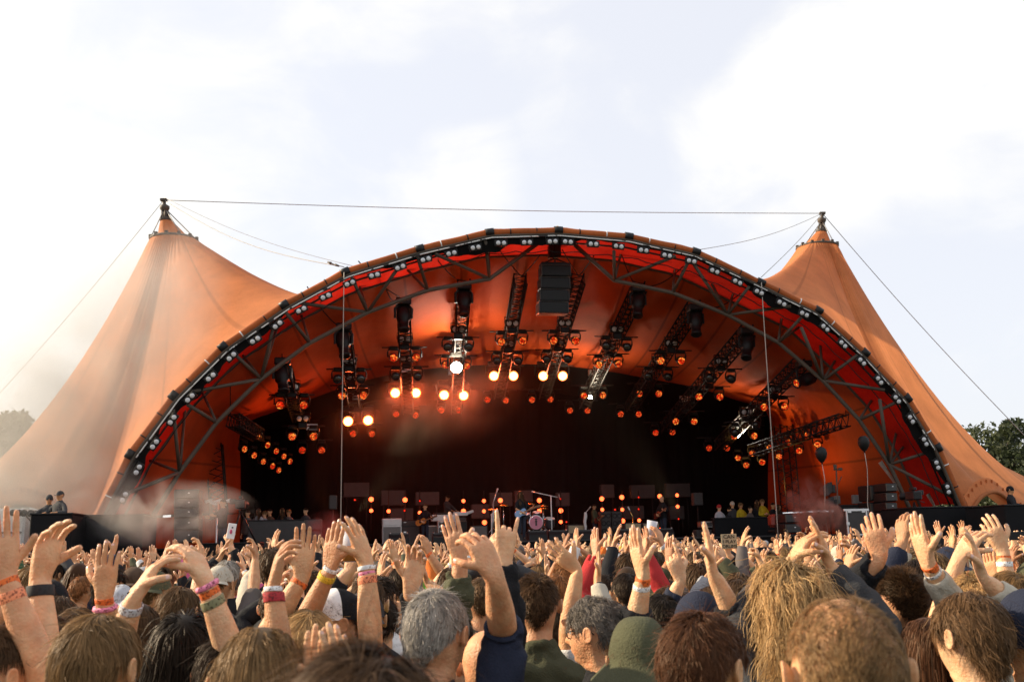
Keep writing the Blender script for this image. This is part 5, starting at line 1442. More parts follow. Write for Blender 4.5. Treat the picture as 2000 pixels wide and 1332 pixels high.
P_('woman with long straight dark blond hair seen from behind, in front of the red watch', 510, 1213, 2.02, 'long', 'dkblond', tcol='black', n=14000, width=.0019, skin=0, htweak=dict(part=.0005, comb=(.15, -.5, -.3), flow=.3, vol=.010))
P_('person with brown hair parted on the right, so close only the crown shows', 712, 1256, 1.22, 'mid', 'brown', n=15000, width=.0013, tcol='black', htweak=dict(len=.12, part=.03, grav=.2, vol=.012), skin=0)
P_('blond person raising an arm with white and coral wristbands straight up', 604, 1186, 3.25, 'mid', 'blond', tcol='black', skin=0, sleeve=.28,
   arms=[arm('R', (716, 1096), 3.2, (684, 985), (-.8, .5, .1), 'open', hint=(1, -.3, -.6)), arm('L', (590, 1128), 3.25, (598, 1052), TWD, 'flat', hint=(-1, .2, -.6))],
   bands=[('R', .012, .014, 'white', 'bracelet', .004), ('R', .03, .012, 'pink', 'bracelet'), ('R', .052, .024, 'coral', 'wristband'), ('L', .02, .02, 'orange', 'wristband')])
P_('short person clapping low with pale fingers in front of the white panelled cap', 648, 1395, 2.2, 'mid', 'dkblond', tcol='darkgrey', skin=2, arms=[arm('L', (616, 1376), 2.05, (622, 1204), (.7, -.6, 0), 'flat', hint=(-1, 0, -1)), arm('R', (676, 1372), 2.0, (652, 1206), (-.7, .6, 0), 'flat', hint=(1, 0, -1))])
P_('grey haired man in navy jacket raising a clawed hand beside the horns sign', 842, 1148, 2.8, 'short', 'grey', hyaw=-24, pitch=6, tcol='navy', kind='jacket', collar=.06, sleeve=.33, n=9000, width=.002, skin=5, htweak=dict(len=.038, vol=.002), arms=[arm('R', (967, 1128), 2.65, (930, 1043), (-.5, .8, -.2), 'grab', hint=(.12, 1, 0))])
pc_, Bc_ = P_('person in a white fronted black cap raising an arm with a yellow watch', 660, 1143, 3.7, 'crop', 'dark', hyaw=118, tcol='black', sleeve=.2, skin=1, hat=('cap', 'black', 'white', 0), capm=M['cap_white'], arms=[arm('L', (645, 1112), 3.5, (656, 1008), (.4, .9, 0), 'flat', hint=(-1, -.3, -.5))], bands=[('L', .03, .022, 'yellow', 'wristwatch', .003), ('L', -.004, .014, 'white', 'wristband')])
P_('person in a dark cap and bright lime shirt beside the white panelled cap', 712, 1150, 4.3, 'crop', 'dark', tcol='lime', kind='tee', hat=('cap', 'darkgrey', None, 180), skin=0)
P_('man with cropped hair in an olive jacket over a white collar, olive sleeve raised', 1046, 1121, 3.95, 'crop', 'brown', tcol='olive', kind='jacket', collar=.05, sleeve=.50, n=6000, skin=5, fold=.010, htweak=dict(len=.026, front=1.74, lenz=(1.64, 1.73, .25)), arms=[arm('L', (900, 1092), 3.75, (880, 1030), (.2, 1, 0), 'flat', hint=(-1, -.3, -.6))], bands=[('L', .012, .022, 'orange', 'wristband')])
P_('bald man half hidden behind the raised navy sleeve', 950, 1226, 3.1, None, 'ltbrown', tcol='black', skin=5, n=1500, htweak=dict(thin=1.0, cap=False))
P_('dark haired person between the olive jacket and the man in glasses', 1094, 1174, 4.35, 'mid', 'dark', tcol='black', skin=1)
P_('man with curly grey hair and dark glasses in profile, black collar up', 1178, 1158, 3.5, 'curly', 'salt', hyaw=62, pitch=8, tcol='black', kind='jacket', collar=.05, n=7500, skin=5, glasses=True, htweak=dict(front=1.75, side=1.675, len=.045, vol=.005))
P_('person in an olive bucket hat seen from behind', 1246, 1202, 2.85, 'short', 'brown', tcol='olive', kind='jacket', collar=.04, hat=('bucket', 'olive', None, 0), skin=0)
P_('person with thick reddish brown hair turned to the right, forehead showing', 1358, 1189, 2.25, 'mid', 'red', hyaw=-42, tcol='black', n=12000, width=.0018, skin=0, htweak=dict(front=1.745, len=.05, vol=.006, lift=.16))
P_('person in a dark navy beanie with both black sleeves raised, one orange wristband', 1363, 1154, 3.6, 'crop', 'dark', tcol='black', kind='jacket', sleeve=.46, hat=('beanie', 'navy', None, 0), skin=2, arms=[arm('L', (1257, 1124), 3.4, (1232, 1036), (.8, .4, 0), 'flat', hint=(-1, -.2, -.6)), arm('R', (1392, 1118), 3.35, (1380, 1030), LFT, 'flat', hint=(1, -.3, -.5))], bands=[('L', .018, .024, 'orange', 'wristband'), ('L', .042, .016, 'white', 'wristband')])
P_('person with a wild mop of wavy blond hair clapping above it', 1540, 1087, 3.3, 'mop', 'blond', tcol='darkgrey', n=9000, width=.003, skin=0, arms=[arm('L', (1545, 1100), 3.5, (1582, 1038), (1, .2, -.3), 'cup', hint=(-1, -.1, -.6)), arm('R', (1622, 1105), 3.5, (1598, 1042), (-1, .2, -.2), 'flat', hint=(1, -.1, -.6))])
P_('balding man with thin sandy hair, largest head in front', 1640, 1161, 1.60, 'thin', 'dkblond', tcol='black', n=9000, width=.0012, skin=0, htweak=dict(len=.016, thin=.92, lift=.3))
P_('man with a neat brown flat top and black collar, one hand curled above', 1752, 1112, 3.7, 'crop', 'brown', hyaw=14, tcol='black', kind='jacket', collar=.05, skin=5, n=6500, htweak=dict(len=.03, lift=.7, lenz=(1.66, 1.74, .2)), arms=[arm('L', (1720, 1090), 3.5, (1703, 1030), (.3, .9, 0), 'cup', hint=(-.35, .6, -1))])
P_('dark wavy haired person just behind the flat top', 1792, 1090, 4.4, 'wavy', 'dark', tcol='brown', skin=1)
P_('person with long auburn hair below the flat top', 1808, 1198, 3.1, 'long', 'red', tcol='black', skin=0, n=6000)
P_('person with swept light brown hair and grey brown hoodie, cheek showing', 1890, 1150, 2.85, 'wavy', 'ltbrown', hyaw=26, tcol='taupe', kind='jacket', collar=.05, n=9500, skin=2, width=.0024, htweak=dict(len=.075, vol=.006, fly=.03))
P_('fair curly haired person in a beige sleeve, clapping beside the flat top', 1898, 1118, 3.6, 'curly', 'blond', tcol='beige', sleeve=.5, skin=2, htweak=dict(len=.05), arms=[arm('L', (1812, 1100), 3.4, (1790, 1036), (.9, .3, 0), 'flat', hint=(.5, .5, -1)), arm('R', (1920, 1128), 3.4, (1900, 1062), (-.9, .3, 0), 'open', hint=(1, -.2, -.6))], bands=[('L', .016, .024, 'orange', 'wristband'), ('L', .04, .012, 'white', 'wristband')])
P_('person with short fair hair at the right edge, pale bare arm lifted', 1968, 1114, 3.9, 'short', 'dkblond', tcol='grey', kind='tee', skin=2, arms=[arm('L', (1874, 1088), 3.8, (1902, 1046), (.7, .6, -.4), 'relax', hint=(-1, -.2, -.6))])
P_('person in a navy beanie cut off by the lower right edge', 2004, 1150, 2.9, 'crop', 'dark', tcol='navy', hat=('beanie', 'navy', None, 0))
P_('fair curly haired person in dark sunglasses looking right', 1665, 1128, 7.6, 'curly', 'blond', hyaw=-70, tcol='black', glasses=True, n=2500, width=.004)
P_('person in an olive cap with a pale badge, worn backwards', 1368, 1126, 7.4, 'crop', 'dark', tcol='beige', hat=('cap', 'olive', None, 180), n=800)
P_('person just out of the left edge whose raised hand wears a black watch', -112, 1150, 2.75, 'short', 'brown', tcol='black', sleeve=.30, skin=2, arms=[arm('R', (78, 1128), 2.65, (103, 1022), (.85, -.5, 0), 'cup', hint=(.5, -.4, -1))], bands=[('R', .035, .028, 'black', 'wristwatch', .004)])
P_('person at the left edge with two orange wristbands on a lifted hand', -70, 1195, 2.6, 'mid', 'dark', tcol='navy', sleeve=.2, skin=5, arms=[arm('R', (10, 1128), 2.5, (4, 1034), (.5, -.8, 0), 'flat', hint=(1, -.2, -.8))], bands=[('R', .014, .024, 'orange', 'wristband'), ('R', .05, .026, 'coral', 'wristband')])
P_('person behind the long blond hair raising a fist like hand with a red watch', 445, 1238, 2.85, 'mid', 'dark', tcol='black', kind='tee', skin=1, arms=[arm('R', (533, 1146), 2.75, (554, 1048), (.9, .3, 0), 'relax', hint=(.5, -.4, -1))], bands=[('R', .03, .028, 'red', 'wristwatch', .005), ('R', .006, .014, 'white', 'bracelet', .004)])
P_('person in a black puffer sleeve making the horns sign', 872, 1176, 3.3, 'short', 'dark', tcol='black', kind='jacket', sleeve=.54, fold=.010, thick=.011, skin=2, arms=[arm('L', (802, 1152), 3.3, (820, 1062), TWD, 'relax', hint=(.1, .7, -1)), arm('R', (986, 1062), 3.25, (992, 985), (0, 1, .1), 'horns', hint=(.6, .2, -.6))])
P_('person with a freckled forearm reaching left above the man in glasses', 1190, 1172, 4.1, 'short', 'dark', tcol='white', sleeve=.2, skin=0, arms=[arm('L', (1128, 1112), 4.0, (1088, 1080), (.2, .9, .2), 'open', hint=(-.4, -.3, -1))])
P_('person pointing one finger up over the dark beanie', 1395, 1140, 4.5, 'wavy', 'brown', tcol='navy', sleeve=.5, skin=2, arms=[arm('L', (1330, 1132), 4.3, (1308, 1076), (.2, 1, 0), 'point', hint=(-1, -.2, -.6))])
P_('person at the right edge bending a pale hand, orange and white wristbands', 2062, 1140, 4.0, 'short', 'brown', tcol='grey', kind='tee', skin=2, arms=[arm('L', (1957, 1068), 3.9, (1938, 1026), (.4, .6, -.8), 'cup', hint=(-.2, -.3, -1))], bands=[('L', .03, .022, 'orange', 'wristband'), ('L', .054, .02, 'white', 'wristband')])
mids = [
 ('wavy brown haired person behind the flat hand at the left', 112, 1160, 4.2, 'wavy', 'brown', 'black', 'long', None),
 ('person in a black cap near the left edge, behind wavy brown hair', 98, 1128, 4.9, 'crop', 'dark', 'black', 'jacket', ('cap', 'black', None, 180)),
 ('person in a faded blue grey cap between raised arms at the left', 238, 1138, 6.2, 'crop', 'brown', 'navy', 'long', ('cap', 'lightgrey', None, 180)),
 ('person in a plain brown cap beyond the faded blue grey cap', 262, 1104, 7.2, 'crop', 'brown', 'olive', 'long', ('cap', 'brown', None, 180)),
 ('person with long brown hair and one ear showing behind dark blond hair', 272, 1172, 4.1, 'long', 'brown', 'black', 'long', None),
 ('person with a brown tousled crown behind the stacked wristbands', 352, 1142, 4.9, 'wavy', 'ltbrown', 'beige', 'long', None),
 ('light brown haired person behind the pink hair tie', 152, 1184, 4.0, 'short', 'ltbrown', 'taupe', 'long', None),
 ('person with neat dark hair in front of the white sleeve', 1222, 1118, 5.6, 'short', 'dark', 'white', 'long', None),
 ('person with ruffled ginger brown hair behind the olive jacket', 1090, 1120, 6.0, 'mid', 'ginger', 'taupe', 'long', None),
 ('dark haired person behind the raised freckled forearm', 1182, 1122, 6.8, 'short', 'dark', 'black', 'long', None),
 ('person with shaggy brown hair below the pointing finger', 1304, 1142, 5.2, 'wavy', 'ltbrown', 'black', 'long', None),
 ('person with dark cropped hair behind the olive bucket hat', 1290, 1158, 4.3, 'short', 'black', 'black', 'long', None),
 ('brown haired person between the mop and the flat top', 1702, 1170, 4.6, 'wavy', 'brown', 'olive', 'jacket', None),
 ('person with tangled brown hair right of the dark beanie', 1440, 1128, 5.4, 'wavy', 'brown', 'brown', 'long', None),
 ('person in a bright orange beanie behind clapping hands', 1658, 1086, 10.5, 'crop', 'dark', 'black', 'long', ('beanie', 'orange', None, 0)),
 ('person with dark tied hair beside the lime shirt', 745, 1165, 5.0, 'mid', 'dark', 'navy', 'long', None)]
for lab, px, top, d, hs, hc, tc, kd, ht in mids:
    P_(lab, px, top, d, hs, hc, tcol=tc, kind=kd, hat=ht, n=3000, width=.003, level=1, yaw=rnd.uniform(-12, 12), skin=rnd.randrange(6))
# people holding something up: the thing held is its own object
def hold_person(label, px, top, d, side, w, tip, palm, tcol='black', hc='brown', pose='hold', sleeve=.5):
    return P_(label, px, top, d, 'short', hc, tcol=tcol, n=2500, width=.003, level=1, skin=2, sleeve=sleeve, arms=[arm(side, w, d - .15, tip, palm, pose, hint=((1 if side == 'R' else -1), -.2, -.6))])
def slab(c, sx, sy, sz, ang, name, lab, m, cat):
    m2 = MB(); X = Vector((math.cos(ang), 0, math.sin(ang))); Z = Vector((-math.sin(ang), 0, math.cos(ang)))
    m2.box(c, sx, sy, sz, X, Vector((0, 1, 0)), Z, bev=min(sx, sy, sz) * .3); return tag(m2.build(name, m), lab, cat)
hold_person('person holding a phone in a pale case over the crowd below the white smoke', 432, 1080, 9.6, 'R', (447, 1064), (451, 1040), (0, 1, 0))
ph = slab(at(452, 1037, 9.36), .075, .012, .14, -.15, 'phone', 'phone in a pale case with a pink mark, lifted below the white smoke', M['white_paint'], 'phone')
m2 = MB(); m2.ball(at(451, 1038, 9.345), .012, .004, .022); m2.build('case_mark', mat('pink_print', (.45, .05, .13), .5), ph)
m2 = MB(); m2.box(at(454, 1030, 9.352), .014, .006, .014, bev=.002); m2.build('camera_lens', M['black'], ph)
M['plastic'] = mat('clear_plastic', (.80, .78, .80), .25, spec=.5, trans=.35)
M['beer'] = mat('pale_beer', (.62, .26, .06), .2, trans=.5)
def cup(px, py, d, h, lab, beer, tilt=0.0):
    c = at(px, py, d); ax_ = Vector((math.sin(tilt), 0, math.cos(tilt)))
    m2 = MB(); m2.lathe([(.001, -h / 2), (.031, -h / 2), (.043, h / 2), (.0415, h / 2), (.030, -h / 2 + .004)], c, ax_, n=18); r_ = tag(m2.build('plastic_cup', M['plastic']), lab, 'cup')
    if beer: m2 = MB(); m2.lathe([(0, -h / 2 + .003), (.0318, -h / 2 + .003), (.038, h * .1), (0, h * .1)], c, ax_, n=18); m2.build('beer', M['beer'], r_)
    return r_
hold_person('person holding a cup of beer behind the arm with white and coral bands', 718, 1128, 4.6, 'L', (684, 1112), (690, 1082), (.3, .9, 0))
cup(685, 1062, 4.32, .15, 'clear plastic cup half full of pale beer behind the tall raised arm', True)
hold_person('person lifting a crumpled white cup below the tan amplifiers', 1282, 1076, 8.2, 'L', (1263, 1066), (1270, 1042), (.3, .9, 0), 'beige')
cup(1272, 1032, 7.96, .12, 'crushed white cup with pink print lifted below the tan amplifiers', False, .22)
hold_person('person filming with a dark phone held sideways right of the cardboard sign', 1500, 1094, 10.2, 'R', (1508, 1090), (1497, 1077), (-.8, .6, 0), 'olive')
slab(at(1483, 1076, 9.9), .15, .012, .072, .05, 'phone', 'dark phone held sideways right of the cardboard sign', M['black'], 'phone')
hold_person('person filming with a phone at the far right edge', 1992, 1074, 8.4, 'L', (1982, 1066), (1984, 1046), (.3, .9, 0), 'lime')
slab(at(1986, 1046, 8.15), .13, .012, .066, .02, 'phone', 'dark phone filming at the far right edge', M['black'], 'phone')
ho = hold_person('person holding up the cardboard sign', 1424, 1092, 9.0, 'R', (1421, 1080), (1421, 1064), (0, 1, 0))
M['card'] = mat('cardboard', (.42, .33, .2), .9, noise_s=9, var=.15)
pcd = at(1424, 1057, 8.8)
sg = slab(pcd, .135, .006, .125, .02, 'cardboard_sign', 'brown cardboard sign with handwritten black letters held above the crowd', M['card'], 'sign')
for k, t_ in enumerate(('CAN', 'I PLAY', 'DRUMS')):
    fc = bpy.data.curves.new('lettering', 'FONT'); fc.body = t_; fc.size = .046 - (.006 if k else 0); fc.align_x = 'CENTER'; fc.extrude = .001
    ft = bpy.data.objects.new('lettering', fc); COL.objects.link(ft); bpy.context.view_layer.update()
    fm2 = bpy.data.meshes.new_from_object(ft.evaluated_get(bpy.context.evaluated_depsgraph_get())); bpy.data.objects.remove(ft); fm2.materials.clear(); fm2.materials.append(M['black'])
    fo = link('lettering', fm2, sg)
    fo.matrix_basis = Matrix.Translation(pcd + Vector((.002 * k, -.0065, .026 - .040 * k))) @ Matrix.Rotation(R(90), 4, 'X')
# badge on the white panelled cap, tag on the bucket hat
def on_head(o, local, yaw, pitch): return o.matrix_basis @ Vector(head_rot(np.array([local]), yaw, pitch)[0])

# ------------------------------------------------------------------ the crowd beyond: built once per pose, then copied
lib = []
rr_ = random.Random(21)
tro = None
POSES = ['flat', 'open', 'cup', 'relax', 'flat', 'open', 'cup']
for k in range(26):
    def mk(sg):
        kind = rr_.random()
        z = rr_.uniform(1.55, 1.88); 
        x = rr_.uniform(.02, .22); y = rr_.uniform(.08, .38)
        pose = rr_.choice(POSES)
        f = (rr_.uniform(-.35, .15) * sg, rr_.uniform(-.1, .35), 1); p = (-sg * rr_.uniform(.5, 1), rr_.uniform(-.3, .7), rr_.uniform(-.2, .1))
        return dict(w=(sg * x, y, z), f=f, p=p, pose=pose, hint=(sg, rr_.uniform(-.2, .5), -.3))
    L_, R__ = mk(-1), mk(1)
    what = 'clapping overhead'
    if k % 9 == 4: L_ = None; what = 'raising one hand'
    elif k % 9 == 7: R__ = None; what = 'raising one hand'
    elif k % 13 == 12: R__['pose'] = 'horns'; R__['p'] = (0, 1, 0); what = 'making a horns sign'
    elif k % 13 == 9: L_ = None; R__ = None; what = 'with arms down'
    elif k % 13 == 6: R__['pose'] = 'fist'; what = 'raising a fist'
    B = body(L_, R__, head_yaw=rr_.uniform(-25, 25), head_pitch=rr_.uniform(-4, 10), level=1, girth=rr_.uniform(.95, 1.15))
    hy, hp = B['yaw'], B['pitch']
    e = dict(body=body_mesh(B), kind=rr_.choice(['long', 'jacket', 'long', 'tee']), what=what, info=B['info'], B=B)
    e['top'] = garment(B, e['kind'], level=1, thick=.02, fold=.008, sleeve=rr_.choice([.30, .48, .52, .53]), collar=.04 if e['kind'] == 'jacket' else 0, seed=k)
    hs = ['short', 'mid', 'wavy', 'short', 'long', 'crop', 'curly', 'mid', 'short', 'wavy'][k % 10]; e['hs'] = hs
    e['hair'] = hair(HS_[hs], n=900, seg=4, width=.0055, seed=k, yaw=hy, pitch=hp)
    if k % 5 == 3:
        st_ = ['cap', 'beanie', 'cap', 'bucket', 'cap'][(k // 5) % 5]; e['hat'] = cap_mesh([M['hat']], 180 if k % 2 else 0, hy, hp, st_); e['hatn'] = {'cap': 'cap', 'beanie': 'beanie', 'bucket': 'bucket_hat'}[st_]
    e['band'] = {s_: band_mesh(B['info'][s_], .02, .026, r_=.0300) for s_ in 'LR'}
    if tro is None: tro = garment(B, 'trousers', level=1, thick=.012, fold=.004)
    lib.append(e)
# room in front of the camera must stay clear; no two people share the same ground
OCC += [(0, 0), (0, .5), (.3, .3), (-.3, .3)]
ZONES = [(150, 'crew tower'), (280, 'dark side platform'), (420, 'white smoke'), (560, 'camera operator'), (670, 'left barrier'), (760, 'hanging left rope'), (900, 'keyboard'), (1010, 'singer'), (1110, 'drum kit'), (1210, 'right guitarist'), (1310, 'tan amplifiers'), (1400, 'pole speaker'), (1520, 'crew platform'), (1610, 'red smoke'), (1720, 'flight case'), (1860, 'loudspeaker stack'), (2100, 'right platform')]
def to_px(p):
    v = p - CAMP; z = v.dot(FW); return 1000 + v.dot(CR) / z * FPX, 666 - v.dot(CU) / z * FPX
TC = ['black'] * 9 + ['navy'] * 4 + ['olive'] * 4 + ['darkgrey'] * 4 + ['grey', 'grey', 'white', 'white', 'beige', 'beige', 'brown', 'brown', 'blue', 'taupe', 'taupe', 'green', 'red', 'yellow', 'orange', 'lime', 'pink', 'lightgrey']
HCs = ['brown'] * 5 + ['dark'] * 4 + ['ltbrown'] * 3 + ['dkblond'] * 3 + ['blond', 'red', 'ginger', 'grey', 'black', 'salt']
HW = {'brown': 'brown', 'dark': 'dark', 'ltbrown': 'light brown', 'dkblond': 'dark blond', 'blond': 'blond', 'red': 'auburn', 'ginger': 'ginger', 'grey': 'grey', 'black': 'black', 'salt': 'greying'}
LW = {'short': 'short', 'mid': 'tousled', 'wavy': 'wavy', 'long': 'long', 'crop': 'cropped', 'curly': 'curly'}
TW = {'long': 'sweater', 'jacket': 'jacket', 'tee': 'shirt'}
cand = []
NEARMAX = 300
y = 4.3
def freep(x, y, r):
    return all((x - a) ** 2 + (y - b) ** 2 > r * r for a, b in OCC)
pts_ = []
while y < 31:
    half = y * .54 + .5; x = -half + rr_.uniform(0, .3)
    sp_ = .58 if y < 9 else .62 if y < 16 else .72
    while x < half:
        qx, qy = x + rr_.uniform(-.13, .13), y + rr_.uniform(-.16, .16)
        if freep(qx, qy, .42): pts_.append((qx, qy)); OCC.append((qx, qy))
        x += sp_ * rr_.uniform(.88, 1.2)
    y += .60 if y < 9 else .68 if y < 16 else .85
pts_.sort(key=lambda q: q[1])
near_pts, far_pts = pts_[:236], pts_[236:]
seen_lab = {}
for i, (x, y) in enumerate(near_pts):
    e = lib[(i * 7 + rr_.randrange(3)) % len(lib)]
    h = min(1.90, max(1.60, rr_.gauss(1.71, .06))); s = h / 1.795
    o = link('person', e['body']); yaw = math.degrees(math.atan2(-(1.5 - x), 34 - y)) + rr_.gauss(0, 9)
    o.matrix_basis = Matrix.Translation((x, y, 0)) @ Matrix.Rotation(R(yaw), 4, 'Z') @ Matrix.Scale(s, 4)
    sk = SKIN[rr_.randrange(6)]; f = rr_.uniform(.85, 1.1); obj_color(o, [c * f for c in sk])
    tc_ = rr_.choice(TC); hc_ = rr_.choice(HCs)
    t_ = link({'long': 'sweater', 'jacket': 'jacket', 'tee': 'tshirt'}[e['kind']], e['top'], o); obj_color(t_, COLS[tc_])
    link('trousers', tro, o)
    h_ = link('hair', e['hair'], o); obj_color(h_, HAIRCOL[hc_])
    if 'hat' in e: q = link(e['hatn'], e['hat'], o); hcx = rr_.choice(['black', 'olive', 'navy', 'beige', 'brown', 'grey']); obj_color(q, COLS[hcx])
    for s_ in 'LR':
        if rr_.random() < .42: q = link('wristband', e['band'][s_], o); obj_color(q, BANDC[rr_.choice(['orange', 'orange', 'orange', 'white', 'blue', 'coral', 'black'])])
    px, py = to_px(Vector((x, y, h)))
    zone = next((n_ for m__, n_ in ZONES if px < m__), ZONES[-1][1])
    row = 'near' if y < 7 else 'middle' if y < 10.5 else 'far'
    who = ('%s %s' % (hcx, e['hatn'].replace('_', ' '))) if 'hat' in e else '%s %s hair' % (LW[e['hs']], HW[hc_])
    lab = '%s, %s %s, %s, %s rows below %s' % (who, {'lightgrey': 'pale grey', 'darkgrey': 'charcoal'}.get(tc_, tc_), TW[e['kind']], e['what'], row, zone)
    tag(o, lab, 'person'); seen_lab.setdefault(lab, []).append(o)
for lab, os_ in seen_lab.items():
    g_ = lab.split(', ')[-1]
    for o in os_: o['group'] = 'crowd in the ' + g_
# the furthest rows, too many to count
VV, FF, FMm = [], [], []; off = 0
smats = [mat('far_skin', c, .55, noise_s=9, var=.15) for c in SKIN[:4]] + [mat('far_cloth', COLS[c], .9) for c in ('black', 'navy', 'olive', 'darkgrey', 'beige', 'white', 'taupe', 'yellow', 'orange')] + [mat('far_hair', [q * 1.2 for q in HAIRCOL[c]], .6) for c in ('brown', 'dark', 'ltbrown', 'dkblond')]
far_lib = []
def lowres(B, lv):
    if lv: return body_mesh(B, level=1)
    V, F, T = B['V'], B['F'], B['T']; V, F = compact(V, F); F4 = [list(f) + [f[-1]] * (4 - len(f)) if len(f) < 5 else f[:4] for f in F]
    q = [f if len(set(f)) == 4 else None for f in F4]; q = [f for f in q if f]
    return quick_mesh('far', V, np.array(q), [M['skin']])
def arr(me):
    co = np.zeros(len(me.vertices) * 3, np.float32); me.vertices.foreach_get('co', co)
    li = np.zeros(len(me.loops), np.int32); me.loops.foreach_get('vertex_index', li); return co.reshape(-1, 3), li.reshape(-1, 4)
for e, lv_ in [(q, z) for z in (1, 0) for q in lib[:13]]:
    hv2, hf2 = arr(hair(HS_[e['hs']], n=140, seg=3, width=.012, seed=1, yaw=e['B']['yaw'], pitch=e['B']['pitch']))
    bv, bf = arr(lowres(e['B'], lv_)); tv, tf = arr(garment(e['B'], e['kind'], level=max(1, lv_), thick=.018, fold=0, sleeve=.5)); qv, qf = arr(tro)
    far_lib.append((bv, bf, tv, tf, hv2, hf2, qv, qf))
for i, (x, y) in enumerate(far_pts):
    bv, bf, tv, tf, hv2, hf2, qv, qf = far_lib[rr_.randrange(13) + (0 if y < 19 else 13)]
    s = min(1.9, max(1.6, rr_.gauss(1.70, .07))) / 1.795; a = R(rr_.gauss(0, 10)); c, sn = math.cos(a), math.sin(a)
    for V, F, mi in ((bv, bf, rr_.randrange(4)), (tv, tf, 4 + rr_.choice([0, 0, 0, 1, 1, 2, 2, 3, 3, 4, 5, 6, 7, 8])), (hv2, hf2, 13 + rr_.randrange(4)), (qv, qf, 5)):
        W = np.stack([V[:, 0] * c - V[:, 1] * sn, V[:, 0] * sn + V[:, 1] * c, V[:, 2]], 1) * s + np.array([x, y, 0])
        VV.append(W); FF.append(F + off); FMm.append(np.full(len(F), mi)); off += len(V)
fm_ = quick_mesh('distant_crowd', np.concatenate(VV), np.concatenate(FF), smats, np.concatenate(FMm))
tag(link('distant_crowd', fm_), 'far mass of people with raised hands packed up to the stage front', kind='stuff')
print('near', len(near_pts), 'far', len(far_pts), 'faces far', len(fm_.polygons), 'persons', len([o for o in scene.objects if o.name.startswith('person')]))
for w in WARN: print('WARN', w)
# ================================================================== stage equipment
def rect(x0, y0, x1, y1, w):
    c = sp((x0 + x1) / 2, (y0 + y1) / 2, w); k = w / FPX * 1.01
    return c, (x1 - x0) * k, (y1 - y0) * k
def amp(x0, y0, x1, y1, w, face, lab, name='guitar_amplifier', shell='amp_white', depth=.5, border=.04, logo=None, cat='amplifier'):
    c, sx, sz = rect(x0, y0, x1, y1, w)
    r = empty(name, c - Vector((0, 0, sz / 2)), -PHI, lab, cat)
    m2 = MB(); m2.box(c, sx, depth, sz, EV, NV, bev=.02); m2.build('cabinet', M[shell], r)
    m2 = MB(); m2.box(c - NV * (depth / 2 + .004), sx - border * 2, .02, sz - border * 2, EV, NV, bev=.005); m2.build('grille', M[face], r)
    if logo:
        m2 = MB(); m2.box(c - NV * (depth / 2 + .02) + EV * (-sx * .32) + Vector((0, 0, sz * .22)), sx * .14, .01, sz * .07, EV, NV); m2.build('nameplate', M['alu'], r)
    m2 = MB(); m2.box(c + Vector((0, 0, sz / 2 + .015)), sx * .3, .05, .03, EV, NV, bev=.01); m2.build('handle', M['rubber'], r)
    return r
amp(747, 1013, 783, 1027, 42.5, 'amp_white', 'white amplifier head on a tall grey cabinet, leftmost of the backline', logo=1)
amp(747, 1028, 783, 1066, 42.5, 'grille', 'grey fronted white edged speaker cabinet under the white amplifier head', logo=0)
amp(784.5, 1017, 818, 1028, 42.7, 'brown_grille', 'brown amplifier head between the white one and the left guitarist', logo=1, shell='panel')
amp(784.5, 1029, 818, 1066, 42.7, 'brown_grille', 'brown speaker cabinet below the brown amplifier head by the left guitarist', logo=1, shell='panel')
amp(855, 1017.5, 889, 1027.5, 42.9, 'brown_grille', 'brown amplifier head in front of the keyboard', logo=1)
amp(855, 1028.5, 889, 1060, 42.9, 'brown_grille', 'brown speaker cabinet with pale edge below the keyboard', logo=1)
amp(833, 1027, 853.5, 1060, 43.4, 'grille', 'grey speaker cabinet partly behind the left guitarist')
amp(892, 1018, 911, 1060, 43.2, 'black', 'tall narrow black speaker cabinet right of the keyboard', shell='panel', border=.025, logo=1)
amp(919, 1027, 951, 1060, 44, 'grille', 'olive grey speaker cabinet between the keyboard and the singer', shell='panel')
amp(1106, 1025, 1140, 1058, 43, 'tan', 'tan fronted speaker cabinet beside the right guitarist', shell='panel')
amp(1217, 1021, 1251, 1052, 42, 'tan', 'tan speaker cabinet with dark edge, left one of two', shell='brown_grille')
amp(1252, 1021, 1286, 1052, 42, 'tan', 'tan speaker cabinet with dark edge, right one of two', shell='brown_grille')
amp(1365, 1018, 1389, 1030, 41, 'panel', 'small silver topped rack behind the raised hands right of the bassist', shell='alu', name='equipment_rack', cat='rack')
amp(1356, 1034, 1388, 1060, 41, 'brown_grille', 'low brown speaker cabinet right of the bassist', shell='panel')
for k, (x0, x1) in enumerate(((1171, 1192), (1193, 1213))):      # bass cabinets with round speakers
    c, sx, sz = rect(x0, 999, x1, 1060, 43.5)
    r = empty('bass_cabinet', c - Vector((0, 0, sz / 2)), -PHI, 'tall black bass cabinet of round speakers, %s of two' % ('left', 'right')[k], 'amplifier')
    m2 = MB(); m2.box(c, sx, .5, sz, EV, NV, bev=.02); m2.build('cabinet', M['panel'], r)
    for i in range(2):
        for j in range(4):
            q = c - NV * .255 + EV * (i - .5) * sx * .46 + Vector((0, 0, (j - 1.5) * sz * .24))
            m2 = MB(); m2.lathe([(.105, 0), (.11, .012), (.095, .012), (.03, -.03), (0, -.02)], q, -NV, n=14); m2.build('speaker_cone', M['rubber'], r)
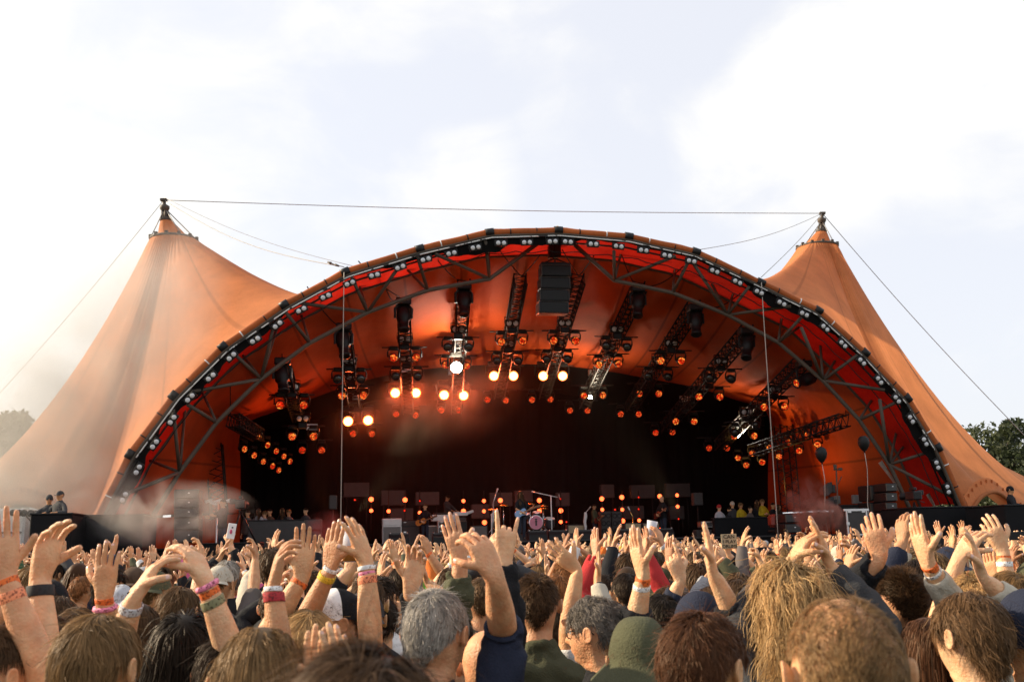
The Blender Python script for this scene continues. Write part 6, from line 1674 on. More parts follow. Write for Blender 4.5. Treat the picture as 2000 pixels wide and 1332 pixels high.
# keyboard rig
c, sx, sz = rect(843, 1005.5, 888, 1017, 43.6)
r = empty('keyboard_stand', c, -PHI, 'white keyboard desk on top of the brown amplifiers', 'keyboard')
m2 = MB(); m2.box(c, sx, .5, sz, EV, NV, bev=.02); m2.build('desk', M['amp_white'], r)
m2 = MB(); m2.box(c + Vector((0, 0, sz / 2 + .06)), sx * .8, .35, .08, EV, NV, bev=.02); m2.build('keyboard', M['black'], r)
c, sx, sz = rect(884, 1000, 912, 1007, 43.8)
r = empty('organ', c, -PHI, 'white electric organ with a raised lid right of the keyboardist', 'keyboard')
m2 = MB(); m2.box(c, sx, .55, sz, EV, NV, bev=.02); m2.build('body', M['amp_white'], r)
m2 = MB(); m2.box(sp(915, 1001, 43.8), .42, .4, .12, (EV + Vector((0, 0, .35))).normalized(), NV, (Vector((0, 0, 1)) - EV * .35).normalized(), bev=.02); m2.build('lid', M['amp_white'], r)
m2 = MB(); m2.box(c - Vector((0, 0, sz / 2 + .22)), sx * .8, .5, .3, EV, NV, bev=.03); m2.build('base', M['panel'], r)
# raised back panels
for k, (x0, y0, x1, y1) in enumerate([(672, 943, 720, 970), (745, 958, 792, 986), (812, 961, 857, 986), (762, 993, 806, 1016), (956, 962, 1000, 988), (1004, 958, 1040, 980), (1110, 940, 1112, 941), (1172, 946, 1199, 972), (1230, 947, 1279, 973), (1298, 944, 1348, 971), (1209, 988, 1258, 1014), (1305, 988, 1336, 1014), (920, 985, 955, 1012), (1085, 962, 1112, 988)]):
    if x1 - x0 < 5: continue
    c, sx, sz = rect(x0, y0, x1, y1, 50)
    r = empty('backline_panel', c - Vector((0, 0, sz / 2)), -PHI, '%s dim grey raised panel standing before the black backdrop, from left' % ORD[k], 'panel', 'dim panels at the back of the stage')
    m2 = MB(); m2.box(c, sx, .3, sz, EV, NV, bev=.02); m2.build('face', M['panel'], r)
    m2 = MB()
    for s_ in (-1, 1): m2.tube([c + EV * s_ * sx * .4, Vector((c.x, c.y, ZS)) + EV * s_ * sx * .4], .03, 6)
    m2.build('leg', M['black_metal'], r)
# pole mounted side speakers
for x0, y0, x1, y1, w_, lab in ((643, 968, 658, 994, 40, 'dim grey speaker on a pole behind the hanging left rope'), (1352, 962, 1371, 987, 43, 'dark grey speaker on a pole right of the bassist')):
    c, sx, sz = rect(x0, y0, x1, y1, w_); r = empty('pole_speaker', Vector((c.x, c.y, ZS)), -PHI, lab, 'speaker')
    m2 = MB(); m2.box(c, sx, .4, sz, EV, NV, bev=.03); m2.build('cabinet', M['panel'], r)
    m2 = MB(); m2.tube([c, Vector((c.x, c.y, ZS))], .025, 8); m2.build('pole', M['black_metal'], r)
# red lamps in rows at the back
M['floor_hot'] = emis('red_floor_lamp', (1.0, .085, .022), 4.0); M['floor_dim'] = emis('dim_red_lamp', (1.0, .03, .01), .8)
FL = [(693, 976, 0), (725, 975, 2), (725, 997, 1), (759, 998, 1), (760, 1019, 0), (791, 976, 2), (790, 997, 0), (820, 1001, 1), (820, 978, 0), (905, 978, 1), (905, 998, 2), (945, 978, 1), (945, 998, 1), (946, 1020, 2), (977, 977, 2), (1053, 977, 2), (1053, 998, 2), (1094, 974, 0), (1095, 997, 2), (1095, 1019, 1), (1106, 1019, 0), (1175, 974, 2), (1176, 995, 1), (1201, 995, 0), (1214, 971, 2), (1215, 995, 1), (1216, 1017, 2), (1247, 971, 0), (1247, 994, 0), (1248, 1016, 1), (1288, 969, 2), (1322, 967, 1), (1323, 989, 1), (1325, 1013, 0), (1289, 1034, 1), (1265, 1017, 0)]
cnt_ = {}
lamp_t = {}
for k, (x, y, b) in enumerate(sorted(FL)):
    p = sp(x, y, 47.5); cnt_[x] = 0
    key = b
    if key not in lamp_t:
        m2 = MB(); m2.lathe([(.0, .16), (.12, .14), (.17, .02), (.175, -.06), (.15, -.06)], (0, 0, 0), Vector((0, 1, 0)), n=14); o = m2.build('floor_lamp', M['black_metal']); o['category'] = 'red lamp'
        m2 = MB(); m2.lathe([(.155 if b else .08, -.05), (.1 if b else .05, -.09), (0, -.10)], (0, 0, 0), Vector((0, 1, 0)), n=14); m2.build('lens', M['floor_hot' if b else 'floor_dim'], o); lamp_t[key] = o
    else: o = dup(lamp_t[key])
    o.matrix_basis = Matrix.Translation(p) @ Matrix.Rotation(PHI * -1, 4, 'Z') @ Matrix.Scale((.5, .58, .74)[b], 4)
    row = 'top' if y < 984 else 'middle' if y < 1008 else 'low'
    o['label'] = '%s red lamp of the rear stage lamp grid, %s counting from the left' % ({0: 'dim ' + row, 1: 'bright ' + row, 2: 'glaring ' + row}[b], ORD[k]); o['group'] = 'red lamps in rows behind the band'
for k, x in enumerate(sorted({725, 759, 791, 820, 905, 945, 977, 1053, 1095, 1175, 1215, 1247, 1288, 1323})):
    p = sp(x, 970, 47.75)
    m2 = MB(); m2.tube([p + Vector((0, 0, .3)), Vector((p.x, p.y, ZS))], .025, 6); m2.box(Vector((p.x, p.y, ZS + .03)), .5, .5, .05, bev=.01)
    tag(m2.build('lamp_stand', M['black_metal']), '%s thin black stand carrying red lamps behind the band, from left' % ORD[k], 'stand', 'stands of the red lamps')
for x, y in ((977, 977), (1053, 998), (725, 975), (791, 976), (1214, 971), (946, 1020)):
    ld = bpy.data.lights.new('red_lamp_glow', 'POINT'); lo = bpy.data.objects.new('red_lamp_glow', ld); COL.objects.link(lo); ld.energy = 30; ld.color = (1, .12, .04); ld.shadow_soft_size = .12; lo.location = sp(x, y, 47.1)
# monitors along the stage front
for k, (x0, x1, y0, w_, lab) in enumerate(((1030, 1066, 1037, 35.0, 'black wedge monitor below the pink drum, left of two'), (1069, 1108, 1037, 35.0, 'black wedge monitor right of the pink drum, right of two'), (1125, 1156, 1040, 35.4, 'low black wedge monitor in front of the right guitarist'), (760, 797, 1041, 36, 'black wedge monitor in front of the white amplifier'), (845, 880, 1041, 36.5, 'black wedge monitor in front of the brown amplifiers'), (1207, 1243, 1037, 35.5, 'black wedge monitor under the left tan cabinet'), (1279, 1313, 1036, 35.5, 'black wedge monitor below the bassist'))):
    c0 = sp((x0 + x1) / 2, y0, w_); wd = (x1 - x0) * w_ / FPX; h = max(.36, c0.z - ZS)
    b = Vector((c0.x, c0.y, ZS)); m2 = MB()
    pr = [(-.28, 0), (.3, 0), (.3, .12), (.1, h), (-.10, h), (-.28, .2)]
    vs = [b + EV * s_ * wd / 2 + NV * y + Vector((0, 0, z)) for s_ in (-1, 1) for y, z in pr]; n = len(pr)
    m2.add(vs, [list(range(n)), list(range(n, 2 * n))[::-1]] + [[i, i + n, (i + 1) % n + n, (i + 1) % n] for i in range(n)])
    r = m2.build('stage_monitor', M['black_metal']); tag(r, lab, 'monitor')
    m2 = MB(); m2.box(b + NV * -.115 * 1 + Vector((0, 0, h * .92)) - NV * .04, wd * .9, .02, .05, EV, NV); m2.build('edge_trim', M['panel'], r)
    m2 = MB()
    for s_ in (-1, 1): m2.ball(b + EV * s_ * wd * .43 - NV * .12 + Vector((0, 0, h * .97)), .03)
    m2.build('corner', M['alu'], r)
# row of small white lamps under the stage lip
for k, (x, y) in enumerate(sorted(((998, 1068), (1095, 1070), (1107, 1070), (1206, 1067), (1218, 1067), (1483, 1061), (1495, 1061), (1682, 1050), (700, 1074), (712, 1074), (600, 1077), (880, 1072), (1330, 1064), (1600, 1055)))):
    p = sp(x, y, 34.0); m2 = MB(); m2.lathe([(.13, .12), (.13, -.02), (.11, -.03)], p, NV, n=14); o = m2.build('edge_lamp', M['black_metal']); tag(o, 'round white lamp under the stage lip, %s from the left' % ORD[k], 'lamp', 'round lamps under the stage lip')
    m2 = MB(); m2.lathe([(.11, -.03), (.06, -.06), (0, -.07)], p, NV, n=14); m2.build('lens', M['lens_off'], o)
# ------------------------------------------------------------------ drum kit
D0 = sp(1047, 1020, 40.5); riser = MB()
rz = ZS + .30
riser.box(Vector((D0.x, D0.y, ZS + .15)) + NV * .8, 3.0, 2.4, .28, EV, NV, bev=.02); tag(riser.build('drum_riser', M['deck']), 'low black riser under the drum kit', 'riser')
kit = empty('drum_kit', Vector((D0.x, D0.y, rz)), -PHI, 'drum kit with a pink front head and brass cymbals behind the singer', 'drum kit')
M['pink_head'] = mat('pink_drum_head', (.62, .22, .30), .5, noise_s=3, var=.2); M['drum'] = mat('drum_shell', (.05, .045, .05), .25, coat=.5)
kr = .29
def drum(p, r_, h, ax_, nm, head='white_paint'):
    m2 = MB(); m2.lathe([(r_ * .98, 0), (r_, .01), (r_, h)], p, ax_, n=22); d_ = m2.build(nm, M['drum'], kit)
    m2 = MB(); m2.lathe([(r_ * .97, -.004), (0, -.006)], p, ax_, n=22); m2.build('drum_head', M[head], d_)
    m2 = MB(); m2.lathe([(r_ * .96, -.012), (r_ * 1.04, -.012), (r_ * 1.04, .03), (r_, .03)], p, ax_, n=22); m2.build('hoop', M['chrome'], d_)
    return d_
bd_ = drum(D0, kr, .5, NV, 'bass_drum', 'pink_head')
m2 = MB(); m2.lathe([(.0, -.010), (.05, -.012)], D0 + Vector((0, 0, .05)), NV, n=12); m2.box(D0 - NV * .012 + Vector((0, 0, -.03)), .07, .006, .2, EV, NV); m2.box(D0 - NV * .012 + Vector((0, 0, .13)), .1, .006, .05, EV, NV); m2.build('head_emblem', M['panel'], bd_)
up_ = (Vector((0, 0, -1)) + NV * .35).normalized()
for x, y, r_, h, w_ in ((1027, 1003, .17, .2, 40.9), (1048, 1000, .17, .2, 41.0), (1074, 1012, .21, .35, 41.1), (1016, 1020, .21, .38, 41.2)): drum(sp(x, y, w_), r_, h, up_, 'tom')
for x, y, r_, w_ in ((963, 993.5, .27, 41), (983, 985.5, .24, 41.6), (1060, 987, .26, 41.2), (1062, 992, .2, 41.5), (1035, 983, .24, 41.8)):
    p = sp(x, y, w_); m2 = MB(); m2.lathe([(0, .03), (.05, .02), (r_, -.015), (r_, -.02), (.05, .012), (0, .02)], p, (Vector((0, 0, 1)) - NV * .18).normalized(), n=22); m2.build('cymbal', M['gold'], kit)
    m2 = MB(); m2.tube([p, Vector((p.x, p.y, rz))], .014, 6); m2.tube([Vector((p.x, p.y, rz + .3)), Vector((p.x, p.y, rz)) + EV * .25], .01, 5); m2.tube([Vector((p.x, p.y, rz + .3)), Vector((p.x, p.y, rz)) - EV * .25], .01, 5); m2.build('cymbal_stand', M['chrome'], kit)
# ------------------------------------------------------------------ microphone stands
def mic_stand(base_px, w, joint, end, lab, m='white_paint', mic=True):
    b = sp(*base_px, w); b = Vector((b.x, b.y, ZS)); j = sp(*joint, w); e = sp(*end, w); r = empty('microphone_stand', b, 0, lab, 'microphone stand')
    m2 = MB(); m2.tube([b, j], .02, 6); m2.build('upright', M[m], r)
    m2 = MB(); m2.tube([e, j + (j - e) * .45], .016, 6); m2.build('boom', M[m], r)
    m2 = MB()
    for a in (0, 2.1, 4.2): m2.tube([b + Vector((0, 0, .3)), b + Vector((math.cos(a) * .33, math.sin(a) * .33, .02))], .014, 5)
    m2.build('foot', M[m], r)
    if mic: m2 = MB(); m2.tube([e, e + (e - j).normalized() * .16], [.02, .028], 8); m2.ball(e + (e - j).normalized() * .18, .035); m2.build('microphone', M['alu'], r)
mic_stand((1078, 1040), 39, (1076, 968), (1048, 962), 'tall white boom stand reaching over the drum kit')
mic_stand((1100, 1040), 43, (1100, 1022), (1093, 974.5), 'short stand right of the drum kit', 'black_metal')
mic_stand((961, 1040), 37, (964, 980), (969, 964), 'microphone stand with a silver head left of the singer', 'alu')
mic_stand((1143, 1050), 42.6, (1143, 1002), (1148, 996), 'microphone stand draped with a white scarf before the right guitarist', 'white_paint')
m2 = MB(); q = [sp(1143 + .8 * math.sin(k), 1000 + k * 3.9, 42.4) for k in range(11)]; m2.tube(q, [.05, .07, .08, .075, .07, .07, .06, .065, .05, .045, .03], 8); tag(m2.build('white_scarf', M['white_paint']), 'white scarf hanging down the microphone stand of the right guitarist', 'scarf')
mic_stand((1236, 1045), 37.5, (1236, 1010), (1231, 999), 'thin microphone stand in front of the tan cabinets', 'gold')
mic_stand((960, 1035), 40.2, (960, 1004), (964, 1001), 'low stand with a white clip at the side of the drum kit', 'white_paint')

# ------------------------------------------------------------------ people on and beside the stage
def stage_person(label, px, top, w, face, z0, kind='long', tcol='black', hs='short', hc='dark', armL=None, armR=None, hyaw=0, pitch=0, skin=1, hat=None, sleeve=.5, hz=1.76, legcol=None, n=1400, group=None):
    p = sp(px, top, w); b = Vector((p.x, p.y, z0 if z0 is not None else p.z - hz)); s = (p.z - b.z - .012) / 1.795
    yaw = 180 - math.degrees(PHI) * -1 * 0 + face
    B = body(armL, armR, head_yaw=hyaw, head_pitch=pitch, level=1)
    o = link('person', body_mesh(B)); o.matrix_basis = Matrix.Translation(b) @ Matrix.Rotation(R(yaw), 4, 'Z') @ Matrix.Scale(s, 4); obj_color(o, SKIN[skin]); tag(o, label, 'person', group)
    t_ = link({'long': 'sweater', 'jacket': 'jacket', 'tee': 'tshirt'}[kind], garment(B, kind, level=1, thick=.018, fold=.007, sleeve=sleeve, collar=.03 if kind == 'jacket' else 0), o); obj_color(t_, COLS[tcol])
    link('trousers', tro, o)
    if hs: h_ = link('hair', hair(HS_[hs], n=n, seg=5, width=.006, seed=int(px), yaw=hyaw, pitch=pitch), o); obj_color(h_, HAIRCOL[hc])
    if hat: q = link({'cap': 'cap', 'beanie': 'beanie', 'bucket': 'bucket_hat'}[hat[0]], cap_mesh([M['hat']], 0, hyaw, pitch, hat[0]), o); obj_color(q, COLS[hat[1]])
    return o, B
GL = dict(w=(-.42, .24, 1.16), f=(.6, .3, .3), p=(0, .2, 1), pose='grab', hint=(-.6, -.3, -1)); GR = dict(w=(.10, .26, 1.00), f=(-.8, .2, -.3), p=(0, -1, -.2), pose='relax', hint=(1, -.4, -.2))
def guitar(o, col, lab, bodyshape='double', pick='black'):
    mw = o.matrix_basis; g = lambda x, y, z: mw @ Vector((x, y, z))
    a, b = g(.10, .21, 1.00), g(-.46, .27, 1.19)         # body centre and nut
    t = (b - a).normalized(); fw = (mw.to_3x3() @ Vector((0, 1, 0))).normalized(); fw = (fw - t * fw.dot(t)).normalized(); sd_ = t.cross(fw)
    r = empty('electric_guitar', a, 0, lab, 'guitar')
    out = []
    for k in range(36):
        u = 2 * math.pi * k / 36; x = math.cos(u) * .23; y = math.sin(u) * (.155 + .025 * math.cos(u * 2) - .035 * math.exp(-((math.cos(u) - .05) / .25) ** 2))
        if math.cos(u) > .3: x += .05 * abs(math.sin(u)) ** 1.5
        out.append((x - .05, y))
    vs = [a + t * x + sd_ * y + fw * z for z in (-.022, .022) for x, y in out]; n = 36
    m2 = MB(); m2.add(vs, [list(range(n))[::-1], list(range(n, 2 * n))] + [[i, (i + 1) % n, (i + 1) % n + n, i + n] for i in range(n)]); m2.build('guitar_body', col, r)
    m2 = MB(); m2.box(a.lerp(b, .58) + fw * .02, (b - a).length * .86, .05, .028, t, sd_, fw, bev=.006); m2.build('neck', M['brown_wood'], r)
    m2 = MB(); m2.box(b + t * .08 + fw * .015, .19, .085, .022, t, sd_, fw, bev=.01); m2.build('headstock', M['brown_wood'], r)
    m2 = MB(); m2.box(a - t * .06 + fw * .028, .10, .08, .012, t, sd_, fw, bev=.004); m2.box(a + t * .07 + fw * .028, .03, .08, .012, t, sd_, fw, bev=.004); m2.build('pickup', M[pick], r)
    m2 = MB(); m2.tube([a - t * .26, g(.16, .02, 1.30), g(.10, -.08, 1.44), g(-.10, -.06, 1.47), g(-.16, .10, 1.36), a + t * .2], .018, 6); m2.build('strap', M['rubber'], r)
M['brown_wood'] = mat('brown_wood', (.22, .10, .045), .4, noise_s=14, var=.3); M['sunburst'] = mat('orange_lacquer', (.62, .17, .02), .25, noise_s=5, var=.3, coat=.5); M['blue_lacquer'] = mat('pale_blue_lacquer', (.22, .36, .58), .25, coat=.5); M['dark_lacquer'] = mat('dark_red_lacquer', (.16, .03, .02), .25, coat=.5)
o, _ = stage_person('singer with long dark hair and black shirt playing a pale blue guitar, centre stage', 1017, 957, 35.2, 30, ZS, 'long', 'black', 'long', 'brown', GL, GR, hyaw=-40, pitch=16, skin=1, sleeve=.28, n=3000); guitar(o, M['blue_lacquer'], 'pale blue electric guitar played by the long haired singer', pick='chrome')
o, _ = stage_person('guitarist in a dark jacket with an orange guitar beside the white amplifier', 830, 984, 42.0, -8, ZS, 'jacket', 'black', 'short', 'brown', GL, GR, hyaw=5, pitch=-8, skin=2); guitar(o, M['sunburst'], 'orange sunburst guitar played beside the white amplifier')
stage_person('keyboardist in a dark grey shirt standing behind the organ', 873, 966, 45.5, 60, None, 'long', 'darkgrey', 'mid', 'dark', dict(w=(-.18, .42, 1.05), f=(0, 1, -.2), p=(0, 0, -1), pose='relax'), dict(w=(.18, .42, 1.05), f=(0, 1, -.2), p=(0, 0, -1), pose='relax'), pitch=14)
o, _ = stage_person('guitarist in an olive jacket singing at the scarf draped microphone', 1160, 984, 43.0, 62, ZS, 'jacket', 'olive', 'short', 'dark', GL, GR, skin=1); guitar(o, M['dark_lacquer'], 'dark guitar of the olive jacketed guitarist')
o, _ = stage_person('bald bass player in black turning to the right', 1293, 968, 40.5, -60, ZS, 'jacket', 'black', None, 'grey', GL, GR, pitch=12, skin=2); guitar(o, M['dark_lacquer'], 'dark red bass guitar held by the bald bass player')
FOLD = (dict(w=(-.08, .26, 1.12), f=(1, .1, .1), p=(0, -1, 0), pose='relax', hint=(-1, -.4, -1)), dict(w=(.08, .28, 1.14), f=(-1, .1, .1), p=(0, -1, 0), pose='relax', hint=(1, -.4, -1)))
for k, (x, y, tc_, ac) in enumerate(((484, 996, 'taupe', 0), (505, 992, 'lightgrey', 1), (517, 997, 'grey', 0), (527, 993, 'brown', 0), (551, 991, 'black', 1), (564, 994, 'taupe', 0), (597, 991, 'darkgrey', 0))):
    stage_person('%s onlooker in %s standing behind the left side barrier' % (ORD[k], {'taupe': 'a taupe top', 'lightgrey': 'pale grey', 'grey': 'grey', 'brown': 'brown', 'black': 'black', 'darkgrey': 'charcoal'}[tc_]), x, y, 40, -25, None, 'long', tc_, ['short', 'long', 'mid'][k % 3], ['dark', 'brown', 'dkblond'][k % 3], *(FOLD if ac else (None, None)), skin=k % 4, group='onlookers at the left barrier')
for k, (x, y, tc_, ac, ht) in enumerate(((1404, 985, 'lightgrey', 1, 'red'), (1424, 990, 'black', 0, None), (1430, 979, 'darkgrey', 0, 'beige'), (1446, 981, 'yellow', 1, None), (1465, 988, 'taupe', 1, None), (1478, 976, 'black', 0, None), (1488, 974, 'yellow', 1, None), (1509, 981, 'black', 0, None), (1520, 984, 'darkgrey', 0, None))):
    stage_person('%s person on the crew platform, wearing %s%s' % (ORD[k], {'lightgrey': 'pale grey', 'darkgrey': 'charcoal'}.get(tc_, tc_), ' and a %s beanie' % ht if ht else ''), x, y, 40.5, 28, None, 'long', tc_, 'crop' if ht else ['mid', 'short', 'long'][k % 3], ['dkblond', 'dark', 'brown'][k % 3], *(FOLD if ac else (None, None)), skin=(k + 2) % 4, hat=('beanie', ht) if ht else None, group='people on the crew platform')
def block(x0, y0, x1, y1, w, depth, lab, name, m='skirt', cat='platform', down=True, trim=None):
    c, sx, sz = rect(x0, y0, x1, y1, w); top = c.z + sz / 2; bot = 0 if down else c.z - sz / 2
    r = MB(); r.box(Vector((c.x, c.y, (top + bot) / 2)) + NV * depth / 2, sx, depth, top - bot, EV, NV, bev=.03)
    o = r.build(name, M[m]); tag(o, lab, cat)
    m2 = MB(); m2.box(Vector((c.x, c.y, top + .015)) + NV * depth / 2, sx + .04, depth + .04, .04, EV, NV, bev=.008); m2.build('rim', M[trim or 'black_metal'], o)
    return o
block(488, 1018, 596, 1062, 37, .3, 'dark barrier panel in front of the onlookers at the left', 'barrier', 'panel', 'barrier')
block(488, 1052, 610, 1075, 38.2, 5, 'low dark platform the left onlookers stand on', 'side_platform', 'deck')
block(1392, 1011, 1520, 1062, 38, .3, 'black barrier panel in front of the crew platform', 'barrier', 'skirt', 'barrier')
block(1392, 1045, 1530, 1066, 39.2, 4, 'low black platform under the crew at the right', 'side_platform', 'deck')
block(157, 1010, 271, 1075, 30, 2.2, 'large plain black platform standing left of the arch foot', 'side_platform')
block(62, 1008, 133, 1080, 28.5, 1.6, 'tall black crew tower with two people leaning on it', 'crew_tower')
block(1776, 989, 1930, 1060, 30, 2.0, 'wide black platform right of the arch foot', 'side_platform')
block(1958, 984, 2060, 1060, 27.5, 2.0, 'black tower at the right edge carrying a hooded person', 'crew_tower')
block(1936, 1003, 1960, 1060, 30, 1, 'small black box between the two right platforms', 'equipment_box', cat='box')
LEAN = (dict(w=(-.2, .30, 1.18), f=(.3, 1, 0), p=(0, 0, -1), pose='relax'), dict(w=(.2, .30, 1.18), f=(-.3, 1, 0), p=(0, 0, -1), pose='relax'))
stage_person('crew member in a dark hood leaning on the tall left tower', 97, 966, 29.6, 20, None, 'jacket', 'darkgrey', None, 'dark', *LEAN, hat=('beanie', 'darkgrey'))
stage_person('crew member in a dark baseball cap leaning on the tall left tower', 118, 958, 29.4, -25, None, 'jacket', 'darkgrey', 'crop', 'dark', *LEAN, hat=('cap', 'darkgrey'))
stage_person('hooded person in black on the tower at the right edge', 1972, 949, 28.6, 60, None, 'jacket', 'black', 'short', 'dark', *LEAN, hat=('beanie', 'black'))
stage_person('camera operator in black standing at the left of the stage', 436, 974, 33.2, -45, None, 'long', 'black', 'crop', 'brown', dict(w=(-.2, .4, 1.25), f=(0, 1, .2), p=(1, 0, 0), pose='relax'), dict(w=(.2, .4, 1.2), f=(0, 1, .2), p=(-1, 0, 0), pose='relax'))
block(395, 1062, 500, 1075, 32.5, 2.4, 'low camera platform at the left of the stage', 'camera_platform')
# broadcast camera on its tripod
def tripod_camera(px, py, w, lab, lean=1, z0=None):
    p = sp(px, py, w); r = empty('broadcast_camera', Vector((p.x, p.y, 0)), -PHI, lab, 'camera')
    m2 = MB(); m2.box(p, .30, .55, .28, EV, NV, bev=.03); m2.box(p + Vector((0, 0, .22)), .12, .3, .1, EV, NV, bev=.02); m2.build('camera_body', M['black_metal'], r)
    m2 = MB(); m2.lathe([(.10, 0), (.12, .25), (.13, .3), (.0, .3)], p + NV * .25, NV + EV * .4 * lean, n=14); m2.build('lens', M['rubber'], r)
    m2 = MB(); m2.box(p + EV * -.25 * lean + Vector((0, 0, .1)), .2, .12, .16, EV, NV, bev=.02); m2.build('viewfinder', M['black_metal'], r)
    for a in (0.3, 2.4, 4.5): m2 = MB(); m2.tube([p - Vector((0, 0, .2)), Vector((p.x + math.cos(a) * .55, p.y + math.sin(a) * .55, (z0 if z0 is not None else sp(px, 1064, w).z)))], .028, 6); m2.build('tripod_leg', M['black_metal'], r)
    m2 = MB(); m2.tube([p - Vector((0, 0, .1)), p - NV * .6 - Vector((0, 0, .25))], .015, 5); m2.build('pan_bar', M['black_metal'], r)
tripod_camera(470, 985, 33.5, 'broadcast camera on a tripod beside the camera operator')
m2 = MB()
for k in range(5): m2.box(sp(408 + k * 9, 978 + (k % 2) * 5, 36), .25, .2, .1, (EV + Vector((0, 0, .3 * (-1) ** k))).normalized(), NV, bev=.02)
m2.tube([sp(400, 978, 36.1), sp(452, 980, 36.1)], .03, 6); m2.tube([sp(425, 979, 36.1), Vector((sp(425, 979, 36.1).x, sp(425, 979, 36.1).y, 0))], .04, 6)
tag(m2.build('reflector_rack', M['alu']), 'rack of small shiny fittings behind the camera operator', 'rack')
# loudspeaker stacks
def stack(x0, x1, ys, w, lab, n_name, depth=.9, face='panel', led=True):
    for k in range(len(ys) - 1):
        c, sx, sz = rect(x0, ys[k], x1, ys[k + 1], w)
        r = empty('loudspeaker', c - Vector((0, 0, sz / 2)), -PHI, '%s, %s from the top' % (lab, ORD[k]), 'speaker', n_name)
        m2 = MB(); m2.box(c, sx, depth, sz * .97, EV, NV, bev=.03); m2.build('cabinet', M['black_metal'], r)
        m2 = MB(); m2.box(c - NV * (depth / 2), sx * .84, .03, sz * .78, EV, NV, bev=.01); m2.build('grille', M[face], r)
        m2 = MB()
        for s_ in (-1, 1): m2.box(c - NV * (depth / 2 + .005) + EV * s_ * sx * .465, .035, .03, sz * .8, EV, NV)
        m2.build('rigging_rail', M['steel'], r)
        if led: m2 = MB(); m2.box(c - NV * (depth / 2 + .02) + EV * sx * .1 + Vector((0, 0, sz * .1)), .05, .02, .03, EV, NV); m2.build('badge', M['white_paint'], r)
stack(1716, 1740, [944, 962, 981, 1000, 1020, 1042, 1062], 33.5, 'tall black loudspeaker box beside the flight case', 'loudspeaker stack by the flight case')
stack(1686, 1714, [947, 980, 1014, 1058], 34.5, 'deep black loudspeaker box behind the tall stack', 'deep loudspeakers behind the stack', led=False)
stack(346, 390, [957, 975, 993, 1012, 1035, 1060], 34, 'black loudspeaker in the stack by the left arch foot', 'loudspeaker stack by the left arch foot')
stack(1522, 1556, [1003, 1022, 1042, 1064], 35, 'grey black loudspeaker beside the right crew platform', 'loudspeakers by the right crew platform', face='panel')
stack(596, 628, [1014, 1036, 1066], 35.5, 'dark wedge fronted loudspeaker by the left barrier', 'loudspeakers by the left barrier', led=False)
# flight case
c, sx, sz = rect(1641, 994, 1687, 1046, 31.5)
r = empty('flight_case', c - Vector((0, 0, sz / 2)), -PHI, 'upright black flight case with bright aluminium edges and catches', 'flight case')
m2 = MB(); m2.box(c, sx - .02, .7, sz - .02, EV, NV, bev=.01); m2.build('panel', M['panel'], r)
m2 = MB(); e = .045
for a, b, d, q in ((-1, 0, e, sz), (1, 0, e, sz)): m2.box(c - NV * .35 + EV * a * (sx / 2 - e / 2), e, .05, sz, EV, NV)
for b in (-1, 1): m2.box(c - NV * .352 + Vector((0, 0, b * (sz / 2 - e / 2))), sx + (.14 if b > 0 else 0), .05, e * (1.6 if b > 0 else 1), EV, NV)
m2.build('edge', M['white_paint'], r)  # white paint stands in for the bright sheen of aluminium edges
for dx, dz in ((-.33, -.28), (.33, -.28), (-.33, .42), (.33, .42), (-.45, -.05)):
    m2 = MB(); m2.box(c - NV * .365 + EV * dx * sx + Vector((0, 0, dz * sz)), .12, .03, .10, EV, NV, bev=.012); m2.build('catch', M['white_paint'], r)  # catches painted white too, in place of metal shine
m2 = MB(); m2.box(c - NV * .01 + Vector((0, 0, -sz / 2 - .5)), sx * 1.1, .8, 1.0, EV, NV, bev=.03); tag(m2.build('case_plinth', M['skirt']), 'black plinth under the upright flight case', 'plinth')
# balloons
for x, y, bx, by, lab in ((1687, 866, 1702, 1048, 'black balloon on a string beside the arch foot, the higher of two'), (1604, 888, 1618, 1050, 'black balloon on a string over the red smoke, the lower of two')):
    p = sp(x, y, 31.8); m2 = MB(); m2.lathe([(0, .27), (.10, .25), (.175, .17), (.2, .04), (.17, -.10), (.09, -.22), (.02, -.28), (.035, -.32), (0, -.32)], p, n=16); o = m2.build('balloon', M['rubber']); tag(o, lab, 'balloon')
    q = sp(bx, by, 31.8); m2 = MB(); m2.tube([p - Vector((0, 0, .3))] + [(p - Vector((0, 0, .3))).lerp(q, t) + EV * .05 * math.sin(t * 7) for t in (.2, .4, .6, .8)] + [q], .012, 5); m2.build('string', M['rope'], o)
tripod_camera(1784, 968, 30.2, 'camera tripod standing at the foot of the right arch', -1, 0.9)
p = sp(1636, 915, 35); m2 = MB(); m2.tube([sp(1633, 912, 35), sp(1637, 998, 35), Vector((sp(1638, 1000, 35).x, sp(1638, 1000, 35).y, ZS))], .03, 6); m2.tube([sp(1628, 917, 35), sp(1643, 917, 35)], .025, 6); m2.tube([sp(1637, 945, 35), sp(1644, 930, 35)], .02, 5); m2.box(sp(1631, 912, 35), .12, .1, .2, bev=.02); m2.box(sp(1641, 916, 35), .15, .1, .1, bev=.02)
tag(m2.build('instrument_stand', M['steel']), 'thin stand with two clamps left of the loudspeaker stack', 'stand')
for k, (x, y) in enumerate(((1617, 955), (1621, 983))):
    p = sp(x, y, 35.5); m2 = MB(); m2.box(p, .3, .3, .4, (EV + Vector((0, 0, .6))).normalized(), NV, bev=.03); m2.box(p + EV * .22, .12, .2, .3, bev=.02); tag(m2.build('floodlight', M['panel']), 'square grey floodlight above the red smoke, %s of two' % ('upper', 'lower')[k], 'floodlight')
m2 = MB(); m2.tube([sp(1618, 950, 35.7), Vector((sp(1620, 1000, 35.7).x, sp(1620, 1000, 35.7).y, ZS))], .03, 6); tag(m2.build('floodlight_pole', M['black_metal']), 'black pole holding the two square floodlights', 'pole')
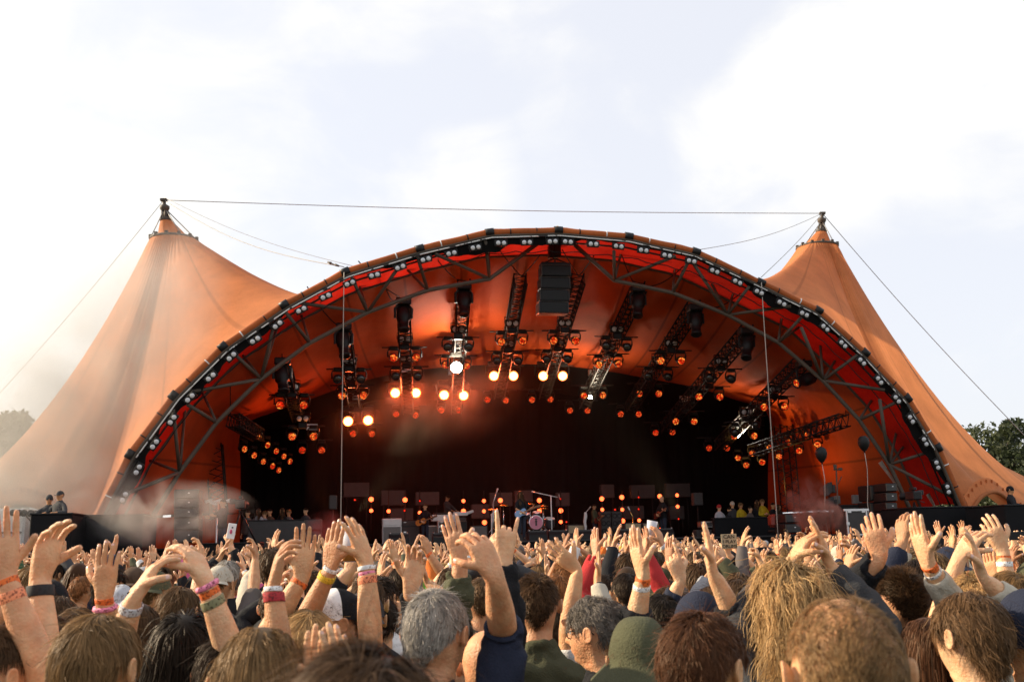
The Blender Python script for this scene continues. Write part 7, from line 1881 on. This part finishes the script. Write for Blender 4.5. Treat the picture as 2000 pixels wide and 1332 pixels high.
for x0, y0, x1, y1, lab in ((1630, 968, 1640, 984, 'small pale box behind the flight case, left one'), (1664, 966, 1682, 984, 'pale box on a shelf behind the flight case')):
    c, sx, sz = rect(x0, y0, x1, y1, 36.5); m2 = MB(); m2.box(c, sx, .2, sz, EV, NV, bev=.02); m2.box(c - NV * .11, sx * .6, .02, sz * .5, EV, NV); tag(m2.build('equipment_box', M['grille']), lab, 'box')
m2 = MB(); c = sp(1666, 987, 36.5); m2.box(c, 1.6, .5, .06, EV, NV, bev=.01); m2.box(c - Vector((0, 0, .5)), 1.5, .4, .95, EV, NV, bev=.02); tag(m2.build('equipment_table', M['deck']), 'dark table with a pale edge behind the flight case', 'table')
c, sx, sz = rect(1502, 1004, 1520, 1030, 36); m2 = MB(); m2.box(c, sx, .5, sz, EV, NV, bev=.1); o = m2.build('chair', mat('red_plastic', (.25, .03, .015), .4)); tag(o, 'dark red rounded seat back by the right crew platform', 'chair')
m2 = MB(); m2.box(c - Vector((0, 0, sz / 2 + .15)), sx * .9, .6, .1, EV, NV, bev=.03); m2.build('seat', M['rubber'], o)
# photographer in front of the red smoke
stage_person('photographer in black crouching before the red smoke', 1590, 1024, 27.5, -160, None, 'jacket', 'black', 'mid', 'black', dict(w=(-.1, .3, 1.6), f=(0, 0, 1), p=(1, 0, 0), pose='hold'), dict(w=(.1, .3, 1.6), f=(0, 0, 1), p=(-1, 0, 0), pose='hold'), hz=1.70)
# lattice towers inside the wings
for a, b, lab in (((428, 1005, 42), (418, 868, 42), 'dark lattice tower behind the camera operator'), ((1545, 1000, 42), (1530, 830, 42), 'dark lattice tower behind the right crew platform')):
    r = lattice(sp(*a), sp(*b), .62, 'lattice_tower', lab)
    r['category'] = 'tower'
# pale tent, lamp row and frame at the far left
c, sx, sz = rect(-60, 1000, 58, 1070, 33)
m2 = MB(); m2.box(Vector((c.x, c.y, (c.z + sz / 2) / 2)), sx, 2.2, c.z + sz / 2, EV, NV, bev=.06); o = m2.build('trailer', M['white_paint']); tag(o, 'pale grey trailer behind the lamps at the left edge', 'trailer')
m2 = MB(); m2.box(c - NV * 1.12 + Vector((0, 0, -.1)), sx * .94, .03, .05, EV, NV); m2.box(c - NV * 1.12 + EV * .8, .04, .03, sz * .8, EV, NV); m2.build('panel_joint', M['grille'], o)
p0, p1 = sp(27, 1001, 31), sp(72, 1003, 31)
r = empty('lamp_bar', p0, 0, 'bar of five small dark lamps on a pole in front of the trailer', 'lamp bar')
m2 = MB(); m2.tube([p0, p1], .03, 6); q = sp(63, 1003, 31); m2.tube([q, Vector((q.x, q.y, 0))], .035, 6); m2.tube([sp(48, 1003, 31), sp(63, 1022, 31)], .02, 5); m2.build('pole', M['steel'], r)
for t in (0, .22, .45, .75, 1): m2 = MB(); m2.lathe([(0, .10), (.07, .09), (.1, 0), (.1, -.06), (0, -.05)], p0.lerp(p1, t), NV, n=12); m2.build('lamp', M['black_metal'], r)
r = empty('stair_frame', sp(140, 1040, 29), 0, 'narrow metal ladder frame right of the tall crew tower', 'ladder')
m2 = MB()
for x in (136, 146): m2.tube([sp(x, 1012, 29), Vector((sp(x, 1012, 29).x, sp(x, 1012, 29).y, 0))], .03, 6)
m2.build('rail', M['grille'], r)
m2 = MB()
for k in range(9): m2.tube([sp(136, 1016 + k * 8, 29), sp(146, 1016 + k * 8, 29)], .02, 5)
m2.build('rungs', M['grille'], r)
# pale canvas strips at the arch feet
for pts, w_, lab in (([(1722, 898), (1742, 930), (1760, 965), (1778, 996)], 34.6, 'pale canvas strip wrapped along the right arch foot'), ([(1815, 960), (1820, 975), (1826, 992)], 34.4, 'short pale canvas scrap by the last blinder lamps')):
    a = [sp(x, y, w_) for x, y in pts]; b = [sp(x - 7 + 5 * k, y + 6, w_ + .2) for k, (x, y) in enumerate(pts)]
    tag(grid('canvas_strip', [a, [p.lerp(q, .5) - NV * .12 for p, q in zip(a, b)], b], M['rope']), lab, 'canvas strip')

# ================================================================== trees
M['bark'] = mat('bark', (.06, .045, .032), .9, noise_s=8, var=.3)
def leafmat(name, col):
    m = mat(name, col, .6, noise_s=1.2, var=.45, trans=.35); return m
LEAF = [leafmat('leaves_dark', (.048, .062, .026)), leafmat('leaves_mid', (.075, .088, .036)), leafmat('leaves_warm', (.11, .105, .048))]
def tree(base, h, cr, seed, lab, lm):
    r = random.Random(seed); t = empty('broadleaf_tree', base, 0, lab, 'tree', 'trees beyond the tents')
    m2 = MB(); top = base + Vector((r.uniform(-.5, .5), r.uniform(-.5, .5), h * .85)); m2.tube([base, base.lerp(top, .4), top], [h * .03, h * .022, h * .006], 10)
    blobs = []
    for k in range(15):
        a = r.uniform(0, 6.28); zz = r.uniform(.38, 1.0); rad = cr * r.uniform(.25, .85) * (1 - abs(zz - .62) * 1.1)
        q = base + Vector((math.cos(a) * rad, math.sin(a) * rad, h * zz)); s0 = base.lerp(top, min(.9, zz * .8))
        m2.tube([s0, s0.lerp(q, .5) + Vector((0, 0, .2)), q], [h * .011, h * .007, h * .003], 6); blobs.append((q, cr * r.uniform(.22, .42)))
    m2.build('trunk', M['bark'], t)
    rs = np.random.RandomState(seed); V = []; 
    for q, br in blobs:
        n = 420; d = rs.normal(size=(n, 3)); d /= np.linalg.norm(d, axis=1)[:, None]; rr = br * rs.uniform(.35, 1.08, n) ** .6
        c = np.array(q) + d * rr[:, None] * np.array([1, 1, .8]); s = rs.uniform(.11, .24, n)[:, None] * (h / 9)
        u = rs.normal(size=(n, 3)); u /= np.linalg.norm(u, axis=1)[:, None]; v = np.cross(u, rs.normal(size=(n, 3))); v /= np.linalg.norm(v, axis=1)[:, None]
        V.append(np.stack([c - u * s, c - v * s * .55, c + u * s, c + v * s * .55], 1).reshape(-1, 3))
    V = np.concatenate(V); F = np.arange(len(V)).reshape(-1, 4)
    V = V - np.array(base)
    link('crown', quick_mesh('crown', V, F, [lm], None, False), t)
for k, (x, ytop, w_, cr, lm, lab) in enumerate([(6, 818, 75, 3.2, 2, 'sunlit tree beside the left tent'), (-70, 850, 80, 5.5, 1, 'darker tree at the left picture edge'), (1882, 828, 78, 5.2, 1, 'slim leafy tree just behind the right tent'), (1948, 838, 76, 5.2, 0, 'tall dark tree with a ragged top right of the tent'), (2010, 885, 74, 4.5, 0, 'broad dark tree at the right picture edge'), (1985, 905, 85, 5, 1, 'low dense tree behind the others at the right'), (1850, 890, 88, 4.5, 0, 'dark tree peeping behind the right tent slope')]):
    p = sp(x, ytop, w_); tree(Vector((p.x, p.y, 0)), p.z, cr, 40 + k, lab, LEAF[lm])

# ================================================================== smoke and stage haze
def volume(name, m_, verts_builder, lab, kind='stuff'):
    o = verts_builder.build(name, m_); o['kind'] = kind; o['label'] = lab; return o
def smokemat(name, col, dens, scale, lo=.48, hi=.75, aniso=.2, center=None, rad=None):
    m = bpy.data.materials.new(name); m.use_nodes = True; nt = m.node_tree; nt.nodes.clear(); N = nt.nodes.new; L = nt.links.new
    o = N('ShaderNodeOutputMaterial'); v = N('ShaderNodeVolumePrincipled'); v.inputs['Color'].default_value = (*col, 1); v.inputs['Anisotropy'].default_value = aniso
    L(v.outputs[0], o.inputs['Volume'])
    tcn = N('ShaderNodeTexCoord'); nz_ = N('ShaderNodeTexNoise'); nz_.inputs['Scale'].default_value = scale; nz_.inputs['Detail'].default_value = 4; nz_.inputs['Distortion'].default_value = .6
    L(tcn.outputs['Object'], nz_.inputs['Vector'])
    r_ = N('ShaderNodeMapRange'); r_.inputs['From Min'].default_value = lo; r_.inputs['From Max'].default_value = hi; L(nz_.outputs[0], r_.inputs['Value'])
    sb = N('ShaderNodeVectorMath'); sb.operation = 'SUBTRACT'; sb.inputs[1].default_value = center; L(tcn.outputs['Object'], sb.inputs[0])
    dv = N('ShaderNodeVectorMath'); dv.operation = 'DIVIDE'; dv.inputs[1].default_value = rad; L(sb.outputs[0], dv.inputs[0])
    le = N('ShaderNodeVectorMath'); le.operation = 'LENGTH'; L(dv.outputs[0], le.inputs[0])
    fo = N('ShaderNodeMapRange'); fo.inputs['From Min'].default_value = 1.0; fo.inputs['From Max'].default_value = .35; fo.inputs['To Max'].default_value = dens; L(le.outputs['Value'], fo.inputs['Value'])
    mu = N('ShaderNodeMath'); mu.operation = 'MULTIPLY'; L(r_.outputs[0], mu.inputs[0]); L(fo.outputs[0], mu.inputs[1]); L(mu.outputs[0], v.inputs['Density'])
    return m
def puff(name, c, rx, ry, rz_, col, dens, scale, lab, lo=.42, hi=.72):
    m2 = MB(); m2.ball((0, 0, 0), rx, ry, rz_, n=20, m=12)
    m_ = smokemat(name, col, dens, scale, lo, hi, .2, (0, 0, 0), (rx, ry, rz_))
    o = m2.build(name, m_); o.location = c; o['kind'] = 'stuff'; o['label'] = lab; return o
puff('white_smoke', sp(300, 1000, 29.2), 3.0, 1.2, 1.0, (.96, .88, .80), 1.5, .9, 'white smoke drifting over the left platform', .45, .75)
ts = puff('tent_smoke', sp(100, 812, 33.0), 8.2, 2.0, 3.1, (.98, .92, .84), 1.15, .30, 'thin pale smoke in front of the sunlit tent', .25, .85)
ts.rotation_euler = (0, R(-52), -PHI)
puff('low_smoke', sp(60, 965, 31.5), 3.6, 1.6, 1.6, (.98, .92, .85), .7, .5, 'pale smoke lying low before the foot of the sunlit tent', .3, .8)
puff('red_smoke', sp(1598, 1008, 30.5), .85, .6, .62, (.92, .38, .28), 13.0, 2.2, 'red smoke billowing low beside the flight case', .44, .62)
puff('rising_smoke', sp(1575, 972, 31), .8, .6, .8, (.62, .26, .2), 4.5, 1.7, 'thinner brownish red smoke rising from the billow beside the flight case', .46, .68)
puff('dark_red_smoke', sp(640, 1030, 33), .8, .6, .6, (.7, .25, .22), 1.6, 1.6, 'faint red smoke by the left barrier', .38, .66)
puff('lamp_smoke', sp(800, 775, 43.4), 5.2, 1.5, 2.7, (.9, .9, .9), .13, .6, 'smoke caught in the glare of the red lamps left of centre', .30, .75)
# even smoke haze hanging inside the stage, lit by its lamps
M['stage_haze'] = bpy.data.materials.new('stage_haze'); M['stage_haze'].use_nodes = True
nt = M['stage_haze'].node_tree; nt.nodes.clear(); vo_ = nt.nodes.new('ShaderNodeVolumePrincipled'); vo_.inputs['Density'].default_value = .0014; vo_.inputs['Color'].default_value = (.9, .9, .9, 1); vo_.inputs['Anisotropy'].default_value = .35
oo_ = nt.nodes.new('ShaderNodeOutputMaterial'); nt.links.new(vo_.outputs[0], oo_.inputs['Volume'])
m2 = MB(); zc = (ZS + .2 + 10.2) / 2; m2.box(st(7.5, 45.2, zc), 17.5, 15.0, 10.2 - ZS - .2, EV, NV)
o = m2.build('stage_smoke', M['stage_haze']); o['kind'] = 'stuff'; o['label'] = 'thin even smoke filling the stage under the canopy'
